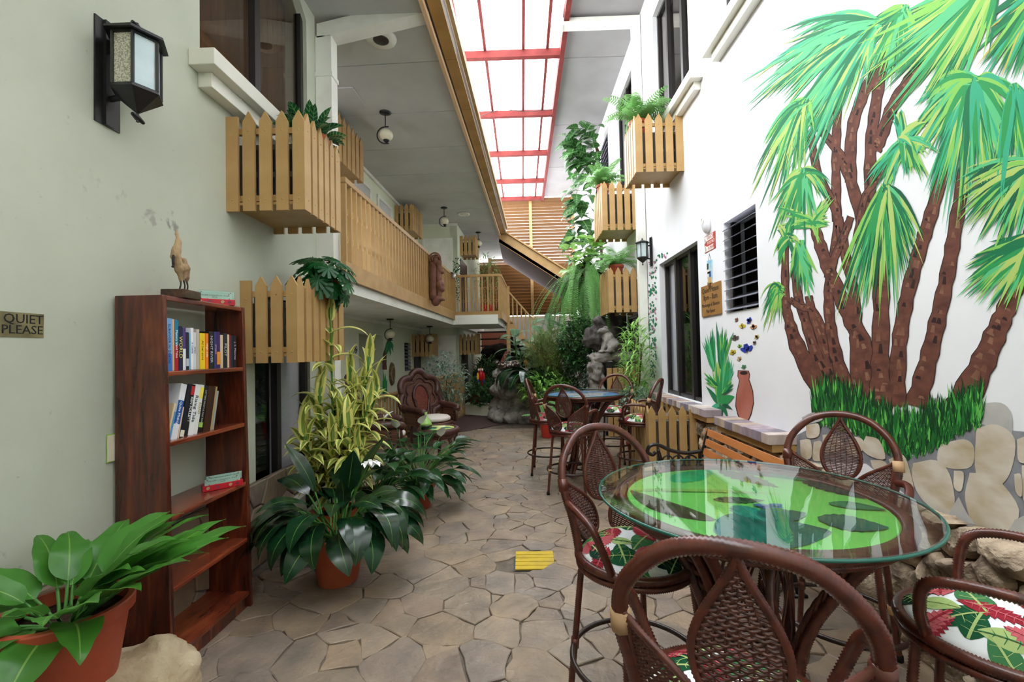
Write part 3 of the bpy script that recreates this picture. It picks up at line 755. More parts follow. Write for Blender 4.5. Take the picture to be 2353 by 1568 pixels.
def make_chair():
    o = thing('bar_chair', 'x', 'chair')
    for k, (z, r) in enumerate(((.655, .017), (.625, .012))):
        mb = MB(); wrapped(mb, [(.225*math.cos(a), .225*math.sin(a), z) for a in [2*math.pi*i/60 for i in range(61)]], r, .008, 7); mb.build('seat_ring', m_ratt, o, smooth=True)
    mb = MB(); mb.lathe([(.20, .645)]+[(.222*i/10, dome(.222*i/10, 0)) for i in range(10, 0, -1)]+[(.001, dome(0, 0))], n=36); c = mb.build('seat_cushion', m_cloth, o, smooth=True)
    rng = random.Random(3); mb = MB()
    spec = [(.00, .05, .5, .17, .045, 1, 0, 2), (-.11, .06, 2.3, .15, .042, 0, 0, 2), (.12, .08, -.7, .15, .042, 0, 0, 2), (-.06, -.10, 3.9, .15, .04, 0, 0, 2), (.10, -.10, 5.3, .15, .042, 1, 0, 2),
            (-.14, -.03, 1.7, .11, .032, 2, 0, 1), (.03, -.165, .1, .11, .028, 5, 0, 2), (.165, 0, 1.4, .12, .03, 5, 0, 2), (-.02, .165, 3.3, .12, .03, 5, 0, 2), (.07, .02, 2.2, .10, .028, 2, 0, 1),
            (-.05, -.01, 4.6, .16, .036, 3, 1, 4), (.06, -.06, .9, .15, .034, 3, 1, 4), (.05, .13, .2, .15, .034, 4, 1, 3), (-.14, .11, 5.6, .12, .03, 4, 1, 3), (-.10, -.15, .6, .12, .028, 3, 1, 4), (.16, -.07, 4.4, .10, .028, 4, 1, 3)]
    for k in range(16):
        a = k*.39+.2; q = (.185, .13)[k % 2]; jag = k % 3 == 0
        spec.append((q*math.cos(a), q*math.sin(a), a*2.1, .105, .034, (3, 0, 1, 4, 5, 2)[k % 6] if not jag else (3, 4)[k % 2], int(jag), 4 if jag else 2))
    for x, y, a, L, W, mi, jag, rib in spec: print_leaf(mb, x*1.05, y*1.05, a, L*.95, W*1.05, mi, jag, rib)
    mb.build('floral_print', PRINT, c)['kind'] = 'stuff'
    legs = [(sx, sy) for sx in (-1, 1) for sy in (-1, 1)]
    for sx, sy in legs:
        mb = MB(); wrapped(mb, [(.152*sx, .152*sy, .64), (.200*sx, .200*sy, .03)], .0135, .009, 7); lg = mb.build('leg', m_ratt, o, smooth=True)
        MB().lathe([(.014, 0), (.017, .004), (.016, .03), (.012, .034)], (.2015*sx, .2015*sy, 0), 10).build('rubber_foot', m_rubber, lg, smooth=True)
        MB().tube([(.184*sx, .184*sy, .222), (.182*sx, .182*sy, .262)], .018, 8).build('lashing', m_lash if (sx, sy) == (-1, -1) else m_ratt, lg, smooth=True)
    MB().tube([(.262*math.cos(a), .262*math.sin(a), .24) for a in [2*math.pi*i/48 for i in range(48)]], .011, 8, closed=True).build('foot_ring', mat('dark_cane', srgb(48, 30, 26), .35, .5), o, smooth=True)
    HP = [(.205, .78), (.228, .915), (.207, 1.02), (.12, 1.112), (0, 1.14)]
    HP = [(-x, z) for x, z in HP]+[(x, z) for x, z in HP[-2::-1]]
    hp = bez([(-.198, -.10, .655)]+[(x, yb(x, z), z) for x, z in HP]+[(.198, -.10, .655)], 8)
    mb = MB(); wrapped(mb, hp, .0175, .009, 9, amp=.09); h = mb.build('back_hoop', m_ratt, o, smooth=True)
    for s in (-1, 1):
        MB().tube([(.226*s, yb(.226, .93)-.004, .945), (.228*s, yb(.228, .9)-.004, .897)], .0225, 8).build('lashing', m_lash if s < 0 else m_ratt, h, smooth=True)
        mb = MB(); wrapped(mb, bez([(.220*s, yb(.220, .85), .85), (.256*s, -.06, .868), (.268*s, .04, .862), (.258*s, .105, .83), (.226*s, .125, .74), (.19*s, .12, .66)], 7), .015, .009, 7); mb.build('armrest', m_ratt, o, smooth=True)
    petal(o, (0, 1.132), (0, .815), .083, 'woven_petal'); petal(o, (-.220, .945), (-.060, .672), .070, 'woven_petal'); petal(o, (.220, .945), (.060, .672), .070, 'woven_petal')
    return o
chair0 = make_chair()
def put(o, x, y, fx, fy, label, group):
    o.location = (x, y, 0); o.rotation_euler = (0, 0, math.atan2(fy, fx)-math.pi/2); o['label'] = label; o['group'] = group; return o
G1, G2 = 'rattan chairs around the green table', 'rattan chairs around the blue table'
put(chair0, .44, 1.90, .40, -.91, 'rattan bar chair beside the paved path at the green table, lashed with pale cane', G1)
put(copy_tree(chair0), .477, 1.074, .39, .92, 'largest rattan bar chair, its woven back turned to the viewer before the green table', G1)
put(copy_tree(chair0), 1.365, 1.37, -.60, .80, 'rattan bar chair cut off by the picture edge, by the boulders, big floral seat showing', G1)
put(copy_tree(chair0), 1.46, 2.20, -.65, -.75, 'rattan bar chair behind the green table in front of the painted palm trunks', G1)
put(copy_tree(chair0), .50, 4.88, .40, .91, 'rattan bar chair with its back to the viewer before the blue table', G2)
put(copy_tree(chair0), .30, 5.68, 1, -.1, 'rattan bar chair seen edge-on next to the red plant pot at the blue table', G2)
put(copy_tree(chair0), 1.36, 5.42, -.85, .5, 'rattan bar chair turned sideways between the blue table and the sliding window', G2)
put(copy_tree(chair0), 1.20, 6.22, -.45, -.9, 'rattan bar chair on the far side of the blue table before the picket gate', G2)

m_clear = glass_mat('table_glass', (.93, .97, .95), 1.5, 1.35)
m_gedge = mat('green_glass_edge', srgb(28, 92, 80), .15, .6)
m_lime = mat('lime_tabletop', srgb(128, 214, 96), .5, .4, col2=srgb(112, 200, 88), nscale=3)
m_blue = mat('blue_tabletop', srgb(104, 160, 214), .5, .4, col2=srgb(84, 140, 200), nscale=3)
def make_table(name, label, loc, R_, topmat, glass=None):
    o = thing(name, label, 'table', loc)
    k = R_/.51
    g = MB().lathe([(R_-.004, .979), (R_, .982), (R_, .988), (R_-.004, .991)], n=72).build('glass_top', glass or m_clear, o, smooth=False)
    MB().tube([((R_+.0005)*math.cos(a), (R_+.0005)*math.sin(a), .985) for a in [2*math.pi*i/72 for i in range(72)]], .0052, 6, closed=True).build('glass_edge', m_gedge, g, smooth=True)
    top = MB().lathe([(.405*k, .945), (.412*k, .95), (.412*k, .962), (.408*k, .966)], n=60).build('painted_top', topmat, o)
    mb = MB(); wrapped(mb, [(.432*k*math.cos(a), .432*k*math.sin(a), .955) for a in [2*math.pi*i/72 for i in range(73)]], .021, .009, 8); mb.build('cane_rim', m_ratt, o, smooth=True)
    mb = MB(); wrapped(mb, [(.418*k*math.cos(a), .418*k*math.sin(a), .925) for a in [2*math.pi*i/72 for i in range(73)]], .012, .009, 6); mb.build('under_rim', m_ratt, o, smooth=True)
    for i in range(4):
        a = math.pi/4+i*math.pi/2; ca, sa = math.cos(a), math.sin(a)
        mb = MB()
        for dv in (-.022, .022):
            path = bez([((r)*ca-dv*sa, (r)*sa+dv*ca, z) for r, z in ((.40*k, .925), (.31, .82), (.19, .62), (.135, .42), (.17, .2), (.25, 0.012))], 8)
            wrapped(mb, path, .0165, .009, 7)
        path = bez([(r*ca, r*sa, z) for r, z in ((.37*k, .925), (.28, .81), (.165, .61), (.115, .42), (.15, .2), (.22, 0.012))], 10)
        p2 = resample(path, .012)
        for ph in (0, 2.1, 4.2): mb.tube([Vector(p)+Vector((-sa*.017*math.cos(j*.55+ph), ca*.017*math.cos(j*.55+ph), .017*math.sin(j*.55+ph))) for j, p in enumerate(p2)], .0085, 5)
        mb.build('leg', m_ratt, o, smooth=True)
    mb = MB(); rr = .125
    for s in (1, -1):
        for i in range(10): mb.tube([(rr*math.cos(a), rr*math.sin(a), .08+.78*j/16) for j, a in [(j, 2*math.pi*i/10+s*1.9*j/16) for j in range(17)]], .0052, 4)
    for z in (.09, .45, .86): mb.tube([(rr*math.cos(a), rr*math.sin(a), z) for a in [2*math.pi*i/30 for i in range(30)]], .011, 6, closed=True)
    mb.build('lattice_drum', m_ratt, o, smooth=True)['kind'] = 'stuff'
    for i in range(4):
        a = i*math.pi/2; MB().tube([(.128*math.cos(a), .128*math.sin(a), .04), (.128*math.cos(a), .128*math.sin(a), .93)], .014, 8).build('post', m_ratt, o, smooth=True)
    return o, top
t1, top1 = make_table('round_table', 'round rattan table with green leaf-painted top under a clear glass disc', (.772, 1.615, 0), .505, m_lime)
t2, top2 = make_table('round_table', 'round rattan table with blue striped top under glass beside the planted rockery', (.71, 5.52, 0), .53, m_blue, glass_mat('table_glass_thin', (.95, .98, .97), 1.3, .6))
def flat_leaf(mb, a, b, W, z, slit=0, curve=0):
    """leaf painted on a horizontal board from point a to point b"""
    a, b = Vector(a), Vector(b); ax = b-a; nrm = Vector((-ax.y, ax.x)).normalized(); n = 14; L_, R2 = [], []
    for i in range(n+1):
        t = i/n; w = W*math.sin(math.pi*min(1, .03+t*.95))**.75*(1.2-.55*t); c = a+ax*t+nrm*(curve*math.sin(math.pi*t))
        wl = w*(1-slit*(i % 2)); L_.append(c+nrm*wl); R2.append(c-nrm*wl)
    vs_ = [(p.x, p.y, z) for p in L_+R2]; m_ = n+1
    mb.add(vs_, [(i, i+1, m_+i+1, m_+i) for i in range(n)])
def tp(px, py):
    p = at(px, py, Z=.966); return (p.x-.772, p.y-1.615)
def clipd(p, r=.395):
    q = math.hypot(*p); return p if q < r else (p[0]*r/q, p[1]*r/q)
for k, (pa, pb, W, col, slit, cv) in enumerate([
    ((1640, 1198), (1448, 1128), .045, (74, 58, 38), 0, .03), ((1545, 1108), (1615, 1064), .05, (28, 190, 118), 0, 0), ((1650, 1078), (1788, 1122), .05, (96, 100, 66), .3, 0),
    ((1690, 1072), (1850, 1092), .03, (82, 96, 96), 0, 0), ((1640, 1150), (1756, 1152), .03, (52, 78, 50), .2, 0), ((1450, 1128), (1800, 1138), .016, (150, 206, 90), 0, .02),
    ((1650, 1232), (1905, 1222), .105, (18, 112, 98), 0, .03), ((1855, 1100), (2035, 1148), .045, (22, 72, 60), .35, 0), ((1770, 1092), (1925, 1086), .035, (34, 160, 96), 0, .01),
    ((1880, 1195), (2042, 1216), .06, (24, 96, 84), .15, 0), ((1690, 1165), (1760, 1200), .045, (40, 150, 130), .2, 0), ((1905, 1160), (2072, 1178), .03, (28, 120, 80), 0, .01),
    ((1745, 1190), (1850, 1182), .05, (26, 100, 92), .2, 0)]):
    mb = MB(); flat_leaf(mb, clipd(tp(*pa)), clipd(tp(*pb)), W*1.3, .9672+.0003*k, slit, cv)
    vs2 = [Vector(v) for v in mb.v]
    for v in vs2:
        q = math.hypot(v.x, v.y)
        if q > .402: v.x *= .402/q; v.y *= .402/q
    mb.v = [tuple(v) for v in vs2]; mb.build('painted_leaf', mat('paint_leaf_%d' % k, srgb(*col), .6, .2, col2=srgb(*[c*.8 for c in col]), nscale=12), top1)
mb = MB(); c = tp(1768, 1167)
for s in (-1, 1): flat_leaf(mb, c, (c[0]+s*.05, c[1]+.012), .018, .9722); flat_leaf(mb, c, (c[0]+s*.036, c[1]-.022), .014, .9722)
mb.build('painted_butterfly', mat('butterfly_blue', srgb(30, 78, 170), .6), top1)
m_w = mat('paint_white', srgb(228, 228, 224), .6); m_dr = mat('paint_dark_red', srgb(140, 50, 56), .6); m_nb = mat('paint_navy', srgb(48, 72, 120), .6)
for y0, y1, x0, x1, m_ in ((-.20, -.15, -.3, .22, m_w), (-.15, -.10, -.3, .22, m_dr), (-.10, -.04, -.3, .24, m_w), (.0, .05, -.26, .30, m_w), (.05, .11, -.24, .32, m_dr), (.11, .16, -.22, .34, m_w), (.2, .27, -.12, .22, m_nb), (-.33, -.27, -.14, .2, m_w)):
    n = 10; MB().add([(x0+(x1-x0)*i/n, y+.03*math.sin(i*.7), .9675) for i in range(n+1) for y in (y0, y1)], [(2*i, 2*i+2, 2*i+3, 2*i+1) for i in range(n)]).build('painted_stripe', m_, top2)
# ------------------------------------------------------------------ leaves, fronds, pots
PROF = {
 'lance': lambda t: math.sin(math.pi*t**.85)**.9, 'ovate': lambda t: math.sin(math.pi*t**.62)**.85, 'heart': lambda t: (math.sin(math.pi*t**.42)**.8 if t > .02 else .35),
 'strap': lambda t: min(1, t*6+.45)*(1 if t < .35 else max(0, 1-((t-.35)/.65)**2.2)), 'spoon': lambda t: math.sin(math.pi*min(1, t**1.1))**.8}
def blade(mb, L, W, e0, bend, prof='lance', fold=.25, n=10, wave=0, stalk=0, sr=.004, curl=0, mi=0, smi=1, base=(0, 0, 0), az=0, power=1.3):
    """one leaf: starts at base going out along azimuth az at elevation e0, turning down by bend; uv across and along"""
    f = PROF[prof]; P, A = [Vector((0, 0, 0))], []; tot = stalk+L; N = 40 if n > 6 else 14
    for i in range(N):
        t = (i+.5)/N; a = e0-bend*t**power; P.append(P[-1]+Vector((math.cos(a), 0, math.sin(a)))*(tot/N)); A.append(a)
    A.append(A[-1]); i0 = int(N*stalk/tot); Rz = Matrix.Rotation(az, 3, 'Z'); b = Vector(base)
    if stalk: mb.mat(smi).tube([Rz @ P[i]+b for i in range(0, i0+1, max(1, i0//4))]+[Rz @ P[i0]+b], sr, 5, caps=False)
    vs_, uv = [], []
    for k in range(n+1):
        t = k/n; i = min(N, i0+int(round((N-i0)*t))); c = P[i]; a = A[i]; w = max(.0006, W/2*f(min(.999, max(.001, t))))
        up = Vector((-math.sin(a), 0, math.cos(a)))
        for j, q in enumerate((-1, -.5, 0, .5, 1)):
            wob = wave*W*math.sin(k*1.15+(1.3 if q > 0 else 0))*abs(q)
            p = c+Vector((0, q*w, 0))+up*(abs(q)*w*fold-curl*w*q*q+wob); vs_.append(Rz @ p+b); uv.append((j/4, t))
    return mb.mat(mi).add(vs_, [(k*5+j, k*5+j+1, k*5+j+6, k*5+j+5) for k in range(n) for j in range(4)], uv)
def leaf_mesh(name, mats, **kw):
    mb = MB(); blade(mb, **kw); return mb.mesh(name, mats, True)
def frond(mb, L, e0, bend, pin=.06, n=22, az=0, base=(0, 0, 0), droop=.3, mi=0, w=.35, pw=1.2):
    """fern frond: a midrib with paired leaflets"""
    P, A = [Vector((0, 0, 0))], []
    for i in range(n):
        t = (i+.5)/n; a = e0-bend*t**pw; P.append(P[-1]+Vector((math.cos(a), 0, math.sin(a)))*(L/n)); A.append(a)
    Rz = Matrix.Rotation(az, 3, 'Z'); b = Vector(base)
    mb.mat(mi).tube([Rz @ p+b for p in P[::3]]+[Rz @ P[-1]+b], .0022, 4, caps=False)
    for i in range(2, n):
        t = i/n; l = pin*math.sin(math.pi*min(1, .12+t*.86))**.6; c = P[i]; d = Vector((math.cos(A[i]), 0, math.sin(A[i])))
        for s in (-1, 1):
            tip = c+Vector((0, s*l, -l*droop))+d*l*.35; h = d*(L/n*w)
            mid = (c+tip)/2+Vector((0, 0, l*.08))
            q = [c-h*.6, mid-h, tip, mid+h, c+h*.6]
            mb.add([Rz @ p+b for p in q], [(0, 1, 3, 4), (1, 2, 3)], [(.5, 0), (.2, .5), (.5, 1), (.8, .5), (.5, 0)])
    return mb
m_terra = mat('terracotta_plastic', srgb(176, 78, 52), .45, .4, col2=srgb(150, 64, 44), nscale=4, lo=.4, hi=.75)
m_terra2 = mat('terracotta_clay', srgb(188, 96, 66), .6, .3, col2=srgb(168, 82, 56), nscale=5)
m_redpot = mat('red_plastic', srgb(186, 52, 38), .4, .4)
m_soil = mat('potting_soil', srgb(52, 38, 30), .95, .1, bump=1, bscale=40)
m_stem = mat('green_stem', srgb(70, 120, 52), .5, .3)
m_stemb = mat('brown_stem', srgb(96, 74, 52), .8, .2, bump=.3, bscale=40)
def pot(o, r0, r1, h, m, z=0, rim=.02, loc=(0, 0)):
    c = (loc[0], loc[1], z)
    MB().lathe([(r0*.92, 0), (r0, .004), (r1*.98-.004, h-.045), (r1+rim*.4, h-.043), (r1+rim*.5, h-.005), (r1+rim*.3, h), (r1-.012, h), (r1-.02, h-.05)], c, 32).build('pot', m, o, smooth=True).data.set_sharp_from_angle(angle=R(40))
    MB().lathe([(.001, h-.04), (r1-.014, h-.045)], c, 24, cap=False).build('soil', m_soil, o)
m_asp = leaf_mat('dark_glossy_leaf', srgb(24, 62, 34), srgb(86, 128, 60), rough=.22, col2=srgb(16, 44, 26), stripe=.035, spec=.7, thin=.12)
m_phil = leaf_mat('fresh_green_leaf', srgb(84, 150, 54), srgb(132, 178, 84), rough=.32, col2=srgb(54, 112, 38), stripe=.045)
m_drac = leaf_mat('yellow_edged_leaf', srgb(140, 164, 74), srgb(160, 180, 92), edge=srgb(230, 226, 134), rough=.4, stripe=.02, edge_at=.42, vary=.12)
m_lily = leaf_mat('spathe_plant_leaf', srgb(30, 84, 42), srgb(76, 124, 66), rough=.3, col2=srgb(22, 62, 32), stripe=.045, veins=60)
m_vine = leaf_mat('climber_leaf', srgb(58, 112, 54), srgb(140, 176, 110), rough=.3, col2=srgb(34, 78, 38), veins=40)
m_fern = leaf_mat('fern_leaf', srgb(116, 172, 96), srgb(144, 190, 116), rough=.5, vary=.15, col2=srgb(88, 146, 76))
m_fernl = leaf_mat('pale_fern_leaf', srgb(128, 186, 100), srgb(160, 206, 130), rough=.5, vary=.15, col2=srgb(96, 160, 82))
m_fake = leaf_mat('artificial_leaf', srgb(18, 96, 44), srgb(150, 190, 130), rough=.35, col2=srgb(10, 66, 34), veins=44, stripe=.04)
m_dief = leaf_mat('speckled_leaf', srgb(76, 122, 84), srgb(160, 192, 156), rough=.35, col2=srgb(150, 182, 144), veins=50)
m_mons = leaf_mat('split_leaf', srgb(14, 100, 40), srgb(30, 130, 60), rough=.35, col2=srgb(8, 70, 30), stripe=.03)
# ------------------------------------------------------------------ bookcase with books
def wood_mat(name, c1, c2, c3, axis=(1, 1, 6), rough=.22):
    m = bpy.data.materials.new(name); m.use_nodes = True; nt = m.node_tree; L = nt.links.new; b = nt.nodes['Principled BSDF']
    tc = nd(nt, 'ShaderNodeTexCoord'); mp = nd(nt, 'ShaderNodeMapping'); mp.inputs['Scale'].default_value = axis; L(tc.outputs['Object'], mp.inputs[0])
    n1 = nd(nt, 'ShaderNodeTexNoise'); n1.inputs['Scale'].default_value = 2.2; n1.inputs['Detail'].default_value = 5; n1.inputs['Distortion'].default_value = 1.6; L(mp.outputs[0], n1.inputs['Vector'])
    n2 = nd(nt, 'ShaderNodeTexNoise'); n2.inputs['Scale'].default_value = 14; n2.inputs['Detail'].default_value = 6; L(mp.outputs[0], n2.inputs['Vector'])
    r = nd(nt, 'ShaderNodeValToRGB'); e = r.color_ramp.elements; e[0].position = .32; e[0].color = rgba(c1); e[1].position = .72; e[1].color = rgba(c3)
    k = r.color_ramp.elements.new(.52); k.color = rgba(c2)
    ad = nd(nt, 'ShaderNodeMix', data_type='FLOAT'); ad.inputs[0].default_value = .28; L(n1.outputs[0], ad.inputs[2]); L(n2.outputs[0], ad.inputs[3])
    L(ad.outputs[0], r.inputs[0]); L(r.outputs[0], b.inputs['Base Color'])
    b.inputs['Roughness'].default_value = rough; b.inputs['Coat Weight'].default_value = .4; b.inputs['Coat Roughness'].default_value = .12
    return m
m_rosew = wood_mat('rosewood', srgb(38, 15, 12), srgb(92, 38, 24), srgb(136, 66, 36), (4.5, 4.5, .5))
m_rosewh = wood_mat('rosewood_shelf', srgb(60, 24, 18), srgb(128, 58, 36), srgb(158, 84, 48), (3, .5, 3))
SY0, SY1 = 2.115, 2.755
shelf = thing('bookcase', 'tall varnished dark red wood bookcase with open back against the wall', 'bookcase')
def side(y):
    return MB().prism([(-1.935, y, 0), (-1.665, y, 0), (-1.702, y, 1.805), (-1.935, y, 1.805)], (0, .026, 0)).build('side_panel', m_rosew, shelf, bevel=.005)
side(SY0); side(SY1-.026)
def fx(z): return -1.665-.037*z/1.805
ZS = [(1.779, .026), (1.415, .024), (1.078, .024), (.724, .024), (.388, .024), (.072, .024)]
for z, h in ZS:
    MB().box2((-1.935, SY0+.026, z), (fx(z)-.004, SY1-.026, z+h)).build('shelf', m_rosewh, shelf, bevel=.005)
MB().box2((-1.70, SY0+.026, 0), (-1.685, SY1-.026, .072)).build('kick_board', m_rosew, shelf)
m_page = mat('paper_edges', srgb(226, 216, 192), .9, .1)
VERT = Matrix(((0, 0, 1), (0, 1, 0), (-1, 0, 0)))        # spine lettering reading downwards, facing +x
def book(name_, y0, th, h, z, col, label, lean=0, depth=.15, title=None, tcol=(240, 240, 240), xs=-1.725, band=None, tsize=None, group='books on the upper shelf'):
    o = thing('book', label, 'book', (xs, y0, z), 0, group); o.rotation_euler = (-lean, 0, 0)
    m = mat('cover_%d_%d_%d' % col, srgb(*col), .35, .5)
    mb = MB(); mb.box2((-depth, 0, 0), (0, .003, h)).box2((-depth, th-.003, 0), (0, th, h)).box2((-.003, .003, 0), (0, th-.003, h)); mb.build('cover', m, o)
    MB().box2((-depth+.004, .003, .003), (-.003, th-.003, h-.003)).build('pages', m_page, o)
    if band: MB().box2((0, .0005, band[0]*h), (.0006, th-.0005, band[1]*h)).build('spine_band', mat('band_%d_%d_%d' % band[2], srgb(*band[2]), .4), o)
    if title:
        sz = tsize or min(th*.85, h*1.35/len(title)); text(title, 'spine_title', mat('ink_%d_%d_%d' % tcol, srgb(*tcol), .5), o, (.0012, th/2, h*.52), sz, VERT, .0004)
    return o
def zpx(x, y): return 220+x/3.135, 660+y/3.135
def upper(x0, x1, top, col, label, **kw):
    a = at(*zpx(x0, 570), X=-1.725); b = at(*zpx(x1, 570), X=-1.725); t = at(*zpx((x0+x1)/2, top), X=-1.725)
    book('book', a.y+.0006, max(.008, b.y-a.y-.0012), t.z-1.44, 1.44, col, label, **kw)
for a in [
 (500, 506, 190, (238, 238, 236), 'thin white book leaning on the end panel before the light blue one', {}),
 (507, 552, 225, (120, 172, 222), 'light blue hardback with SURVIVOR lettering, tallest on the upper shelf', dict(title='SURVIVOR IN DEATH', tcol=(24, 60, 130), band=(0, .32, (58, 124, 206)))),
 (553, 567, 232, (222, 176, 140), 'narrow peach coloured paperback beside the light blue hardback', {}),
 (568, 597, 236, (166, 34, 44), 'red paperback with a teal upper half on the upper shelf', dict(band=(.5, 1, (30, 120, 150)), title='Mystery Island Tales', tcol=(250, 250, 250))),
 (598, 625, 282, (26, 34, 64), 'navy paperback lettered WORLD in yellow', dict(title='WORLD', tcol=(240, 224, 130), tsize=.03)),
 (627, 650, 292, (82, 62, 120), 'purple and white paperback right after the navy WORLD book', dict(band=(0, .5, (226, 226, 230)))),
 (651, 672, 326, (32, 36, 52), 'dark slate paperback with a pale band, shorter than its neighbours', dict(band=(.1, .3, (190, 190, 200)))),
 (673, 684, 330, (120, 170, 206), 'thin sky blue paperback squeezed before a tall white one', {}),
 (685, 706, 294, (236, 236, 240), 'tall white paperback with blue vertical lettering', dict(title='A Castle', tcol=(90, 120, 170))),
 (707, 724, 326, (214, 214, 216), 'light grey paperback between tall white and beige books', dict(title='letters', tcol=(80, 80, 90))),
 (725, 748, 304, (190, 180, 168), 'beige hardback standing just before the yellow book', {}),
 (751, 788, 332, (240, 206, 30), 'bright yellow paperback in the middle of the upper shelf', dict(title='All her sons', tcol=(110, 80, 20))),
 (790, 813, 334, (236, 126, 36), 'bright orange paperback next to the yellow one', dict(title='High tide', tcol=(250, 240, 210))),
 (815, 852, 320, (22, 22, 26), 'thick black paperback right of the orange one', dict(title='NIGHT RIVER', tcol=(210, 210, 210))),
 (854, 872, 322, (52, 60, 116), 'indigo paperback between the thick black one and a violet one', dict(title='STORM', tcol=(220, 190, 210))),
 (873, 896, 322, (66, 42, 96), 'violet paperback with a small orange block at its foot', dict(band=(.1, .45, (234, 150, 50)))),
 (898, 918, 345, (214, 186, 152), 'pale tan paperback right of the violet one', {}),
 (920, 948, 333, (26, 34, 40), 'black paperback with pale lettering beside the pale tan one', dict(title='PILOT', tcol=(200, 210, 210))),
 (950, 962, 342, (222, 196, 164), 'thin cream paperback near the far end of the upper shelf', {}),
 (963, 974, 343, (128, 30, 40), 'thin maroon paperback near the far end of the upper shelf', {}),
 (975, 988, 350, (40, 40, 70), 'thin midnight blue paperback second from the end of the shelf', {}),
 (990, 1016, 350, (24, 24, 28), 'black paperback that closes the row at the far end panel', dict(title='J. S. Monroe', tcol=(220, 220, 220)))]:
    upper(*a[:5], **a[5])
def lower(x0, x1, top, lean, col, label, **kw):
    a = at(*zpx(x0, 1040-(x0-510)*.13), X=-1.725); b = at(*zpx(x1, 1040-(x1-510)*.13), X=-1.725); c = at(*zpx(x0, top), X=-1.725)
    book('book', a.y, max(.007, (b.y-a.y)), (c.z-1.104)/math.cos(R(lean)), 1.104, col, label, lean=R(lean), group='leaning books on the second shelf', **kw)
lower(506, 520, 845, 17, (222, 200, 160), 'small cream book leaning at the near end of the second shelf')
lower(521, 536, 905, 17, (84, 150, 196), 'small sky blue book leaning behind the cream one on the second shelf')
lower(540, 584, 700, 15, (226, 228, 232), 'tall grey-white hardback with a blue label leaning on the second shelf', title='Not Quite Midnight', tcol=(250, 250, 250), band=(.28, .7, (34, 84, 160)), tsize=.022)
lower(588, 598, 870, 14, (220, 190, 160), 'thin peach paperback leaning after the grey-white hardback')
lower(602, 632, 705, 14, (28, 32, 46), 'very dark blue hardback leaning on the second shelf', band=(.02, .14, (220, 220, 200)))
lower(634, 660, 707, 13, (26, 24, 26), 'black paperback with big white capitals and a red top, leaning', title='KEN FOLLETT', tcol=(245, 245, 245), band=(.8, .97, (190, 40, 50)))
lower(664, 702, 704, 13, (232, 232, 234), 'thick white paperback with black script, leaning on the second shelf', title='Rising Tide', tcol=(40, 50, 60))
lower(704, 730, 708, 13, (224, 224, 220), 'white paperback with a yellow top block leaning beside a black one', band=(.72, .95, (236, 220, 80)), title='ROAD', tcol=(170, 150, 60))
lower(734, 762, 712, 13, (24, 24, 26), 'black paperback with a lime sticker near its foot', band=(.12, .22, (150, 200, 60)), title='LETTERS FROM A FAR ROOM', tcol=(200, 200, 200))
lower(770, 822, 716, 12, (58, 32, 24), 'thick dark brown hardback leaning on the second shelf')
lower(824, 836, 722, 12, (176, 150, 104), 'thin tan paperback leaning on the dark brown hardback')
lower(838, 850, 752, 12, (150, 160, 156), 'thin grey-green booklet last of the leaning row')
o = thing('book', 'lime green brochure leaning steeply behind the first books of the second shelf', 'book', (-1.79, 2.165, 1.104), 0, 'leaning books on the second shelf'); o.rotation_euler = (-R(21), 0, 0)
MB().box2((-.12, 0, 0), (0, .006, .27)).build('cover', mat('lime_cover', srgb(150, 204, 60), .4), o); MB().box2((-.118, .006, .002), (-.002, .010, .268)).build('pages', m_page, o)
o = thing('leaflet', 'small white folded leaflet standing behind the leaning books', 'leaflet', (-1.74, 2.50, 1.104)); o.rotation_euler = (R(4), 0, 0)
MB().box2((-.09, 0, 0), (0, .002, .115)).build('front_flap', m_page, o); MB().prism([(0, .002, 0), (0, .014, 0), (0, .002, .11)], (-.09, 0, 0)).build('back_flap', m_page, o)
o = thing('magazine', 'green magazine wedged between the bookcase back and the wall', 'magazine', (-1.944, 2.085, 1.02)); MB().box2((-.002, 0, 0), (.002, .06, .13)).build('cover', mat('lime_cover', srgb(150, 204, 60), .4), o); MB().box2((.002, 0, .004), (.005, .056, .126)).build('pages', m_page, o)

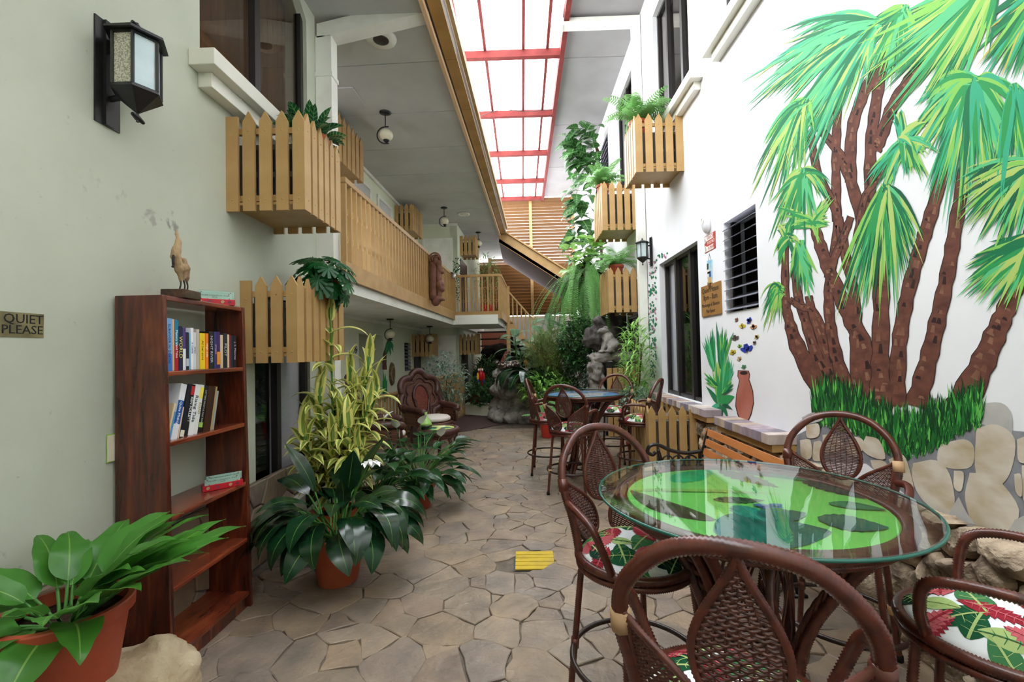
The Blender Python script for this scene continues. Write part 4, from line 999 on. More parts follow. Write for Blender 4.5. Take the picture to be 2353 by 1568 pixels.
# card holders: red boxes with a "table closed" notice
m_redbox = mat('red_lacquer', srgb(190, 20, 40), .35, .5); m_card = mat('pale_green_card', srgb(206, 222, 212), .5); m_ink = mat('dark_ink', srgb(24, 24, 28), .6)
m_dot = mat('red_dot', srgb(180, 30, 50), .5); m_spi = mat('pale_spiral', srgb(190, 214, 150), .5); m_spi2 = mat('dull_blue_spiral', srgb(70, 60, 90), .5)
m_acry = glass_mat('acrylic', (.9, .96, .94), 1.45, 1)
def notice(label, x, y, z, w=.2, rz=R(-45)):
    o = thing('notice_holder', label, 'notice holder', (x, y, z), rz, 'closed table notices')
    b = MB().box2((-.05, 0, 0), (0, w, .032)).build('red_box', m_redbox, o, bevel=.002)
    for k, (yy, m_) in enumerate(((.025, m_spi), (.07, m_spi2), (.135, m_spi), (.17, m_spi2))):
        MB().tube([(.0008, yy+r*math.cos(a), .016+r*math.sin(a)) for r, a in [(.009*(1-i/26), i*.62) for i in range(24)]], .0011, 4).build('painted_spiral', m_, b)
    for j, (xx, zz, yy) in enumerate(((-.008, .03, .01), (-.028, .042, .022))):
        c = MB().box2((xx, yy, zz-.004), (xx+.003, yy+w*.88, zz+.036)).build('notice_card', m_card, o)
        MB().box2((xx+.0032, yy-.003, zz-.004), (xx+.005, yy+w*.88+.003, zz+.042)).build('clear_front', m_acry, c)
        cy = yy+w*.44
        text('This table is closed 8 p.m. - 8 a.m.\nSorry!', 'notice_lettering', m_ink, c, (xx+.0036, cy, zz+.018), .0105, FACE_PX, .0002)
        for q, (u, v) in enumerate(((-.075, .03), (.07, .03), (-.066, .003), (.072, .004), (-.035, .002))):
            MB().ball((xx+.0034, cy+u, zz+v), (.0006, .003, .003), 8, 5).build('painted_dot', m_dot, c)
    return o
notice('red box with closed-table cards on top of the bookcase behind the bird carving', -1.83, 2.50, 1.806)
notice('red box with closed-table cards on the third bookcase shelf', -1.80, 2.515, .749)
# carved bird on a block
m_drift = mat('driftwood', srgb(188, 160, 124), .8, .2, col2=srgb(128, 102, 76), nscale=14, lo=.35, hi=.7, bump=.6, bscale=45, stretch=(1, 1, .3))
o = thing('bird_carving', 'driftwood carving of a long-necked wading bird on a dark block', 'carving', (-1.755, 2.30, 1.805), .12)
MB().box2((-.055, -.07, 0), (.06, .07, .044)).build('block', wood_mat('burl_block', srgb(26, 16, 12), srgb(62, 34, 20), srgb(110, 64, 32), (8, 8, 8), .3), o, bevel=.003)
blob('bird_body', [((0, -.03, .33), (.004, -.022, .29), .009, .011), ((.004, -.022, .30), (0, -.04, .22), .014, .024), ((0, -.04, .22), (0, -.01, .15), .024, .022), ((0, -.01, .15), (0, .0, .095), .016, .009),
    ((0, .022, .205), (0, .042, .165), .016, .022), ((0, .042, .165), (0, .05, .12), .020, .013), ((0, .01, .16), (0, .03, .17), .02, .02), ((0, -.036, .35), (.0, -.03, .325), .006, .010), ((0, .05, .12), (0, .05, .09), .011, .006), ((0, .028, .14), (0, .025, .10), .012, .006)], m_drift, o, .006, .004, 40, 3)
for (y0, y1) in ((0, -.012), (.025, .03), (.05, .054)):
    MB().tube([(0, y0, .10), (.004, (y0+y1)/2, .075), (0, y1, .044)], [.005, .0035, .004], 6).build('bird_leg', mat('dark_wood', srgb(42, 30, 26), .6), o, smooth=True)
MB().tube(bez([(0, -.055, .22), (.004, -.068, .19), (.002, -.062, .16), (.006, -.075, .155)], 5), [.006]*16, 6).build('lifted_foot', mat('dark_wood', srgb(42, 30, 26), .6), o, smooth=True)

# ------------------------------------------------------------------ wall lantern and brass sign
m_frost = mat('frosted_pane', srgb(206, 220, 222), .3, .5, col2=srgb(176, 196, 200), nscale=5); m_mesh_ = mat('wire_mesh_pane', srgb(206, 202, 184), .4, .5, col2=srgb(150, 146, 130), nscale=160, lo=.48, hi=.52)
m_lamp = mat('lamp_black_metal', srgb(22, 22, 24), .4, .5, bump=.1, bscale=40)
def lantern(label, loc, rz, plate=True, s=1.0, group='wall lanterns', meshpane=True):
    o = thing('wall_lantern', label, 'lantern', loc, rz, group); o.scale = (s, s, s)
    hexp = lambda r, z, off=0: [(.15+r*math.cos(R(60*k+off)), r*math.sin(R(60*k+off)), z) for k in range(6)]
    # origin on the wall, out along local +x
    if plate:
        MB().box2((0, -.065, -.26), (.008, .065, .24)).box2((.008, -.025, -.26), (.022, .02, .24)).build('back_plate', m_lamp, o)
        MB().tube([(.01, 0, .10), (.06, 0, .10)], .014, 8).build('bracket', m_lamp, o); MB().tube([(.01, 0, -.13), (.08, 0, -.12)], .014, 8).build('bracket', m_lamp, o)
    r = .095
    mb = MB()
    for z, rr in ((.135, r+.006), (-.115, r+.002)):
        a, b = hexp(rr, z), hexp(rr, z+.018); mb.add(a+b, [tuple(range(5, -1, -1)), tuple(range(6, 12))]+[(k, (k+1) % 6, 6+(k+1) % 6, 6+k) for k in range(6)])
    for p in hexp(r, -.1): mb.tube([p, (p[0], p[1], .14)], .008, 5)
    mb.build('cage', m_lamp, o)
    a, b, c = hexp(.128, .145), hexp(.125, .158), (.15, 0, .205)
    MB().add(a+b+[c], [tuple(range(5, -1, -1))]+[(k, (k+1) % 6, 6+(k+1) % 6, 6+k) for k in range(6)]+[(6+k, 6+(k+1) % 6, 12) for k in range(6)]).build('lantern_roof', m_lamp, o)
    a, c = hexp(.105, -.115), (.15, 0, -.205); a2 = hexp(.10, -.10)
    MB().add(a+a2+[c], [(k, 12, (k+1) % 6) for k in range(6)]+[(k, (k+1) % 6, 6+(k+1) % 6, 6+k) for k in range(6)]+[tuple(range(6, 12))]).build('lantern_base', m_lamp, o)
    for z in (.215, -.222): MB().tube([(.15, -.03, z+.008), (.15, 0, z), (.15, .035, z-.008)], [.008, .014, .008], 6).tube([(.15, 0, z-.02), (.15, 0, z+.02)], .006, 6).build('finial', m_lamp, o)
    h = hexp(r-.004, -.098); t = hexp(r-.004, .138)
    for k in range(6):
        MB().prism([h[k], h[(k+1) % 6], t[(k+1) % 6], t[k]], Vector((math.cos(R(60*k+30)), math.sin(R(60*k+30)), 0))*-.003).build('pane', m_mesh_ if (meshpane and k == 5-1) else m_frost, o)
    return o
lantern('large black hexagonal wall lantern on a tall back plate, pale green wall', (XL, 2.09, 2.865), 0, s=1.0)
m_brass = mat('tarnished_brass', srgb(158, 148, 108), .35, .5, .6, col2=srgb(112, 104, 76), nscale=9, lo=.4, hi=.7)
q = thing('brass_sign', 'tarnished brass plate reading QUIET PLEASE on the pale green wall', 'sign', (XL, 1.729, 1.645))
MB().box2((0, -.078, -.050), (.003, .078, .046)).build('plate', m_brass, q)
text('QUIET', 'sign_lettering', m_black, q, (.0034, .004, .020), .050, FACE_PX, .0006); text('PLEASE', 'sign_lettering', m_black, q, (.0034, 0, -.022), .048, FACE_PX, .0006)

# ------------------------------------------------------------------ picket boxes round the air conditioners
m_ac = mat('ac_grey', srgb(112, 106, 100), .5); m_grille = mat('ac_grille', srgb(40, 40, 44), .5)
def picket_mesh(w, h, th=.02, flat=False):
    p = [(-w/2, 0, 0), (w/2, 0, 0), (w/2, 0, h if flat else h-w*.9)]+([] if flat else [(0, 0, h)])+[(-w/2, 0, h if flat else h-w*.9)]
    mb = MB().prism(p, (0, th, 0))
    for z in (.075, h-w*.9-.06):
        mb.lathe([(.007, 0), (.005, .003), (.001, .004)], (0, 0, 0), 8)
        n = 8*3
        for i in range(len(mb.v)-n, len(mb.v)): x, y, zz = mb.v[i]; mb.v[i] = (x, -zz, y+z)
    return mb.mesh('picket', m_tan)
def picket_box(label, x_wall, out, y0, y1, depth, z0, z1, n_near, n_front, base=None, rz=0, bottom=True, group='picket boxes hiding air conditioners', ac=None, far=True):
    """fence-like box hung on a wall; out = +1 when it juts towards +x. y0 near face, y1 far face"""
    o = thing('picket_box', label, 'picket box', base or (0, 0, 0), rz, group)
    h = z1-z0; xo = x_wall+out*depth
    w = depth/(n_near+.4*(n_near-1)) if n_near > 1 else depth; wf = (y1-y0)/(n_front+.45*(n_front-1))
    mn, mnf, mf = picket_mesh(w, h), picket_mesh(w, h*.95, flat=True), picket_mesh(wf, h)
    for k in range(n_near):
        x = x_wall+out*(w/2+k*1.4*w); inst(mnf if k == 0 else mn, 'picket', o, (x, y0, z0))
        if far: inst(mn, 'picket', o, (x, y1, z0))
    for k in range(n_front):
        y = y0+.02+wf/2+k*(y1-y0-wf-.02)/(n_front-1); inst(mf, 'picket', o, (xo, y, z0), rz=R(90)*out)
    for z in (z0+.07, z1-w*.9-.075):
        MB().box2((x_wall, y0+.02, z), (xo-out*.02, y0+.045, z+.04)).build('rail', m_tan, o); MB().box2((xo-out*.045, y0+.045, z), (xo-out*.02, y1, z+.04)).build('rail', m_tan, o)
    if bottom: MB().box2((x_wall, y0+.022, z0+.045), (xo-out*.022, y1-.002, z0+.065)).build('floor_board', m_tan, o)
    if ac:
        b = thing('air_conditioner', ac, 'air conditioner', base or (0, 0, 0), rz, 'air conditioners inside picket boxes')
        xa, xb = x_wall+out*.02, x_wall+out*(depth-.09); ya, yb_ = y0+.1, y1-.06; za, zb = z0+.068, z1-w-.10
        MB().box2((xa, ya, za), (xb, yb_, zb)).build('casing', m_ac, b, bevel=.006)
        mb = MB()
        for i in range(9):
            x = xa+(xb-xa)*(.12+.76*i/8); mb.box2((x-.006, ya-.006, za+.04), (x+.006, ya+.002, (za+zb)/2-.02)); mb.box2((x-.006, ya-.006, (za+zb)/2+.02), (x+.006, ya+.002, zb-.04))
        mb.build('side_grille', m_grille, b)['kind'] = 'stuff'
        MB().box2((xb, ya+.03, za+.03), (xb+out*.006, yb_-.03, zb-.03)).build('front_grille', m_grille, b)
    return o
picket_box('large tan picket box below the upper window sill, leafy pot in its top', XL, 1, 2.96, 3.54, .53, 2.47, 3.14, 5, 6, ac='air conditioner inside the picket box below the upper window sill')
picket_box('tan picket box above the dark window beside the bookcase, split-leaf pot in its top', XL, 1, 3.10, 3.90, .40, 1.455, 2.06, 4, 7, ac='air conditioner inside the picket box beside the bookcase')
picket_box('biggest tan picket box on the white wall, topped by a fern below the upper windows', XR, -1, 5.5, 6.05, .58, 3.64, 4.36, 5, 5, ac='air conditioner inside the high picket box on the white wall')
picket_box('tan picket box high on the white wall, partly behind the biggest fern box', XR, -1, 7.70, 8.55, .60, 3.52, 4.36, 5, 5, ac='air conditioner inside the picket box by the climbing leaves')
picket_box('tan picket box behind the black lantern beside the downpipe', XR, -1, 7.44, 8.24, .58, 2.10, 2.84, 5, 5, ac='air conditioner inside the picket box behind the black lantern')
picket_box('tan picket enclosure on the floor below the sliding window', 1.89, -1, 5.04, 5.86, .53, .03, .865, 5, 6, bottom=False, ac='air conditioner inside the floor-standing picket enclosure')
# set-back building's boxes (its own frame)
BL = (-1.74, 4.4, 0)
picket_box('narrow tan picket box close under the balcony ceiling beside the downpipe', -1.12, 1, 1.30, 2.15, .50, 4.02, 4.66, 4, 6, BL, R(-2), ac='air conditioner in the picket box beside the downpipe under the ceiling')
picket_box('tan picket box over the middle of the balcony, below the ceiling vent', -1.12, 1, 5.2, 5.95, .40, 4.13, 4.72, 4, 6, BL, R(-2), ac='air conditioner in the picket box over the middle of the balcony')
picket_box('tan picket box at the far end of the balcony next to door 29', -.12, 1, 7.5, 8.1, .42, 4.06, 4.6, 4, 4, BL, R(-2), ac='air conditioner in the picket box next to door 29')
picket_box('tan picket box under the balcony beside door 22', -1.12, 1, 6.35, 6.95, .50, 1.42, 1.98, 5, 4, BL, R(-2), ac='air conditioner in the picket box beside door 22')
picket_box('tan picket box under the balcony next to the stairs', -.12, 1, 7.2, 7.8, .46, 1.44, 1.98, 5, 4, BL, R(-2), ac='air conditioner in the picket box next to the stairs')
# ------------------------------------------------------------------ potted plants at the left
def leafy(o, variants, n, rng, base_r, z, r_az=None, sc=(.8, 1.15), center=(0, 0), tilt=.25, name='leaf'):
    for k in range(n):
        az = rng.uniform(0, 2*math.pi) if r_az is None else rng.uniform(*r_az)
        rr = base_r*math.sqrt(rng.random()); b = az+rng.uniform(-.5, .5)
        ob = inst(variants[k % len(variants)], name, o, (center[0]+rr*math.cos(b), center[1]+rr*math.sin(b), z), sc=rng.uniform(*sc), rot=(rng.uniform(-tilt, tilt), 0, az))
rng = random.Random(4)
# fresh green philodendron on a stone seat
st = blob('stone_seat', [(-1.60, 1.60, .12, .27, .36, .28), (-1.56, 1.62, .22, .27, .33, .18), (-1.48, 1.78, .2, .18, .16, .2)], mat('pale_sandstone', srgb(206, 188, 158), .85, .2, col2=srgb(170, 148, 118), nscale=7, ndetail=8, bump=.7, bscale=26), None, .022, .035, 7, 2)
tag(st, 'pale rough sandstone block carrying the terracotta pot by the bookcase', 'stone')
p = thing('potted_philodendron', 'terracotta plastic pot of broad fresh green leaves before the bookcase', 'potted plant', (-1.585, 1.545, .375))
pot(p, .135, .178, .285, m_terra)
V = [leaf_mesh('leaf', [m_phil, m_stem], L=l, W=w, e0=e, bend=b, prof='ovate', fold=.18, n=14, wave=.04, stalk=s, sr=.006) for l, w, e, b, s in
     ((.30, .115, 1.0, .9, .10), (.28, .11, .8, .8, .12), (.27, .12, 1.2, 1.2, .12), (.25, .12, .55, 1.2, .08), (.30, .10, .7, .5, .14), (.22, .13, .4, 1.7, .08))]
for k, (az, vi, s) in enumerate([(20, 0, 1.1), (5, 1, 1.15), (-12, 4, 1.2), (-25, 1, 1.05), (40, 0, 1.15), (60, 2, 1.1), (85, 2, 1.1), (110, 0, 1), (140, 2, .95), (170, 1, .9), (200, 3, .9), (230, 3, .9), (-40, 3, 1.05), (-65, 5, 1.1), (-95, 3, .85), (-130, 5, .8), (15, 4, 1.2), (-5, 0, .9), (30, 2, .85), (75, 0, .8), (120, 2, .8), (-80, 2, .6), (-50, 1, .8), (50, 4, 1.1), (155, 0, 1), (-155, 2, .9), (10, 2, 1.1), (35, 1, 1.1), (65, 0, 1), (95, 1, .95), (-15, 2, .9), (0, 0, 1.15), (-30, 4, 1.0), (130, 1, .9), (-110, 3, .9), (-175, 3, .9), (22, 4, 1.3)]):
    inst(V[vi], 'leaf', p, (.05*math.cos(R(az)), .05*math.sin(R(az)), .235), sc=s, rot=(rng.uniform(-.25, .25), 0, R(az)))
# big dark broad-leaved plant
p = thing('potted_lily', 'big terracotta pot of drooping glossy dark green leaves on the floor', 'potted plant', (-1.26, 3.04, 0))
pot(p, .125, .185, .32, m_terra2)
V = [leaf_mesh('leaf', [m_asp, m_stem], L=l, W=w, e0=e, bend=b, prof='lance', fold=.22, n=12, wave=.015, stalk=s, sr=.007, curl=.15, power=1.5) for l, w, e, b, s in
     ((.40, .17, 1.30, 2.7, .28), (.42, .175, 1.15, 2.6, .28), (.40, .165, 1.35, 1.9, .34), (.44, .165, 1.0, 2.4, .26), (.36, .16, .8, 2.3, .22), (.42, .15, 1.45, .7, .38), (.38, .165, 1.15, 3.0, .34))]
for k, (az, vi, s) in enumerate([(-100, 0, 1), (-85, 6, .95), (-120, 1, 1), (-60, 1, .95), (-35, 3, 1.0), (-140, 0, 1.05), (-160, 3, 1.05), (180, 1, 1), (-15, 0, 1), (5, 3, 1.0), (25, 1, 1), (-50, 4, 1.15), (-20, 4, 1.1), (-110, 4, .95), (-150, 4, 1.2), (-75, 2, .9), (-130, 2, .95), (-30, 2, .9), (60, 2, .95), (100, 2, 1), (150, 2, 1.0), (40, 5, .95), (-70, 5, .95), (170, 5, .95), (120, 0, .95), (80, 1, 1), (15, 6, 1.0), (-5, 4, 1.2), (-90, 5, .7), (-45, 0, .85), (160, 4, 1.1), (-105, 3, .8), (-170, 6, 1.05), (-145, 6, 1), (-115, 6, 1), (-60, 6, 1), (-25, 6, 1.05), (-40, 1, 1.05), (-128, 0, 1.05), (10, 1, 1.1), (-12, 6, .95), (35, 0, 1), (135, 1, 1), (-100, 4, 1.1), (-178, 4, 1.1), (-65, 4, 1.05)]):
    inst(V[vi], 'leaf', p, (.07*math.cos(R(az+20)), .07*math.sin(R(az+20)), .28), sc=s*.94, rot=(rng.uniform(-.3, .3), 0, R(az)))
mb = MB(); mb.tube(bez([(.04, 0, .28), (.12, -.03, .55), (.24, -.05, .80)], 5), .006, 6); stx = mb.build('flower_stalk', m_stem, p, smooth=True)
m_petal = mat('white_petal', srgb(246, 246, 244), .5, .3)
for j, (dx, dy, dz) in enumerate(((.24, -.05, .80), (.27, -.02, .785), (.215, -.06, .79))):
    mb = MB()
    for k in range(6): blade(mb, .055, .026, -.2, .7, 'lance', n=4, az=R(60*k+j*20), base=(dx, dy, dz), mi=0, smi=0)
    mb.lathe([(.004, -.02), (.012, -.004), (.013, .006)], (dx, dy, dz), 8)
    mb.build('star_flower', [m_petal], p)
# yellow-edged dracaena: tall stems
p = thing('potted_dracaena', 'tall yellow-green striped cane plant in front of the dark window', 'potted plant', (-1.52, 3.62, 0))
pot(p, .13, .17, .28, m_terra2)
V = [leaf_mesh('leaf', [m_drac, m_stem], L=l, W=w, e0=e, bend=b, prof='strap', fold=.3, n=8, stalk=0) for l, w, e, b in ((.21, .054, .75, 1.6), (.23, .056, .5, 1.4), (.20, .052, 1.0, 1.9), (.18, .05, .2, 1.2), (.21, .054, 1.1, 1.0))]
stems = [((0, 0), (.0, -.05, 1.88)), ((.05, .03), (.26, .1, 1.48)), ((-.04, .04), (-.12, -.02, 1.12)), ((.03, -.05), (.12, -.16, 1.05)), ((-.02, -.05), (-.06, -.12, 1.25)), ((.06, -.02), (.3, -.05, 1.1)), ((.05, .05), (.22, .16, 1.3)), ((0, .06), (.1, .1, 1.4)), ((.02, -.06), (.2, -.2, .95)), ((.05, 0), (.16, .02, 1.2)), ((-.05, -.02), (-.2, -.1, .98)), ((.04, -.04), (.08, -.22, .85)), ((-.03, -.05), (-.12, -.24, .9)), ((.06, .02), (.34, .06, 1.25)), ((.05, -.03), (.26, -.16, .8)), ((-.02, .03), (-.02, .05, 1.05))]
for k, ((bx, by), (tx, ty, tz)) in enumerate(stems):
    path = bez([(bx, by, .24), (bx*.4+tx*.5+.03*math.sin(k), by*.4+ty*.5, .24+(tz-.24)*.5), (tx, ty, tz)], 8); MB().tube(path, .008, 6).build('cane', m_stem, p, smooth=True)
    n = 26 if k == 0 else 22
    for i in range(n):
        t = (.30 if k else .34)+(.70 if k else .66)*i/(n-1); q = path[min(len(path)-1, int(t*(len(path)-1)))]; az = i*2.4+k
        top = 1 if i < n-3 else 0
        inst(V[(i+k) % 5] if top else V[4], 'leaf', p, q, sc=rng.uniform(1.0, 1.45), rot=(rng.uniform(-.2, .2), 0 if top else -R(35), az))
# white-flowered spathe plants
for (x, y, n, sd, lab) in ((-1.04, 4.45, 95, 5, 'pot of dark green pointed leaves with white spathes by the wicker table'), (-1.34, 4.02, 60, 9, 'pot of glossy leaves half hidden behind the big dark-leaved plant')):
    p = thing('potted_spathe_plant', lab, 'potted plant', (x, y, 0)); r2 = random.Random(sd)
    pot(p, .11, .15, .24, m_terra)
    V = [leaf_mesh('leaf', [m_lily, m_stem], L=l, W=w, e0=e, bend=b, prof='ovate', fold=.25, n=8, stalk=s, sr=.004) for l, w, e, b, s in ((.24, .10, 1.1, 1.7, .36), (.25, .105, .9, 1.7, .32), (.22, .095, 1.3, 1.5, .44), (.24, .10, .7, 1.8, .26), (.22, .105, 1.4, 1.8, .52))]
    leafy(p, V, n, r2, .08, .2, sc=(.85, 1.15), tilt=.35)
    if n > 70:
        for k, (dx, dy, dz, az) in enumerate(((-.20, -.05, .80, 0), (.02, .05, .82, .8), (-.33, -.02, .86, 2), (.22, .02, .70, .4))):
            f = thing('x', 'x', 'x'); bpy.data.objects.remove(f)
            MB().tube(bez([(dx*.2, dy*.2, .22), (dx*.7, dy*.7, .55), (dx, dy, dz)], 5), .0035, 5).build('flower_stalk', m_stem, p, smooth=True)
            mb = MB(); blade(mb, .14, .09, 1.0, .5, 'ovate', fold=.4, n=8, az=az-1.6, base=(dx, dy, dz-.02)); mb.mat(1).tube([(dx, dy, dz), (dx+.004, dy-.008, dz+.05)], .005, 6)
            mb.build('white_spathe', [m_petal, mat('spadix', srgb(210, 206, 150), .6)], p, smooth=True)
# pots sitting in the picket boxes
def potted(label, x, y, z, kind, rng, s=1.0, lean=(0, 0), potr=.12):
    o = thing({'monstera': 'potted_split_leaf', 'fern': 'potted_fern', 'leafy': 'potted_leafy_plant'}[kind], label, 'potted plant', (x, y, z)); o.rotation_euler = (*lean, 0)
    pot(o, potr*.75, potr, .17*s, m_terra)
    if kind == 'fern':
        for k in range(34):
            mb = MB(); frond(mb, rng.uniform(.34, .56)*s, rng.uniform(.6, 1.45), rng.uniform(.9, 2.3), .085*s, 20, rng.uniform(0, 6.28), w=.36); mb.build('frond', m_fernl, o).location = (0, 0, .15*s)
    else:
        mt = m_fake if kind == 'leafy' else m_mons
        if kind == 'leafy':
            V = [leaf_mesh('leaf', [mt, m_stem], L=l, W=w, e0=e, bend=b, prof='lance', fold=.25, n=8, stalk=.05, sr=.004) for l, w, e, b in ((.22, .085, 1.1, 1.2), (.20, .08, .7, 1.0), (.24, .085, 1.3, .7), (.2, .09, .4, .8))]
            leafy(o, V, 34, rng, .08, .15*s, sc=(.8*s, 1.1*s))
        else:
            for k in range(46):
                az = k*2.4; e = rng.uniform(-.7, 1.4); L_ = rng.uniform(.13, .18)*s; st_ = rng.uniform(.08, .2)*s
                mb = MB(); d = Vector((math.cos(az)*math.cos(e), math.sin(az)*math.cos(e), math.sin(e))); c0 = Vector((0, 0, .17))+d*st_
                mb.mat(1).tube([(0, 0, .12), c0], .003, 5)
                n = (d*.8+Vector((0, 0, .45))).normalized(); ax = Vector((d.x*.5, d.y*.5, -.6+.5*math.sin(e))); ax = (ax-n*ax.dot(n)).normalized(); sd = n.cross(ax)
                ctr = c0+ax*L_*.4; K = 44; rim = []
                for i in range(K):
                    a = 2*math.pi*i/K; rr = L_*.56*(1+.18*math.cos(a))*(1 if i % 4 else .55)
                    rim.append(ctr+ax*rr*math.cos(a)+sd*rr*.95*math.sin(a)-n*(rr*rr*1.5))
                mb.mat(0).add([ctr]+rim, [(0, 1+i, 1+(i+1) % K) for i in range(K)], [(.5, .5)]+[(.5+.5*math.sin(2*math.pi*i/K), .5+.5*math.cos(2*math.pi*i/K)) for i in range(K)])
                mb.build('split_leaf', [m_mons, m_stem], o)
    return o
potted('red pot of artificial striped leaves in the large picket box under the upper window', -1.55, 3.33, 2.98, 'leafy', random.Random(2), .9)
potted('tilted terracotta pot of round split leaves on the picket box beside the bookcase', -1.62, 3.62, 1.97, 'monstera', random.Random(6), 1.0, (R(6), R(20)))
potted('pot of light green fern on the biggest picket box of the white wall', 1.55, 5.84, 4.22, 'fern', random.Random(12), 1.15)
potted('small fern pot on the picket box beside the climbing leaves', 1.50, 8.1, 4.24, 'fern', random.Random(13), 1.1)
potted('terracotta pot of bushy fern on the picket box behind the black lantern', 1.62, 7.75, 2.74, 'fern', random.Random(14), 1.1)
# ------------------------------------------------------------------ balcony railing, stairs, lamps
def lbt(name, label, cat, t=0, s=0, z=0, group=None):
    o = thing(name, label, cat, group=group); o.matrix_world = LBM @ Matrix.Translation((t, s, z)); return o
m_iron = mat('pale_iron', srgb(206, 176, 120), .45, .4)
def railing(label, o, length, along, n, z0=2.42, z1=3.2, board=True, rods=True):
    """top rail, bottom board, balusters and thin ringed rods; along = 'y' or 'x' in the thing's own frame"""
    sw = (lambda a, b, c: (a, b, c)) if along == 'y' else (lambda a, b, c: (b, a, c))
    b2 = lambda A, B: MB().box2(sw(*A), sw(*B))
    b2((-.035, 0, z1), (.035, length, z1+.055)).build('top_rail', m_tan, o, bevel=.006)
    if board: b2((-.01, 0, 2.245), (.03, length, z0)).build('bottom_board', m_tan, o)
    else: b2((-.02, 0, z0-.05), (.02, length, z0)).build('bottom_rail', m_tan, o)
    me = MB().box((0, 0, (z1-z0)/2), sw(.055, .034, z1-z0)).mesh('baluster', m_tan)
    for k in range(n): inst(me, 'baluster', o, sw(.0, .03+(length-.06)*k/(n-1), z0))
    if rods:
        mb = MB(); h = z1-z0; mb.tube([(0, 0, .06), (0, 0, h-.08)], .004, 5)
        for zz in (h*.30, h*.66): mb.tube([sw(0, .035*math.cos(a), zz+.035*math.sin(a)) for a in [2*math.pi*i/14 for i in range(14)]], .0035, 4, closed=True)
        me = mb.mesh('ringed_rod', m_iron)
        for k in range(n-1): inst(me, 'ringed_rod', o, sw(0, .03+(length-.06)*(k+.5)/(n-1), z0))
    return o
o = lbt('balcony_railing', 'long tan balcony railing running back from the white downpipe', 'railing', 0, 0); railing('', o, 5.85, 'y', 46)
o = lbt('balcony_railing', 'short tan balcony railing facing the viewer at the square landing', 'railing', .0, 5.86); railing('', o, 1.06, 'x', 9)
o = lbt('balcony_railing', 'tan landing railing turning back towards the stairs', 'railing', 1.06, 5.92); railing('', o, 2.1, 'y', 15)
# stair down to the garden
st = thing('garden_stair', 'tan wooden stair with slatted handrail descending from the landing', 'stair', (-.35, 12.1, 0))
sx, ex, sz, ez = 0, 1.35, 2.36, .75
me = MB().box((0, 0, 0), (.27, .9, .04)).mesh('tread', m_tan)
for k in range(8):
    t = k/7; inst(me, 'tread', st, (sx+(ex-sx)*t, .45, sz-.1+(ez-sz)*t))
MB().prism([(sx, 0, sz+.72), (ex, 0, ez+.72), (ex, 0, ez+.78), (sx, 0, sz+.78)], (0, .06, 0)).build('hand_rail', m_tan, st)
MB().prism([(sx, 0, sz-.2), (ex, 0, ez-.2), (ex, 0, ez+.02), (sx, 0, sz+.02)], (0, .05, 0)).build('stringer', m_tan, st)
me = MB().box((0, .03, .36), (.035, .035, .76)).mesh('baluster', m_tan)
for k in range(13): t = k/12; inst(me, 'baluster', st, (sx+(ex-sx)*t, 0, sz+(ez-sz)*t))
MB().box2((-.07, -.02, 1.0), (.03, .07, 3.24)).build('newel_post', m_tan, st)
st2 = thing('rear_stair', 'dark open-tread stair seen below the landing', 'stair', (-1.3, 13.2, 0))
for k in range(4): MB().box2((0, .25*k, 2.06-.2*k), (1.0, .25*k+.24, 2.1-.2*k)).build('tread', mat('dark_tread', srgb(58, 44, 36), .6), st2)
MB().box2((.02, 1.02, 0), (1.0, 1.06, 2.1)).build('back_panel', mat('rust_panel', srgb(168, 96, 76), .7), st2)
MB().box2((.98, 0, 0), (1.03, 1.0, 2.12)).build('stringer', mat('dark_tread', srgb(58, 44, 36), .6), st2)
# hanging globe lamps
m_globe = mat('opal_glass', srgb(222, 216, 190), .25, .5)
def pendant(label, x, y, z, s=1.0):
    o = thing('pendant_lamp', label, 'pendant lamp', (x, y, z), group='globe pendant lamps'); o.scale = (s, s, s)
    MB().lathe([(.075, 0), (.078, -.012), (.05, -.026), (.012, -.03)], n=20).build('canopy', m_black, o, smooth=True)
    MB().tube([(0, 0, -.02), (0, 0, -.20)], .008, 8).build('rod', m_black, o)
    MB().tube([(.045, 0, -.2)]+[(-.115*math.sin(a), 0, -.315+.115*math.cos(a)) for a in [math.pi*i/16 for i in range(17)]]+[(.045, 0, -.43)], .009, 7).build('hoop_arm', m_black, o, smooth=True)
    MB().ball((.01, 0, -.315), (.092, .092, .08), 20, 14).build('globe', m_globe, o, smooth=True)
    MB().lathe([(.01, -.425), (.035, -.40), (.045, -.385)], (.01, 0, 0), 14).build('globe_cup', m_black, o, smooth=True)
    return o
pendant('globe pendant lamp hanging nearest the downpipe under the upper ceiling', -1.80, 6.08, 4.79)
pendant('globe pendant lamp next to the round vent in front of door 29', -1.71, 10.2, 4.79)
pendant('globe pendant lamp at the far end of the upper ceiling', -1.15, 12.4, 4.79)
pendant('globe pendant lamp under the balcony before the painted palms', -2.365, 8.1, 2.13, .9)
pendant('globe pendant lamp under the balcony in front of the picket box by door 22', -2.155, 10.55, 2.13, .95)
o = thing('ceiling_vent', 'round white vent plate in the upper ceiling near door 29', 'vent', (-1.33, 10.7, 4.785), group='round ceiling fittings')
MB().lathe([(.15, 0), (.145, -.015), (.10, -.02), (.09, -.008)], n=28).build('plate', m_white, o, smooth=True); MB().lathe([(.09, -.006), (.03, -.018), (.001, -.018)], n=20).build('cone', m_lav, o, smooth=True)
o = thing('smoke_detector', 'round white ceiling fitting with a dark centre, partly cut by the white beam', 'detector', (-1.40, 4.62, 4.785), group='round ceiling fittings')
MB().lathe([(.16, 0), (.155, -.02), (.08, -.028)], n=28).build('plate', m_white, o, smooth=True); MB().lathe([(.085, -.026), (.07, -.034), (.001, -.034)], n=20).build('dark_centre', m_dark, o, smooth=True)
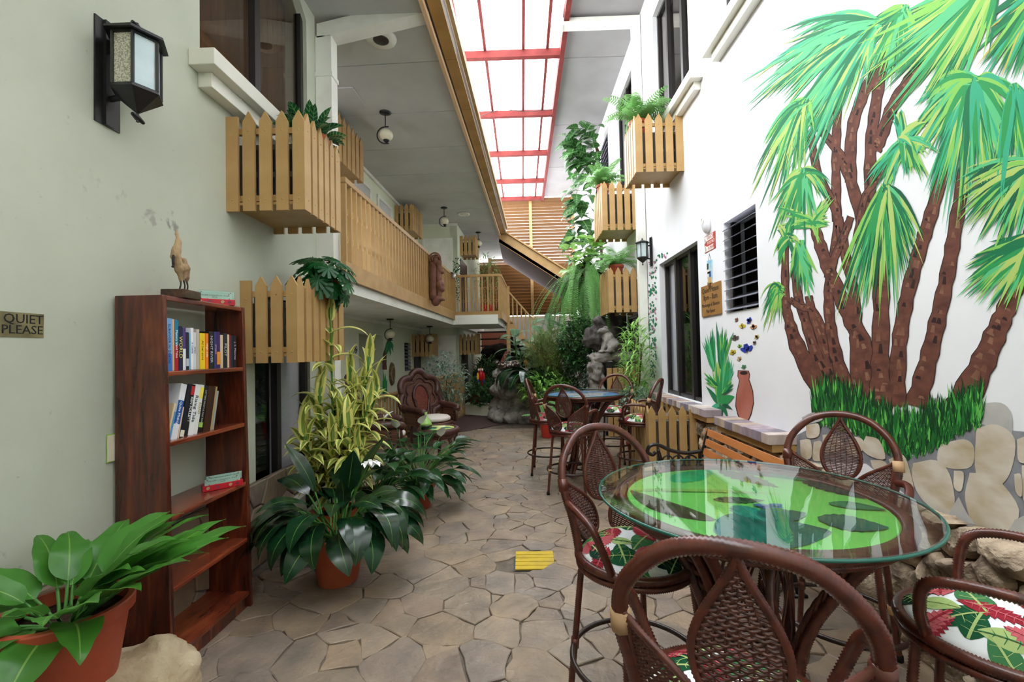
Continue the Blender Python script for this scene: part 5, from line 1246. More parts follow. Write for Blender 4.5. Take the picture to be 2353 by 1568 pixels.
# carved figure on the railing
m_clay = mat('brown_carving', srgb(128, 88, 70), .6, .3, col2=srgb(104, 68, 54), nscale=9, bump=.25, bscale=40)
fg = thing('carved_figure', 'brown carved pillar figure with curled hair hung on the balcony railing', 'carving', (-1.60, 7.85, 2.37), R(-2))
mb = MB(); pth = [(.07, 0, .06+.68*i/40) for i in range(41)]
mb.tube(pth, [.075*(1+.07*(1 if i % 2 else -1))*(1 if 2 < i < 39 else .8) for i in range(41)], 14); mb.build('ribbed_pillar', m_clay, fg, smooth=True)
blob('figure_body', [(.10, 0, .74, .10, .09, .10), (.16, 0, .70, .07, .07, .10), ((.15, 0, .68), (.20, 0, .56), .05, .055), (.22, 0, .54, .045, .05, .04), (.245, 0, .52, .03, .03, .022), ((.16, 0, .55), (.17, 0, .42), .05, .06), ((.17, .03, .44), (.25, .03, .34), .03, .022), (.19, 0, .30, .075, .085, .10), (.22, 0, .24, .055, .06, .06), ((.18, 0, .22), (.17, 0, .07), .055, .04), (.21, 0, .06, .06, .05, .035), (.25, 0, .05, .035, .03, .02), ((.11, 0, .02), (.14, 0, .05), .08, .07)], m_clay, fg, .012, .004, 30, 4)
for r_, z_, x_ in ((.10, .755, .13), (.07, .75, .15), (.045, .745, .165)): MB().tube([(x_+r_*math.cos(a)*.9, -.085+.02*math.cos(a), z_+r_*math.sin(a)) for a in [math.pi*1.25*i/18-.3 for i in range(19)]], .014, 7).build('hair_roll', m_clay, fg, smooth=True)
# spotlight on the rail
sp = thing('spot_lamp', 'small black spotlight with silver head clamped to the balcony railing corner', 'spotlight', (-1.56, 9.75, 3.22))
MB().tube([(-.12, -.1, .06), (.0, 0, .03), (.08, .05, 0)], .018, 8).build('arm', m_black, sp); MB().lathe([(.02, 0), (.045, -.03), (.05, -.10), (.04, -.11)], (.10, .06, 0), 14).build('head', mat('silver_metal', srgb(190, 190, 195), .3, .5, .8), sp, smooth=True)
MB().tube(bez([(-.1, -.08, .04), (-.06, -.12, -.2), (-.07, -.12, -.5), (-.04, -.12, -.75), (-.05, -.1, -.98)], 6), .006, 5).build('cable', m_black, sp, smooth=True)
MB().box((-.05, -.08, -1.02), (.06, .06, .08)).build('socket_box', m_white, sp)
# low ramp railings
m_ral = m_tan
def ramp_rail(label, a, b, h, n):
    a, b = Vector(a), Vector(b); o = thing('ramp_railing', label, 'railing', a, group='low ramp railings'); d = b-a
    MB().tube([(0, 0, h), (d.x, d.y, d.z+h)], .035, 10).build('hand_rail', m_ral, o, smooth=True)
    MB().tube([(0, 0, .05), (d.x, d.y, d.z+.05)], .02, 8).build('bottom_rail', m_ral, o, smooth=True)
    me = MB().box((0, 0, h/2), (.03, .03, h)).mesh('baluster', m_ral)
    for k in range(n+1): inst(me, 'baluster', o, d*(k/n))
    return o
ramp_rail('low tan ramp railing behind the wicker armchairs', (-2.40, 6.6, 0), (-2.10, 8.3, .03), .80, 14)
ramp_rail('far low tan ramp railing beside the door 22 shrub', (-1.72, 8.9, .0), (-1.42, 10.9, .0), 1.0, 26)
MB().box2((-1.745, 8.9, .03), (-1.735, 10.9, .98)).build('x', m_tan).name = 'rail_panel'
rp = bpy.data.objects['rail_panel']; rp.parent = bpy.data.objects['ramp_railing.001']; rp.matrix_parent_inverse = Matrix.Translation((1.72, -8.9, 0)); rp.location = (.02, 0, 0); rp.rotation_euler = (0, 0, 0)
rp.data.transform(Matrix.Translation((1.735, -8.9, 0)) ); rp.matrix_parent_inverse = Matrix.Identity(4); rp.location = (.0, 0, 0); rp.rotation_euler = (0, 0, -math.atan2(.30, 2.0))

# ------------------------------------------------------------------ wicker armchairs and side table
def weave_mat(name, c1, c2, sc):
    m = bpy.data.materials.new(name); m.use_nodes = True; nt = m.node_tree; L = nt.links.new; b = nt.nodes['Principled BSDF']
    tc = nd(nt, 'ShaderNodeTexCoord'); br = nd(nt, 'ShaderNodeTexBrick'); br.inputs['Scale'].default_value = sc; br.inputs['Color1'].default_value = rgba(c1); br.inputs['Color2'].default_value = rgba(c2)
    br.inputs['Mortar'].default_value = rgba(tuple(v*.25 for v in c2)); br.inputs['Mortar Size'].default_value = .03; br.inputs['Brick Width'].default_value = .5; br.inputs['Row Height'].default_value = .2
    mp = nd(nt, 'ShaderNodeMapping'); mp.inputs['Rotation'].default_value = (R(90), 0, 0); L(tc.outputs['Object'], mp.inputs[0]); L(mp.outputs[0], br.inputs['Vector']); L(br.outputs[0], b.inputs['Base Color'])
    bp = nd(nt, 'ShaderNodeBump'); bp.inputs['Strength'].default_value = .7; bp.invert = True; L(br.outputs['Fac'], bp.inputs['Height']); L(bp.outputs[0], b.inputs['Normal']); b.inputs['Roughness'].default_value = .4
    return m
m_wick = mat('wicker_brown', srgb(92, 56, 48), .4, .5, col2=srgb(66, 38, 34), nscale=18)
m_wpan = weave_mat('wicker_panel', srgb(128, 84, 66), srgb(96, 58, 48), 9); m_wred = weave_mat('wicker_red_panel', srgb(140, 66, 48), srgb(104, 44, 34), 14)
def make_wicker():
    o = thing('wicker_armchair', 'x', 'armchair', group='wicker armchairs with scalloped backs')
    def yk(z): return -.02-.22*(z-.42)
    def outline(f=1.0, n=72):
        pts = []
        for i in range(n+1):
            th = R(-52+284*i/n); r = (.335+.075*abs(math.cos(3.27*(th-math.pi/2))))*f; pts.append((r*math.cos(th)*1.0, .80+r*math.sin(th)))
        return [(.20*f, .42)]+pts+[(-.20*f, .42)]
    ol = outline()
    mb = MB(); wrapped(mb, bez([(x, yk(z), z) for x, z in ol], 2), .050, .022, 10, amp=.10); mb.build('scalloped_rim', m_wick, o, smooth=True)
    inn = outline(.93); c = (0, .78)
    MB().add([(c[0], yk(c[1])-.01, c[1])]+[(x, yk(z), z) for x, z in inn], [(0, i, i+1) for i in range(1, len(inn))]+[(0, len(inn), 1)]).build('back_panel', m_wpan, o)
    i2 = outline(.72); mb = MB(); wrapped(mb, bez([(x, yk(z)+.012, z) for x, z in i2], 2), .014, .012, 6); mb.build('inner_rim', m_wick, o, smooth=True)
    ov = [(.155*math.cos(a)*(1 if math.sin(a) > 0 else .85), .74+.245*math.sin(a)) for a in [2*math.pi*i/40 for i in range(40)]]
    MB().add([(0, yk(.74)+.016, .74)]+[(x, yk(z)+.012, z) for x, z in ov], [(0, 1+i, 1+(i+1) % 40) for i in range(40)]).build('oval_panel', m_wred, o)
    mb = MB(); wrapped(mb, [(x, yk(z)+.016, z) for x, z in ov+[ov[0]]], .022, .014, 7); mb.build('oval_rim', m_wick, o, smooth=True)
    MB().lathe([(.25, .36), (.31, .375), (.31, .405), (.29, .415)], (0, .22, 0), 32).build('seat', m_wpan, o, smooth=True)
    MB().lathe([(.001, .415), (.24, .418), (.275, .44), (.275, .475), (.24, .50), (.001, .505)], (0, .23, 0), 32).build('seat_cushion', mat('cream_cushion', srgb(224, 216, 206), .85, .1), o, smooth=True)
    for s in (-1, 1):
        mb = MB(); wrapped(mb, bez([(.36*s, yk(.62), .66), (.385*s, .08, .635), (.375*s, .28, .625), (.34*s, .42, .61), (.30*s, .46, .575)], 8), .046, .02, 9); mb.build('rolled_arm', m_wick, o, smooth=True)
        mb = MB(); pts = [(.35*s, -.06), (.37*s, .08), (.365*s, .28), (.33*s, .41)]; p2 = bez([(x, y, 0) for x, y in pts], 5)
        mb.add([(p.x, p.y, z) for p in p2 for z in (.38, .62)], [(2*i, 2*i+2, 2*i+3, 2*i+1) for i in range(len(p2)-1)]); mb.build('side_panel', m_wpan, o)
        MB().tube([(.31*s, .43, .60), (.315*s, .44, .40)], .02, 8).build('arm_post', m_wick, o, smooth=True)
        for (bx, by) in ((.27*s, .42), (.24*s, .0)):
            mb = MB(); wrapped(mb, bez([(bx, by, .37), (bx*1.12, by*1.05, .22), (bx*1.04, by*1.0, .08), (bx*1.2, by*1.1, .022)], 6), .024, .016, 8); mb.build('leg', m_wick, o, smooth=True)
    mb = MB()
    for k in range(9): a = R(20+140*k/8); mb.tube([(.29*math.cos(a), .22+.29*math.sin(a), .365), (.27*math.cos(a), .22+.27*math.sin(a), .26+.04*abs(math.cos(2*a))), (.285*math.cos(a+.15), .22+.285*math.sin(a+.15), .365)], .012, 5)
    mb.build('looped_skirt', m_wick, o, smooth=True)['kind'] = 'stuff'
    return o
wk = make_wicker(); wk.location = (-1.62, 7.42, 0); wk.rotation_euler = (0, 0, math.atan2(-.68, .74)-math.pi/2); wk['label'] = 'brown wicker armchair with scalloped back and cream cushion facing the path'
w2 = copy_tree(wk); w2.location = (-2.05, 5.85, 0); w2.rotation_euler = (0, 0, math.atan2(.30, .95)-math.pi/2); w2['label'] = 'brown wicker armchair seen edge-on behind the striped cane plant'
tb = thing('side_table', 'low round wicker side table with painted top between the armchairs', 'side table', (-1.16, 6.15, 0))
mb = MB(); wrapped(mb, [(.245*math.cos(a), .245*math.sin(a), .455) for a in [2*math.pi*i/48 for i in range(49)]], .042, .02, 9); mb.build('table_rim', m_wick, tb, smooth=True)
tt = MB().lathe([(.23, .44), (.235, .487)], n=36).build('painted_top', mat('pale_lime', srgb(196, 214, 120), .5), tb)
for k, (a, col) in enumerate(((0, (30, 110, 100)), (1.3, (250, 246, 200)), (2.6, (24, 70, 60)), (3.9, (60, 150, 120)), (5.1, (230, 226, 140)))):
    mb = MB(); flat_leaf(mb, (.03*math.cos(a), .03*math.sin(a)), (.2*math.cos(a), .2*math.sin(a)), .05, .4885); mb.build('painted_leaf', mat('side_leaf_%d' % k, srgb(*col), .6), tt)
MB().lathe([(.20, .36), (.23, .37), (.235, .44), (.22, .445)], n=32).build('apron', m_wpan, tb, smooth=True)
for k in range(3):
    a = k*2.094-.4; mb = MB(); wrapped(mb, bez([(.17*math.cos(a), .17*math.sin(a), .37), (.2*math.cos(a), .2*math.sin(a), .25), (.15*math.cos(a), .15*math.sin(a), .1), (.2*math.cos(a), .2*math.sin(a), .022)], 6), .024, .016, 8); mb.build('leg', m_wick, tb, smooth=True)
v = thing('vase', 'bottle-necked pale green vase with dark foot on the side table', 'vase', (-1.30, 6.02, .489))
MB().lathe([(.05, 0), (.07, .012), (.082, .05), (.08, .062)], n=28).build('dark_foot', mat('dark_green_glaze', srgb(28, 52, 30), .2, .6), v, smooth=True)
MB().lathe([(.08, .062), (.074, .09), (.05, .13), (.024, .165), (.016, .20), (.021, .228)], n=28).build('body', mat('pale_green_glaze', srgb(160, 206, 110), .2, .6), v, smooth=True)
wr_ = thing('roof_wire', 'thin wire strung across below the skylight panes', 'wire', (-.1, 9.9, 6.8))
MB().tube(bez([(-.9, .2, -.05), (-.3, 0, .02), (.3, .05, .0), (.88, .2, .1)], 6), .006, 5).build('strand', m_dark, wr_)
for x_ in (-.9, .88): MB().tube([(x_, .2, -.05 if x_ < 0 else .1), (x_, .25, .08 if x_ < 0 else .16)], .008, 5).build('clip', m_dark, wr_)
# ------------------------------------------------------------------ ledges, bench, fittings on the white wall
LEDGE = [mat('ledge_%d' % i, srgb(*c), .55, .3, col2=srgb(*[v*.8 for v in c]), nscale=9, ndetail=6, bump=.2, bscale=30, stretch=(1, 1, .3)) for i, c in enumerate(((214, 198, 190), (178, 160, 168), (196, 176, 160), (150, 138, 150), (226, 216, 210), (190, 150, 134)))]
def ledge(name, y0, y1, z, d, label_part='cap_stone'):
    o = bpy.data.objects.new(name, None); C.objects.link(o); struct(o); rng = random.Random(int(y0*10)); y = y0
    while y < y1-.02:
        w = min(rng.uniform(.07, .15), y1-y); MB().box2((XR-d-rng.uniform(0, .012), y+.002, z-.075), (XR, y+w-.002, z+rng.uniform(-.003, .003))).build('cap_stone', rng.choice(LEDGE), o, bevel=.005); y += w
    MB().box2((XR-d+.02, y0+.01, z-.13), (XR, y1-.01, z-.075)).build('bearing_board', m_tan, o)
ledge('trim_10', 4.66, 6.72, .865, .17); ledge('trim_11', 3.40, 4.37, .845, .20)
# park bench
m_oak = wood_mat('bench_wood', srgb(150, 88, 44), srgb(190, 120, 66), srgb(208, 142, 86), (2, .4, 2), .4)
bn = thing('park_bench', 'orange wood slatted bench with black cast iron ends below the white wall', 'bench', (1.52, 3.4, 0))
BY0, BY1 = -.64, .64
for k, (x, z, a) in enumerate(((.015, .52, 0), (.035, .60, 0), (.055, .68, 0), (.075, .762, 0))):
    MB().box((x, 0, z), (.022, 1.30, .058), rot=Matrix.Rotation(R(14), 3, 'Y')).build('back_slat', m_oak, bn, bevel=.003)
for k in range(5): MB().box((-.06-.082*k, 0, .425-.006*abs(k-2)), (.062, 1.30, .022)).build('seat_slat', m_oak, bn, bevel=.003)
def iron_end(y):
    mb = MB(); r = .014
    mb.tube(bez([(.09, y, .80), (.05, y, .68), (.0, y, .46), (.05, y, .2), (.10, y, .012)], 7), r*1.2, 7)
    mb.tube(bez([(.0, y, .43), (-.2, y, .39), (-.40, y, .42), (-.43, y, .30), (-.39, y, .15), (-.43, y, .012)], 7), r*1.2, 7)
    mb.tube(bez([(.02, y, .60), (-.12, y, .585), (-.25, y, .61), (-.36, y, .66), (-.43, y, .65), (-.45, y, .60), (-.41, y, .575), (-.38, y, .60)], 6), r*1.2, 7)
    mb.tube(bez([(-.36, y, .62), (-.34, y, .52), (-.38, y, .43)], 6), r, 6)
    for cx, cz, rr in ((-.08, .51, .055), (-.19, .515, .05), (-.28, .52, .045), (-.12, .28, .07), (-.27, .26, .06)): mb.tube([(cx+rr*math.cos(a), y, cz+rr*math.sin(a)) for a in [2*math.pi*i/16 for i in range(16)]], .008, 6, closed=True)
    mb.tube(bez([(.05, y, .18), (-.15, y, .20), (-.40, y, .16)], 6), .010, 6)
    mb.box((-.43, y, .008), (.10, .04, .016)).box((.10, y, .008), (.08, .04, .016))
    mb.build('iron_end', m_black, bn, smooth=True)
iron_end(BY0+.03); iron_end(BY1-.03)
# signs and fittings
d = thing('emergency_light', 'white oval wall fitting hanging on a thin cable above the red sign', 'wall light', (XR, 4.85, 2.82))
MB().ball((-.02, 0, 0), (.045, .075, .11), 18, 12).build('body', mat('glossy_white', srgb(240, 240, 245), .25, .5), d, smooth=True); MB().tube([(-.064, .03*math.cos(a), .03*math.sin(a)+.02) for a in [2*math.pi*i/20 for i in range(20)]], .003, 5, closed=True).build('ring', m_lav, d)
MB().tube([(-.008, 0, .1), (-.004, .01, 1.7)], .003, 5).build('cable', m_white, d)
f = thing('no_smoking_sign', 'red and white sign reading GRACIAS POR NO FUMAR on the white wall', 'sign', (XR, 4.82, 2.605))
MB().box2((-.004, -.138, -.088), (0, .138, .088)).build('plate', mat('sign_red', srgb(186, 62, 54), .4), f)
MB().box2((-.005, -.09, .03), (-.004, .132, .082)).box2((-.005, -.09, -.082), (-.004, .132, -.03)).build('white_panel', m_white, f)
m_sr = mat('sign_red', (0, 0, 0))
for s_, z_, m_ in (('GRACIAS', .056, m_sr), ('POR NO', .0, m_white), ('FUMAR', -.056, m_sr)): text(s_, 'sign_lettering', m_, f, (-.0055, -.030, z_), .048, FACE_NX, .0004)
mb = MB()
for z_ in (.04, -.045): mb.tube([(-.006, .105+.024*math.cos(a), z_+.024*math.sin(a)) for a in [2*math.pi*i/18 for i in range(18)]], .005, 5, closed=True); mb.tube([(-.006, .088, z_+.017), (-.006, .122, z_-.017)], .004, 5)
mb.build('no_smoking_symbol', m_white, f)
p = thing('painted_plaque', 'small ceramic house-scene plaque hanging over the brown notice', 'plaque', (XR, 4.84, 2.30))
MB().prism([(-.012, -.055, -.125), (-.012, .06, -.13), (-.012, .055, .125), (-.012, -.06, .12)], (.012, 0, 0)).build('tile', mat('plaque_sky', srgb(140, 196, 224), .35, .5, col2=srgb(226, 232, 226), nscale=14), p, bevel=.003)
for (y0, y1, z0, z1, c) in ((-.05, .03, -.11, -.06, (210, 170, 110)), (-.045, .0, -.06, .0, (40, 90, 150)), (.0, .05, -.05, .02, (230, 226, 214)), (.01, .05, .03, .09, (48, 80, 52)), (-.03, .04, -.02, .0, (180, 90, 60)), (-.05, .05, -.122, -.108, (196, 160, 80))): MB().box2((-.0145, y0, z0), (-.012, y1, z1)).build('painted_patch', mat('plq_%d_%d' % (c[0], c[1]), srgb(*c), .5), p)
MB().tube([(-.005, .03, .12), (-.004, 0, .19), (-.005, -.03, .12)], .002, 4).build('hanging_cord', m_dark, p)
MB().prism([(-.02, -.035, -.13), (-.02, .035, -.13), (-.02, .0, -.19)], (.02, 0, 0)).build('wooden_drop', mat('plq_wood', srgb(110, 70, 40), .6), p)
q = thing('quiet_notice', 'brown board reading Quiet Please 8pm - 8am in Spanish and English', 'sign', (XR, 4.825, 2.0))
MB().box2((-.014, -.245, -.165), (0, .245, .165)).build('board', mat('bronze_board', srgb(166, 122, 68), .45, .4, col2=srgb(150, 108, 58), nscale=4), q, bevel=.002)
for s_, z_, sz in (('Quiet Please', .108, .082), ('8pm - 8am', .030, .082), ('Mantenga el Silencio', -.050, .055), ('Por favor', -.118, .058)): text(s_, 'notice_lettering', m_ink, q, (-.0148, 0, z_), sz, FACE_NX, .0006)
lt = lantern('small black hexagonal wall lantern beside the downpipe of the white wall', (1.99, 6.95, 2.98), R(180), s=.88, meshpane=False)
# yellow floor drain cover
dr = thing('drain_cover', 'small yellow slatted drain cover set in the stone floor', 'drain cover', (.055, 3.31, -.012))
m_yel = mat('worn_yellow', srgb(208, 176, 44), .6, .3, col2=srgb(186, 156, 60), nscale=12, lo=.4, hi=.75)
MB().box2((-.15, -.155, 0), (.15, .155, .004)).build('dark_pit', m_black, dr)
for k in range(5): MB().box2((-.138, -.142+.0568*k, .004), (.138, -.142+.0568*k+.050, .013)).build('slat', m_yel, dr, bevel=.0015)

# ------------------------------------------------------------------ murals painted on the walls
GREENS = [mat('mural_green_%d' % i, srgb(*c), .6, .2) for i, c in enumerate(((92, 190, 130), (48, 150, 84), (134, 196, 92), (30, 116, 76), (176, 200, 110), (60, 170, 130), (26, 92, 66), (196, 178, 84)))]
m_bark = mat('mural_bark', srgb(122, 76, 62), .7, .2, col2=srgb(84, 52, 44), nscale=7, ndetail=5, lo=.3, hi=.7, stretch=(1, 1.6, 2.6))
m_bark2 = mat('mural_bark_light', srgb(142, 104, 82), .7, .2, col2=srgb(112, 72, 58), nscale=9); m_bark3 = mat('mural_bark_dark', srgb(54, 36, 34), .7, .2)
class Wall:
    """paint laid on a wall plane; points are given as measured in the photograph"""
    def __init__(s, p, n): s.p, s.n, s.k = Vector(p), Vector(n).normalized(), 0
    def pt(s, x, y, lift):
        d = FW*1045.8+RT*(x-1176.5)-UP*(y-784); o = Vector((0, 0, CAM_H)); q = s.p+s.n*lift
        return o+d*((q-o).dot(s.n)/d.dot(s.n))
    def lift(s): s.k += 1; return .0015+.00006*s.k
def stroke(mb, W, pts, w, lift, taper=1.0, w0=.25):
    P = [Vector((x, y, 0)) for x, y in pts]; n = len(P); vs_ = []
    for i in range(n):
        t = i/(n-1); d = (P[min(n-1, i+1)]-P[max(0, i-1)]).normalized(); nn = Vector((-d.y, d.x, 0))
        ww = w*(w0+(1-w0)*min(1, t*4))*(1-taper*max(0, (t-.35)/.65)**1.5)
        for s in (-1, 1): q = P[i]+nn*(s*max(.15, ww/2)); vs_.append(W.pt(q.x, q.y, lift))
    mb.add(vs_, [(2*i, 2*i+1, 2*i+3, 2*i+2) for i in range(n-1)])
def curve2(a, b, bow, n=7):
    a, b = Vector(a), Vector(b); m = (a+b)/2+Vector((0, bow)); return [tuple(a*(1-t)**2+m*2*t*(1-t)+b*t*t) for t in [i/n for i in range(n+1)]]
def crown(W, name, parent, Cn, ends, rng, n=16, w=9, jit=.2, bow=-30, pal=(0, 1, 2, 3, 4, 5), sj=10):
    mb = MB(); L_ = W.lift()
    for e in ends:
        ln = math.hypot(e[0]-Cn[0], e[1]-Cn[1])
        for k in range(n):
            a = (Cn[0]+rng.uniform(-sj, sj), Cn[1]+rng.uniform(-sj, sj)); t = rng.uniform(.55, 1.06)
            b = (Cn[0]+(e[0]-Cn[0])*t+rng.gauss(0, ln*jit*.5), Cn[1]+(e[1]-Cn[1])*t+rng.gauss(0, ln*jit*.5))
            mb.mat(rng.choice(pal)); stroke(mb, W, curve2(a, b, bow*rng.uniform(.5, 1.4)), w*rng.uniform(.6, 1.3), L_+rng.uniform(0, .0012))
    mb.build(name, GREENS, parent)['kind'] = 'stuff'
def trunk(W, parent, pts, ws):
    P = bez([(x, y, 0) for x, y in pts], 5); n = len(P); vs_, vd = [], []; L_ = W.lift()
    for i in range(n):
        t = i/(n-1); f = t*(len(ws)-1); k = min(len(ws)-2, int(f)); w = ws[k]+(ws[k+1]-ws[k])*(f-k); d = (P[min(n-1, i+1)]-P[max(0, i-1)]).normalized(); nn = Vector((-d.y, d.x, 0))
        wob = w*.06*math.sin(i*2.3)
        for s in (-1, 1):
            q = P[i]+nn*s*(w/2+wob); vs_.append(W.pt(q.x, q.y, L_)); q = P[i]+nn*s*(w/2+wob+1.8); vd.append(W.pt(q.x, q.y, L_-.0001))
    fs = [(2*i, 2*i+1, 2*i+3, 2*i+2) for i in range(n-1)]
    mb = MB().mat(2).add(vd, fs).mat(0).add(vs_, fs); rng = random.Random(int(pts[0][0]))
    for i in range(1, n-2):            # painted bark dabs
        for j in range(2):
            if rng.random() < .45: continue
            t = rng.random(); u = rng.uniform(.08, .6); a, b, c, e = (Vector(vs_[2*i]), Vector(vs_[2*i+1]), Vector(vs_[2*i+3]), Vector(vs_[2*i+2])); up = rng.uniform(.25, .9); dv = W.n*.0003*(j+1)
            l0, l1 = a.lerp(b, u), a.lerp(b, min(.95, u+.3)); h0, h1 = a.lerp(e, up), b.lerp(c, up)
            mb.mat(rng.choice((1, 2, 1))).add([l0+dv, l1+dv, h0.lerp(h1, min(.93, u+.22))+dv, h0.lerp(h1, u+.05)+dv], [(0, 1, 2, 3)])
    mb.build('painted_trunk', [m_bark, m_bark2, m_bark3], parent)
WR = Wall((XR, 0, 0), (-1, 0, 0)); rng = random.Random(21)
mu = thing('palm_mural', 'large mural of leaning palms, grass and stones painted on the white wall', 'mural', (XR, 2.6, .6))
def keep(root, before):
    for ob in [c for c in root.children if c.name not in before]: ob.matrix_parent_inverse = root.matrix_world.inverted()
bpy.context.view_layer.update()
TR = [([(1923, 510), (1921, 393), (1923, 286), (1929, 150)], (24, 20)), ([(1990, 540), (1953, 411), (1921, 343), (1857, 265)], (34, 26, 18)), ([(1955, 420), (1957, 303), (1985, 214), (2021, 153), (2064, 90)], (30, 28, 24)), ([(2020, 660), (2003, 536), (2000, 357), (2011, 250), (2029, 143), (2045, 70)], (34, 30, 26)), ([(2010, 345), (2025, 314), (2053, 239), (2100, 171), (2186, 68)], (34, 30, 28)),
      ([(1966, 560), (1985, 460), (2010, 420), (2060, 360)], (18, 14)), ([(1905, 640), (1925, 502), (1880, 400), (1862, 300)], (26, 22, 18)), ([(1918, 945), (1840, 813), (1814, 739), (1805, 683), (1804, 554)], (66, 44, 26, 20, 16)), ([(1940, 930), (1881, 828), (1851, 739), (1831, 665), (1827, 583)], (38, 28, 22, 18)), ([(1946, 935), (1900, 813), (1866, 717), (1858, 680)], (34, 24, 18)), ([(1814, 688), (1840, 706), (1874, 720), (1905, 800)], (14, 16, 18)),
      ([(1972, 945), (1966, 800), (1966, 702), (1944, 591), (1925, 500)], (34, 30, 26, 24)), ([(2008, 925), (1985, 802), (1951, 724), (1914, 643), (1885, 565), (1872, 520)], (54, 48, 40, 32, 26)), ([(1962, 940), (1925, 831), (1907, 739), (1905, 657), (1914, 602), (1936, 550), (1955, 498)], (44, 30, 24, 20, 18)), ([(2018, 985), (2022, 900), (2023, 813), (2025, 657), (2020, 600)], (84, 52, 44, 42)),
      ([(2060, 935), (2066, 795), (2084, 684), (2114, 573), (2140, 491), (2171, 375)], (48, 40, 38, 36, 32)), ([(2105, 935), (2132, 832), (2158, 721), (2181, 610), (2199, 499), (2225, 340), (2235, 230)], (64, 48, 42, 38, 34, 28)), ([(2190, 968), (2251, 850), (2292, 758), (2317, 698), (2353, 600), (2385, 480)], (96, 66, 54, 48, 40))]
for pts, ws in TR: trunk(WR, mu, pts, [w*.8 for w in ws])
CR = [((2020, 55), [(1760, 250), (1750, 205), (1800, 330), (1850, 300), (1790, 160), (1900, 260), (1960, 170), (1800, 420), (1870, 330), (1830, 90)], 30, 8, -46, (0, 5, 0, 1, 3, 4)), ((2080, 20), [(1990, 170), (2040, 190), (2080, 160), (1950, 110), (2120, 150), (2000, 60)], 24, 9, -10, (0, 2, 1, 3, 4)), ((1850, 235), [(1748, 430), (1790, 470), (1770, 380), (1835, 380), (1870, 300), (1760, 330)], 20, 7, -40, (0, 1, 2, 3, 4)),
      ((1845, 395), [(1785, 550), (1830, 560), (1868, 520), (1800, 500), (1780, 480), (1905, 470), (1905, 430)], 14, 7, -26, (1, 2, 3, 0, 4)), ((1868, 515), [(1790, 482), (1786, 520), (1902, 488), (1905, 515), (1880, 560), (1905, 455)], 8, 7, -8, (2, 4, 1)), ((1795, 670), [(1748, 731), (1752, 754), (1763, 761), (1785, 742), (1752, 690)], 8, 5, -46, (1, 2, 4, 3)), ((1808, 548), [(1772, 590), (1790, 620), (1832, 600), (1842, 560), (1784, 520), (1822, 500)], 8, 7, -14, (1, 2, 4, 3)), ((1838, 560), [(1850, 700), (1865, 660), (1815, 640), (1858, 620)], 12, 8, 10, (1, 0, 2, 3)),
      ((2240, 185), [(2115, 235), (2105, 290), (2110, 360), (2150, 450), (2180, 520), (2210, 420), (2270, 430), (2300, 380), (2330, 320), (2360, 250), (2170, 300), (2245, 470)], 18, 12, -44, (1, 2, 3, 0, 5, 4)), ((2075, 325), [(2000, 420), (2020, 470), (2125, 420), (2105, 350), (2135, 280), (2060, 250), (2085, 400), (2150, 350)], 16, 9, -20, (1, 2, 3, 5, 4, 0)), ((2035, 432), [(1942, 700), (1965, 690), (1995, 705), (2060, 690), (2088, 640), (2092, 570), (2020, 600), (2110, 560)], 20, 10, -34, (1, 2, 3, 0, 4, 6)),
      ((2300, -80), [(2060, 120), (2100, 200), (2140, 230), (2010, 200), (2180, 170), (2230, 120), (2060, 260), (2020, 120)], 24, 12, 10, (0, 1, 3, 4, 2)), ((2420, -60), [(2250, 180), (2290, 150), (2330, 190), (2353, 160), (2270, 90)], 18, 14, -6, (1, 2, 3, 5, 7)), ((2385, 380), [(2215, 460), (2230, 540), (2270, 600), (2300, 560), (2220, 500), (2210, 430), (2480, 480), (2520, 560), (2450, 600), (2540, 420)], 18, 12, -40, (1, 2, 3, 0, 6, 4)), ((2385, 545), [(2215, 620), (2210, 690), (2240, 705), (2280, 700), (2310, 690), (2222, 660), (2450, 690), (2500, 640), (2400, 710)], 18, 13, -10, (1, 2, 3, 4, 0)), ((2330, 200), [(2380, 330), (2350, 400), (2300, 470), (2390, 440)], 14, 14, -20, (1, 2, 5, 3))]
for c, ends, n, w, bw, pal in CR: crown(WR, 'painted_frond', mu, c, ends, rng, int(n*1.3), w, .16, bw, pal)
mb = MB(); L_ = WR.lift()
for k in range(1500):                       # painted grass
    x = rng.uniform(1872, 2255); yb_ = 985+75*math.exp(-((x-2085)/110)**2)+rng.uniform(-75, 0); h = rng.uniform(26, 70)
    mb.mat(rng.choice((0, 1, 1, 2, 3, 3, 3, 1))); stroke(mb, WR, curve2((x, yb_), (x+rng.uniform(-14, 14), yb_-h), 0, 3), rng.uniform(3, 7), L_+rng.uniform(0, .0014))
mb.build('painted_grass', [mat('grass_%d' % i, srgb(*c), .6, .2) for i, c in enumerate(((60, 150, 62), (36, 104, 46), (104, 186, 84), (24, 66, 34)))], mu)['kind'] = 'stuff'
m_pst = mat('mural_stone', srgb(214, 204, 188), .7, .2, col2=srgb(176, 156, 120), nscale=5, ndetail=5, lo=.4, hi=.75, vary=.06, stretch=(1, 1, 2)); m_pgrey = mat('mural_grey_stone', srgb(168, 166, 164), .7, .2, col2=srgb(196, 192, 186), nscale=5); m_pmor = mat('mural_mortar', srgb(116, 116, 124), .7, .2, col2=srgb(146, 146, 150), nscale=8)
MB().poly([WR.pt(x, y, .0014) for x, y in ((1832, 1000), (1880, 975), (1960, 995), (2030, 1020), (2095, 1050), (2160, 1005), (2245, 975), (2330, 990), (2420, 1000), (2700, 1020), (2900, 1090), (2900, 1500), (2420, 1290), (2190, 1225), (2060, 1120), (1990, 1065), (1830, 1060))]).build('painted_mortar', m_pmor, mu)
L_ = .006
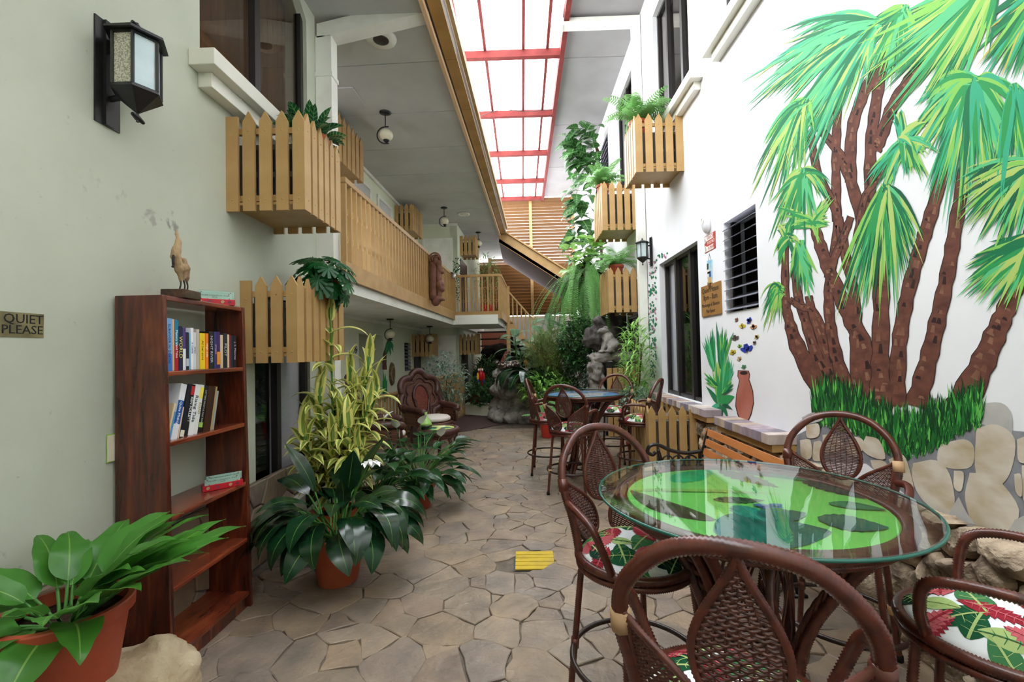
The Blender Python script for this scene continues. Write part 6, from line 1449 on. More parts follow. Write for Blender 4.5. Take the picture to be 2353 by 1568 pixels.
for k, (grey, pp) in enumerate(((1, [(2240, 930), (2300, 926), (2325, 955), (2322, 1002), (2290, 985), (2245, 968)]), (1, [(2118, 925), (2150, 915), (2165, 935), (2140, 950)]), (1, [(2160, 930), (2190, 925), (2205, 945), (2175, 955)]), (0, [(2158, 1022), (2215, 1010), (2238, 1030), (2232, 1072), (2190, 1078), (2155, 1062)]), (0, [(2243, 985), (2290, 976), (2332, 1010), (2322, 1085), (2290, 1118), (2243, 1090)]), (0, [(2098, 1065), (2150, 1058), (2182, 1090), (2194, 1160), (2175, 1188), (2120, 1150), (2096, 1100)]), (0, [(2228, 1087), (2285, 1095), (2342, 1172), (2308, 1228), (2250, 1233), (2218, 1150)]), (0, [(2192, 1082), (2214, 1087), (2209, 1128), (2192, 1120)]),
      (1, [(2203, 1142), (2222, 1180), (2238, 1208), (2192, 1203), (2182, 1180)]), (0, [(2337, 1010), (2370, 1003), (2380, 1055), (2342, 1062)]), (0, [(2348, 1070), (2400, 1072), (2400, 1162), (2352, 1150)]), (1, [(2332, 1195), (2400, 1172), (2400, 1262), (2312, 1245)]), (0, [(2042, 1056), (2075, 1046), (2093, 1090), (2098, 1132), (2060, 1102)]), (0, [(1990, 1002), (2020, 1012), (2034, 1054), (2002, 1050), (1980, 1030)]), (0, [(1955, 1002), (1983, 1012), (1974, 1050), (1946, 1040)]), (0, [(1890, 1000), (1925, 998), (1936, 1030), (1895, 1040)]), (0, [(1852, 978), (1880, 974), (1881, 1002), (1855, 1006)]), (0, [(1838, 1012), (1862, 1012), (1864, 1052), (1842, 1050)]), (0, [(1870, 1016), (1888, 1016), (1890, 1056), (1868, 1056)]), (0, [(2000, 1058), (2034, 1062), (2054, 1104), (2010, 1080)]), (0, [(2330, 1090), (2346, 1092), (2348, 1140), (2334, 1130)]), (1, [(1842, 960), (1870, 948), (1890, 965), (1850, 975)]), (0, [(2405, 1010), (2470, 1012), (2480, 1090), (2410, 1080)]), (0, [(2490, 1015), (2570, 1030), (2560, 1120), (2492, 1100)]), (0, [(2410, 1095), (2480, 1105), (2490, 1190), (2415, 1180)]), (0, [(2500, 1120), (2580, 1135), (2600, 1240), (2505, 1210)]), (1, [(2410, 1195), (2485, 1205), (2500, 1290), (2420, 1270)]), (0, [(2585, 1035), (2680, 1045), (2690, 1150), (2590, 1130)]), (0, [(2610, 1150), (2700, 1165), (2720, 1290), (2620, 1260)]), (0, [(2700, 1050), (2800, 1080), (2800, 1200), (2710, 1160)]), (0, [(2520, 1230), (2600, 1260), (2620, 1340), (2530, 1310)]), (0, [(2730, 1180), (2830, 1220), (2840, 1360), (2740, 1310)]))):
    sm = bez([(x, y, 0) for x, y in pp+[pp[0]]], 4)[:-1]
    cxy = (sum(p.x for p in sm)/len(sm), sum(p.y for p in sm)/len(sm)); K = len(sm)
    MB().add([WR.pt(*cxy, .0019+.00025*k)]+[WR.pt(p.x, p.y, .0019+.00025*k) for p in sm], [(0, 1+i, 1+(i+1) % K) for i in range(K)]).build('painted_stone', m_pgrey if grey else m_pst, mu)
bpy.context.view_layer.update(); keep(mu, ())
# fan plant, vase and butterflies
m2 = thing('fan_plant_mural', 'painted fan-leaved plant on the white wall beside the sliding window', 'mural', (XR, 4.7, 1.0))
PT = [((1640, 852), [(1618, 790), (1622, 775), (1632, 762), (1640, 758)], (1, 0, 3)), ((1656, 848), [(1648, 752), (1658, 754), (1668, 760), (1680, 772)], (1, 3, 2)), ((1653, 935), [(1640, 825), (1650, 815), (1660, 800)], (4, 2, 1)), ((1660, 905), [(1664, 800), (1678, 832), (1684, 840)], (0, 5, 1)), ((1648, 890), [(1618, 856), (1620, 868), (1622, 880)], (1, 3, 2)), ((1660, 905), [(1684, 872), (1686, 884), (1684, 892)], (1, 2, 6))]
for c, ends, pal in PT: crown(WR, 'painted_fan_leaf', m2, c, ends, rng, 12, 6, .08, 0, pal, 2)
mb = MB(); L_ = WR.lift()
for a, b, w, k in (((1655, 935), (1622, 888), 12, 3), ((1655, 928), (1688, 912), 22, 1), ((1655, 932), (1629, 945), 12, 5), ((1655, 935), (1637, 970), 12, 3), ((1658, 932), (1683, 942), 9, 6), ((1660, 935), (1672, 962), 9, 3), ((1655, 930), (1658, 965), 10, 3)): mb.mat(k); stroke(mb, WR, curve2(a, b, -6), w, L_, 1, .1); L_ += .0002
mb.mat(7); mb.build('painted_low_leaf', GREENS, m2)
m3 = thing('vase_mural', 'painted tall terracotta jar on the white wall above the second ledge', 'mural', (XR, 4.2, 1.0))
jar = [(1693, 905), (1691, 932), (1696, 952), (1703, 968), (1716, 971), (1725, 952), (1731, 925), (1729, 900), (1722, 878), (1720, 874), (1722, 862), (1719, 853), (1697, 852), (1696, 866), (1700, 876)]
MB().poly([WR.pt(x+(-1.6 if x < 1711 else 1.6), y+(1.5 if y > 900 else -1), .0016) for x, y in jar]).build('jar_outline', m_bark3, m3)
MB().poly([WR.pt(x, y, .0019) for x, y in jar]).build('jar_body', mat('mural_terracotta', srgb(166, 92, 76), .6, .2, col2=srgb(182, 116, 100), nscale=3), m3)
MB().poly([WR.pt(1709+9*math.cos(a), 857.5+4.5*math.sin(a), .0022) for a in [2*math.pi*i/16 for i in range(16)]]).build('jar_mouth', m_bark3, m3)
for k, (x, y, s, col, lab) in enumerate(((1694, 736, 6, (150, 96, 80), 'small brown painted butterfly just below the louvre window'), (1706, 752, 9, (214, 196, 70), 'yellow painted butterfly below the louvre window'), (1724, 738, 9, (40, 64, 170), 'blue painted butterfly with closed wings near the palm leaves'), (1732, 754, 9, (196, 140, 96), 'orange-brown painted butterfly near the palm leaves'), (1690, 780, 10, (96, 84, 84), 'grey-brown slanted painted butterfly above the fan plant'), (1740, 776, 7, (206, 176, 110), 'tan painted butterfly furthest to the palm side'), (1735, 789, 6, (140, 120, 116), 'tiny grey painted butterfly beside the tan one'), (1700, 797, 6, (150, 196, 70), 'tiny lime painted butterfly in the middle of the swarm'), (1717, 806, 16, (38, 62, 172), 'biggest blue painted butterfly over the jar'), (1685, 812, 9, (212, 186, 50), 'yellow painted butterfly beside the fan plant'), (1700, 826, 7, (200, 176, 130), 'small cream painted butterfly just over the jar'), (1710, 845, 7, (80, 150, 110), 'green painted butterfly at the mouth of the jar'))):
    b = thing('painted_butterfly', lab, 'painting', WR.pt(x, y, 0), group='painted butterflies over the jar'); rb = random.Random(k); a0 = rb.uniform(0, 3); mb = MB(); L_ = WR.lift()
    for a in (.5, 1.4, -.5+math.pi, -1.4+math.pi): stroke(mb, WR, curve2((x, y), (x+s*math.cos(a+a0*.4), y-s*math.sin(a+a0*.4)), 0, 4), s*.75, L_, .7, .3)
    w_ = mb.build('wing', mat('bfly_%d' % k, srgb(*col), .6), b)
    mb = MB(); stroke(mb, WR, [(x-1, y+s*.6), (x, y), (x+1, y-s*.6)], 1.8, L_+.0005); bd = mb.build('insect_body', m_bark3, b)
    bpy.context.view_layer.update()
    for q_ in (w_, bd): q_.matrix_parent_inverse = b.matrix_world.inverted()
m4 = thing('flower_vine_mural', 'painted vine with pink flowers on the wall end by the downpipe', 'mural', (XR, 6.9, 1.5))
mbl, mbf = MB(), MB(); L_ = WR.lift()
for k in range(170):
    x = rng.uniform(1489, 1508) if rng.random() < .8 else rng.uniform(1486, 1535); y = rng.uniform(600, 870) if x < 1510 else rng.uniform(578, 610); a = rng.uniform(0, 6.28); s = rng.uniform(5, 9)
    if x > 1512 and y > 600: continue
    m_ = mbf if rng.random() < .22 else mbl; stroke(m_, WR, curve2((x, y), (x+s*math.cos(a)*.5, y+s*math.sin(a)), 0, 3), 4, L_+rng.uniform(0, .0006), 1, .2)
mbl.build('painted_vine_leaf', GREENS[3], m4)['kind'] = 'stuff'; mbf.build('painted_pink_flower', mat('mural_pink', srgb(190, 120, 160), .6), m4)['kind'] = 'stuff'
# palms painted in the set-back ground floor
PL = Wall(LB(-1.118, 3, 1), (LB(0, 0, 0)-LB(-1, 0, 0)))
WD = Wall(LB(-.3, 7.095, 3), LB(0, -1, 0)-LB(0, 0, 0)); m6 = thing('ivy_mural', 'dark ivy painted on the corner beside door 29', 'mural', LB(-.2, 7.09, 3.0)); mb = MB()
for k in range(90):
    x, y = rng.uniform(1042, 1058), rng.uniform(590, 690); a = rng.uniform(0, 6.28); stroke(mb, WD, curve2((x, y), (x+4*math.cos(a), y+4*math.sin(a)), 0, 3), 2.6, .002+rng.uniform(0, .001), 1, .2)
mb.build('painted_ivy_leaf', GREENS[6], m6)['kind'] = 'stuff'
m5 = thing('garden_mural', 'mural of palms and big leaves painted on the wall under the balcony', 'mural', LB(-1.118, 4, 1))
PN = Wall(LB(-1.598, 3, 1), (LB(0, 0, 0)-LB(-1, 0, 0)))
trunk(PN, m5, [(862, 870), (862, 820), (870, 790)], (9, 8, 7)); trunk(PL, m5, [(884, 850), (884, 820), (892, 790), (896, 780)], (6, 5, 4))
crown(PN, 'painted_frond', m5, (871, 789), [(835, 800), (842, 815), (850, 825), (882, 815), (872, 830), (858, 802), (880, 800)], rng, 8, 3, .12, -12, (3, 6, 1), 2)
crown(PL, 'painted_frond', m5, (893, 786), [(886, 810), (900, 815), (903, 805), (890, 818), (896, 822)], rng, 8, 3, .12, -8, (3, 6, 1), 2)
crown(PN, 'painted_big_leaf', m5, (866, 925), [(847, 850), (855, 880), (872, 835), (880, 880), (862, 860)], rng, 18, 9, .1, 0, (1, 3, 1), 4); crown(PL, 'painted_big_leaf', m5, (884, 922), [(888, 880), (890, 905), (884, 860)], rng, 10, 7, .1, 0, (1, 3), 3)
bpy.context.view_layer.update()
for r_ in (m2, m3, m4, m5, m6): keep(r_, ())
mk = thing('round_carving', 'oval brown carved disc on the wall under the balcony', 'carving', LB(-1.115, 4.82, 1.09), R(-2))
mb = MB(); mb.add([(.0, .17*math.cos(a), .24*math.sin(a)) for a in [2*math.pi*i/30 for i in range(30)]]+[(.03, .15*math.cos(a), .22*math.sin(a)) for a in [2*math.pi*i/30 for i in range(30)]], [(i, (i+1) % 30, 30+(i+1) % 30, 30+i) for i in range(30)]+[tuple(range(30, 60))]); mb.build('disc', mat('carved_brown', srgb(84, 70, 50), .8, .2, col2=srgb(120, 104, 76), nscale=26, lo=.4, hi=.6, bump=.8, bscale=30), mk)
MB().tube([(.032, .10*math.cos(a), .15*math.sin(a)) for a in [2*math.pi*i/24 for i in range(24)]], .012, 6, closed=True).build('carved_ring', m_drift, mk)
ns = thing('no_entry_sign', 'small white no-smoking sign on the wall under the balcony', 'sign', LB(-1.117, 3.0, 1.57), R(-2))
MB().box2((0, -.075, -.10), (.006, .075, .10)).build('plate', m_white, ns); mb = MB(); mb.tube([(.008, .05*math.cos(a), .01+.055*math.sin(a)) for a in [2*math.pi*i/20 for i in range(20)]], .006, 5, closed=True); mb.tube([(.008, -.035, .05), (.008, .035, -.03)], .006, 5).tube([(.008, -.02, .0), (.008, .03, .02)], .008, 5); mb.build('symbol', m_black, ns)
# ------------------------------------------------------------------ rockery, sculptures and planting at the far end
m_grock = mat('grey_artificial_rock', srgb(168, 163, 157), .85, .2, col2=srgb(108, 103, 99), nscale=5, ndetail=8, lo=.35, hi=.7, bump=.8, bscale=18)
m_lrock = mat('light_artificial_rock', srgb(160, 153, 148), .85, .2, col2=srgb(108, 100, 96), nscale=5, ndetail=8, lo=.35, hi=.7, bump=.8, bscale=18)
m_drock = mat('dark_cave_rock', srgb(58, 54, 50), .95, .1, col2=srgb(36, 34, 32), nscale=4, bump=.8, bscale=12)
rk = thing('rock_planter', 'grey sculpted rock planter with an overhanging ledge at the end of the path', 'rock planter', (-.05, 10.0, 0))
blob('rock_body', [(-.05, .1, .30, .62, .5, .45), (-.12, .05, .70, .55, .45, .38), (.35, .15, .40, .6, .5, .5), (.5, .2, .75, .5, .45, .35), (-.45, -.12, .72, .16, .16, .26), (.9, .5, .4, .5, .5, .45)], m_grock, rk, .03, .14, 4, 2)
blob('rock_ledge', [(-.2, .05, 1.02, .45, .40, .10), (.2, .15, 1.02, .45, .40, .09), (-.05, -.12, .92, .5, .28, .06), (.55, .3, 1.0, .4, .36, .1)], m_grock, rk, .025, .08, 6, 2, 5)
for k, (x, y, r_) in enumerate(((-.45, -.32, .2), (-.2, -.42, .22), (.08, -.46, .24), (.35, -.45, .22), (.6, -.36, .24), (-.56, -.05, .18))): blob('base_boulder', [(x, y, .12, r_, r_*.75, .17)], m_grock, rk, .03, .04, 7, 3, k)
sn = thing('snake_sculpture', 'coiled dark snake sculpture with pale diamonds on the rock ledge', 'sculpture', (-.30, 9.86, 1.115))
m_snake = bpy.data.materials.new('snake_skin'); m_snake.use_nodes = True; nt = m_snake.node_tree; b = nt.nodes['Principled BSDF']
vo = nd(nt, 'ShaderNodeTexVoronoi'); vo.inputs['Scale'].default_value = 22; tc = nd(nt, 'ShaderNodeTexCoord'); cr_ = nd(nt, 'ShaderNodeValToRGB'); cr_.color_ramp.interpolation = 'CONSTANT'
e = cr_.color_ramp.elements; e[0].color = rgba(srgb(190, 170, 150)); e[1].position = .38; e[1].color = rgba(srgb(48, 36, 32))
nt.links.new(tc.outputs['Object'], vo.inputs['Vector']); nt.links.new(vo.outputs['Distance'], cr_.inputs[0]); nt.links.new(cr_.outputs[0], b.inputs['Base Color'])
pth = [((.24-.012*i/6)*math.cos(i*.30), (.20-.012*i/6)*math.sin(i*.30), .05+.0022*i) for i in range(46)]
MB().tube(pth, [.03+.022*min(1, i/10) for i in range(46)], 10).build('snake_body', m_snake, sn, smooth=True)
MB().ball((-.26, -.05, .16), (.06, .045, .035), 12, 8).build('snake_head', m_snake, sn, smooth=True)
MB().lathe([(.001, .07), (.14, .075), (.15, .1)], (0, 0, 0), 20).build('lime_bowl', mat('lime_glaze', srgb(190, 206, 80), .4), sn)
# red-and-green figure behind the ledge, macaw, clay bird
fgr = thing('lizard_sculpture', 'green figurine with a raised speckled red tail behind the snake', 'sculpture', (-.42, 10.45, 1.05))
blob('body', [(.06, 0, .16, .09, .08, .16), (.10, 0, .30, .06, .06, .10), (-.08, 0, .06, .12, .06, .06), ((.0, 0, .05), (.2, 0, .04), .05, .03)], mat('emerald_paint', srgb(20, 92, 70), .4, .5), fgr, .02, 0)
MB().tube(bez([(-.08, -.04, .08), (-.03, -.05, .25), (.05, -.05, .42), (.13, -.03, .44)], 6), [.05-.001*i for i in range(19)], 10).build('red_tail', mat('speckled_red', srgb(176, 70, 60), .5, .3, col2=srgb(226, 190, 180), nscale=30, lo=.5, hi=.6), fgr, smooth=True)
orf = blob('orange_fruit', [(.06, 10.4, 1.25, .05, .05, .055), (.06, 10.4, 1.16, .012, .012, .05), (.06, 10.4, 1.11, .03, .03, .02)], mat('orange_glaze', srgb(222, 110, 50), .4), None, .012); tag(orf, 'small orange ball ornament beside the big round leaf', 'ornament')
mc = thing('macaw_sculpture', 'red macaw statue with yellow and blue wings among dark shrubs', 'sculpture', (-.98, 10.55, .74)); mc.scale = (1.08,)*3
blob('macaw_body', [(0, 0, .20, .075, .07, .13), (0, -.01, .31, .055, .055, .06), ((0, .02, .10), (.03, .05, -.06), .045, .02)], mat('macaw_red', srgb(190, 22, 26), .4), mc, .014)
for s in (-1, 1):
    MB().ball((.062*s, -.03, .17), (.026, .04, .10), 10, 8).build('wing', mat('macaw_yellow', srgb(226, 180, 40), .5) if s < 0 else mat('macaw_red', (0, 0, 0)), mc, smooth=True)
    MB().ball((.058*s, -.035, .09), (.022, .034, .06), 10, 8).build('wing_tip', mat('macaw_blue', srgb(30, 70, 150), .5), mc, smooth=True)
    MB().ball((.04*s, -.045, .325), (.02, .02, .028), 8, 6).build('white_cheek', m_white, mc, smooth=True)
MB().tube(bez([(0, -.055, .335), (0, -.085, .325), (0, -.082, .295)], 4), [.022, .02, .018, .016, .013, .012, .01, .008, .006], 8).build('beak', mat('beak', srgb(220, 214, 200), .4), mc, smooth=True)
cb = blob('clay_bird', [(-1.17, 11.0, .36, .17, .12, .12), ((-1.28, 11.0, .40), (-1.31, 11.0, .54), .05, .04), (-1.32, 11.0, .56, .05, .045, .04), (-1.36, 11.0, .555, .03, .02, .015), (-1.02, 11.0, .40, .07, .05, .04)], m_terra2, None, .02); tag(cb, 'terracotta bird-shaped planter at the foot of the macaw shrub', 'planter')
# ledge wall under the clay bird
# cave rock and dark recess below the stairs
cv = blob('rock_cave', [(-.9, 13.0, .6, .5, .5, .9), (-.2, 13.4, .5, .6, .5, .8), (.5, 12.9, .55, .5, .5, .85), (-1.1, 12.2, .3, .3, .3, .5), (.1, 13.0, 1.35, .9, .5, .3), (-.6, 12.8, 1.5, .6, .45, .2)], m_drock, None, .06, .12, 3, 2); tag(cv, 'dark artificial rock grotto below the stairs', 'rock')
# rock pillar with frog, lintel and picket gate
pl_ = thing('rock_pillar', 'pale sculpted rock gateway with a rounded lintel beside the picket gate', 'rock pillar', (1.3, 7.95, 0))
blob('pillar_shaft', [(0, .1, .2, .17, .2, .35), (0, .1, .7, .14, .18, .4), (-.01, .1, 1.1, .15, .2, .3)], m_lrock, pl_, .025, .07, 6, 2)
blob('lintel', [((-.02, .0, 1.36), (.62, .0, 1.37), .09, .08), (.05, .12, 1.36, .2, .2, .09), (.4, .12, 1.37, .3, .2, .08)], m_lrock, pl_, .022, .045, 8, 2)
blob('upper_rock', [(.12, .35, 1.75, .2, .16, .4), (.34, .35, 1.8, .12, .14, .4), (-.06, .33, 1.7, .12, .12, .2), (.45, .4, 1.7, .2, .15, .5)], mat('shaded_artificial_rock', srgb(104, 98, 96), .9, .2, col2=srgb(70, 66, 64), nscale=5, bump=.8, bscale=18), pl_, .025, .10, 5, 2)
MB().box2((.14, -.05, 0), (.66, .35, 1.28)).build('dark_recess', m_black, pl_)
gt = thing('picket_gate', 'tall tan picket gate in front of the rock gateway', 'gate', (1.42, 7.80, 0))
me = picket_mesh(.082, 1.24)
me2 = picket_mesh(.082, 1.16, flat=True)
for k in range(6): inst(me2 if k in (0, 1, 2) else me, 'picket', gt, (.05+.098*k, 0, .02))
for z in (.12, 1.0): MB().box2((0, .02, z), (.58, .045, z+.05)).build('rail', m_tan, gt)
fr = thing('frog_sculpture', 'grey stone frog sculpture sitting upright on the rock lintel', 'sculpture', (1.47, 7.85, 1.44))
blob('frog_body', [(.06, 0, .14, .13, .11, .13), (-.0, 0, .26, .10, .10, .11), (-.07, -.01, .38, .10, .085, .055), (-.13, -.01, .37, .06, .06, .035), (-.03, -.05, .43, .03, .03, .03), (-.03, .05, .43, .03, .03, .03), ((-.03, -.06, .25), (-.10, -.07, .06), .035, .025), ((-.03, .06, .25), (-.10, .07, .06), .035, .025), (-.13, -.07, .025, .05, .03, .02), (-.13, .07, .025, .05, .03, .02), ((.12, -.09, .14), (.0, -.12, .06), .06, .045), ((.12, .09, .14), (.0, .12, .06), .06, .045), (.0, -.12, .03, .09, .04, .025), (.0, .12, .03, .09, .04, .025)], m_lrock, fr, .014, .006, 30, 3)
for s in (-1, 1): MB().ball((-.045, .055*s, .437), .022, 10, 8).build('eye', m_lrock, fr, smooth=True)
MB().tube([(-.165, -.05, .355), (-.185, 0, .352), (-.165, .05, .355), (-.1, .085, .37)], .006, 6).build('mouth_line', m_grock, fr)

# ------------------------------------------------------------------ planting
def bush(name, label, loc, n, rad, mesh_kw, leafm, rng, stems=5, h0=.1, cat='shrub', potm=None, potr=.14, poth=.22, shape=None):
    o = thing(name, label, cat, loc); z0 = 0
    if potm: pot(o, potr*.75, potr, poth, potm); z0 = poth-.04
    for k in range(stems):
        a = k*6.28/stems+rng.uniform(-.3, .3); r_ = rng.uniform(.3, .8)
        MB().tube(bez([(0, 0, z0), (rad[0]*.3*r_*math.cos(a), rad[1]*.3*r_*math.sin(a), z0+rad[2]*.7), (rad[0]*r_*math.cos(a), rad[1]*r_*math.sin(a), z0+rad[2]*(1.1+.7*rng.random()))], 5), .007, 5).build('stem', m_stemb, o, smooth=True)
    mb = MB()
    for k in range(n):
        while True:
            p = Vector((rng.uniform(-1, 1), rng.uniform(-1, 1), rng.uniform(-1, 1)))
            if .25 < p.length < 1: break
        p = Vector((p.x*rad[0], p.y*rad[1], z0+h0+rad[2]+p.z*rad[2]))
        kw = dict(mesh_kw); kw['L'] *= rng.uniform(.8, 1.5); kw['W'] *= rng.uniform(.8, 1.2); kw['e0'] = rng.uniform(-.2, 1.2)
        blade(mb, base=p, az=math.atan2(p.y, p.x)+rng.uniform(-1.2, 1.2), smi=0, **kw)
    mb.build('foliage', [leafm], o, smooth=True)['kind'] = 'stuff'
    return o
rng = random.Random(31)
SM = dict(L=.10, W=.035, e0=.5, bend=1.0, prof='lance', n=4, fold=.2)
m_dk = leaf_mat('dark_small_leaf', srgb(88, 136, 78), srgb(136, 174, 116), col2=srgb(56, 104, 58)); m_ol = leaf_mat('olive_needle', srgb(160, 176, 96), srgb(174, 188, 112), rough=.6, col2=srgb(120, 146, 74)); m_sil = leaf_mat('silvery_small_leaf', srgb(146, 170, 148), srgb(200, 210, 200), rough=.35, col2=srgb(96, 130, 102))
m_lt = leaf_mat('light_leaf', srgb(156, 202, 104), srgb(190, 220, 142), rough=.4, col2=srgb(116, 172, 78)); m_bgl = leaf_mat('blue_green_leaf', srgb(96, 136, 124), srgb(150, 180, 160), rough=.35, col2=srgb(70, 112, 100), veins=60)
bush('silver_shrub', 'silvery small-leaved shrub beside the wicker armchair', (-1.42, 8.2, 0), 1100, (.42, .42, .62), SM, m_sil, rng, potm=m_terra2)
bush('macaw_shrub', 'dark shrub the red macaw statue stands in', (-1.0, 10.75, .1), 1000, (.38, .32, .36), SM, m_dk, rng)
bush('grotto_fern_shrub', 'dim leafy shrub in the shade before the grotto', (-.95, 11.9, .2), 700, (.4, .3, .55), dict(SM, L=.18), m_dk, rng)
bush('feathery_conifer', 'olive green feathery conifer in the middle of the rockery', (.60, 9.35, .62), 7000, (.55, .45, .62), dict(L=.10, W=.014, e0=.5, bend=.5, prof='strap', n=2, fold=.1), m_ol, rng, 8)
bush('rockery_shrub', 'mixed dark green bush behind the blue table', (.9, 9.2, .1), 1700, (.55, .4, .5), dict(SM, L=.13), m_dk, rng, 6)
bush('light_rockery_shrub', 'light green leafy bush at the foot of the conifer', (.45, 9.0, .25), 900, (.5, .3, .38), dict(SM, L=.15, W=.05), m_lt, rng, 5)
bush('ivy_clump', 'dense small-leaved ivy between the conifer and the stone frog', (1.08, 8.7, .95), 1500, (.38, .3, .55), dict(SM, L=.10, W=.065, prof='heart'), m_dk, rng, 5)
bush('slender_shrub', 'light green slender-leaved shrub growing before the sliding window', (1.66, 6.75, .05), 800, (.2, .28, .8), dict(L=.15, W=.026, e0=.4, bend=1.0, prof='lance', n=4, fold=.2), m_lt, rng, 6, potm=m_terra)
bush('white_flower_shrub', 'low shrub with tiny white flowers behind the sideways chair', (1.55, 6.35, .0), 800, (.25, .25, .36), dict(SM, L=.07, W=.03), m_sil, rng, 5, potm=m_terra2)
# spotted dumb canes
V = [leaf_mesh('leaf', [m_dief, m_stem], L=l, W=w, e0=e, bend=b, prof='ovate', fold=.15, n=8, stalk=.06, sr=.006) for l, w, e, b in ((.46, .21, .7, 1.2), (.48, .22, .4, 1.0), (.42, .2, 1.1, 1.4), (.46, .21, .2, .9))]
def dumbcane(label, x, y, z, stems, rng, group='spotted dumb canes'):
    o = thing('dumb_cane', label, 'plant', (x, y, z), group=group)
    for k, (dx, dy, h) in enumerate(stems):
        MB().tube(bez([(dx*.2, dy*.2, 0), (dx*.6, dy*.6, h*.5), (dx, dy, h)], 5), .018, 7).build('cane', m_stem, o, smooth=True)
        for i in range(10): inst(V[(i+k) % 4], 'leaf', o, (dx, dy, h-.045*i), sc=rng.uniform(.85, 1.15), rot=(rng.uniform(-.2, .2), 0, i*2.3+k))
dumbcane('spotted dumb cane in front of the stair railing', -.05, 10.3, .5, ((-.12, 0, 1.35), (.0, .1, 1.0)), rng)
dumbcane('tallest spotted dumb cane below the louvred screen', .62, 10.3, .6, ((.0, 0, 1.6), (.28, .1, 1.4), (-.2, .1, 1.25)), rng)
# big leaves hanging over the rock, banana-like leaf, bright fern-leaf
V = [leaf_mesh('leaf', [m_asp, m_stem], L=l, W=w, e0=e, bend=b, prof='lance', fold=.2, n=10, stalk=.12, sr=.01, wave=.03) for l, w, e, b in ((.85, .26, .7, 2.4), (.80, .27, .5, 2.0), (.7, .24, .9, 2.0))]
o = thing('rock_philodendron', 'big dark leaves draping down over the grey rock planter', 'plant', (.12, 9.46, .98))
for az, vi, s in ((-160, 0, 1), (-140, 0, 1.05), (-120, 1, 1), (-100, 0, .9), (-80, 1, .85), (170, 1, .9), (-60, 2, .9), (-150, 2, .8), (-30, 2, .9), (140, 2, .8)): inst(V[vi], 'leaf', o, (0, 0, 0), sc=s, rot=(rng.uniform(-.2, .2), 0, R(az)))
V = [leaf_mesh('leaf', [m_bgl, m_stem], L=l, W=w, e0=e, bend=b, prof='ovate', fold=.1, n=10, stalk=.2, sr=.012) for l, w, e, b in ((.62, .30, 1.35, .5), (.55, .28, .8, 1.0), (.5, .26, .5, 1.2))]
o = thing('banana_plant', 'blue-green plant with one big upright rounded leaf beside the snake', 'plant', (.28, 10.05, .75))
for az, vi, s in ((-90, 0, 1), (160, 1, .9), (-20, 1, .9), (80, 2, .9), (-140, 2, .8), (20, 2, .8)): inst(V[vi], 'leaf', o, (0, 0, 0), sc=s, rot=(0, 0, R(az)))
V = [leaf_mesh('leaf', [m_fernl, m_stem], L=.55, W=.11, e0=e, bend=b, prof='lance', fold=.2, n=8, wave=.08) for e, b in ((1.2, 1.0), (.8, 1.2), (1.4, .6))]
o = thing('birds_nest_fern', 'bright green strap-leaved fern above the conifer', 'plant', (.75, 10.2, 1.25))
for k in range(12): inst(V[k % 3], 'leaf', o, (0, 0, 0), sc=rng.uniform(.7, 1.0), rot=(0, 0, k*.53))
# red pot with a palm by the table
o = thing('potted_palm', 'red plastic pot with a small palm behind the blue table chairs', 'potted plant', (.42, 7.95, 0)); pot(o, .12, .17, .36, m_redpot)
for k in range(12): mb = MB(); frond(mb, rng.uniform(.4, .6), rng.uniform(.5, 1.3), rng.uniform(.9, 1.7), .11, 14, k*.55+.2, w=.5); mb.build('frond', m_fern, o).location = (0, 0, .3)
# hanging ferns on the rock
hf = thing('hanging_fern', 'huge fern with long fronds cascading beside the picket boxes', 'fern', (1.30, 9.0, 3.12))
for k in range(120):
    az = rng.uniform(2.2, 5.6); mb = MB(); frond(mb, rng.uniform(.9, 1.9), rng.uniform(-.3, .6), rng.uniform(1.7, 2.2), .06, 46, 0, droop=.1, w=.30, pw=.38)
    f_ = mb.build('frond', m_fern if k % 2 else m_fernl, hf); f_.rotation_euler = (0, 0, az); f_.location = (rng.uniform(-.15, .1), rng.uniform(-.15, .15), rng.uniform(-.25, .2))
blob('root_ball', [(0, .0, -.15, .2, .2, .3), (.3, 0, -.2, .4, .1, .12), (.55, 0, -.2, .2, .15, .15)], m_soil, hf, .04)
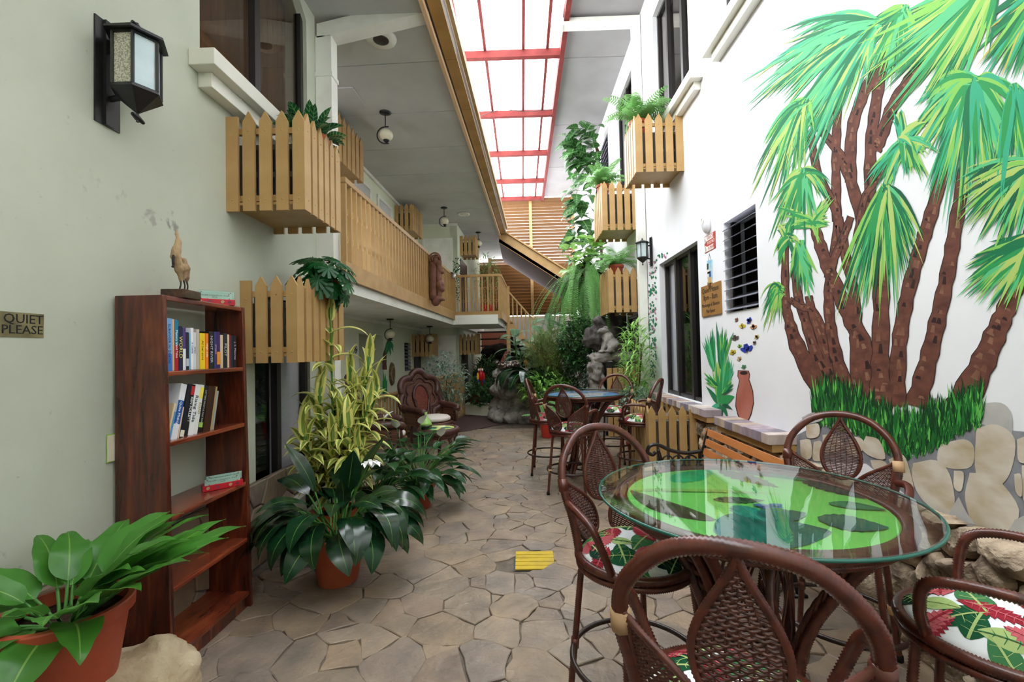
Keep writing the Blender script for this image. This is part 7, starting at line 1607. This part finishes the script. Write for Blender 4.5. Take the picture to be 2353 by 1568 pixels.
# climbing aroid on the white wall
m_vine2 = m_vine
V = [leaf_mesh('leaf', [m_vine, m_stem], L=l, W=w, e0=e, bend=b, prof='heart', fold=.15, n=8, stalk=.1, sr=.005) for l, w, e, b in ((.38, .27, .3, 1.2), (.42, .28, .0, 1.0), (.36, .26, -.3, .8), (.32, .24, .6, 1.4))]
o = thing('climbing_vine', 'tall climber with large heart-shaped leaves up the white wall', 'climber', (1.85, 10.2, 2.6))
pv = bez([(-.1, -.2, 0), (-.05, -.1, 1.0), (-.15, 0, 2.0), (-.02, .1, 3.0), (-.1, .3, 3.95)], 12)
MB().tube(pv, .03, 7).build('vine_stem', m_stemb, o, smooth=True); MB().tube([p+Vector((.03*math.sin(i*.5), .04*math.cos(i*.4), 0)) for i, p in enumerate(pv)], .018, 6).build('vine_stem', m_stemb, o, smooth=True)
for k in range(175):
    q = pv[rng.randrange(len(pv))]; spread = .42
    inst(V[k % 4], 'leaf', o, q+Vector((rng.uniform(-spread-.15, .05), rng.uniform(-.35, .25), rng.uniform(-.12, .12))), sc=rng.uniform(.7, 1.3), rot=(rng.uniform(-.4, .4), rng.uniform(-.2, .5), R(rng.uniform(150, 300))))
V2 = [leaf_mesh('leaf', [m_lt, m_stem], L=l, W=w, e0=e, bend=b, prof='heart', fold=.15, n=8, stalk=.08, sr=.005) for l, w, e, b in ((.26, .18, .5, 1.2), (.28, .2, .1, 1.0), (.24, .17, .9, 1.4))]
o = thing('bright_pothos', 'bright yellow-green leaves crowning the huge fern', 'plant', (1.25, 8.95, 3.15))
for k in range(46): inst(V2[k % 3], 'leaf', o, (rng.uniform(-.4, .45), rng.uniform(-.3, .3), rng.uniform(-.15, .5)), sc=rng.uniform(.7, 1.2), rot=(rng.uniform(-.4, .4), 0, rng.uniform(2.0, 6.0)))
# balcony corner plant
bush('balcony_plant', 'tall thin-leaved plant in a red pot on the balcony landing', (-.85, 11.3, 2.36), 240, (.3, .25, .62), dict(L=.16, W=.022, e0=.7, bend=1.0, prof='lance', n=4, fold=.2), m_fern, rng, 6, potm=m_redpot, poth=.3, potr=.17)
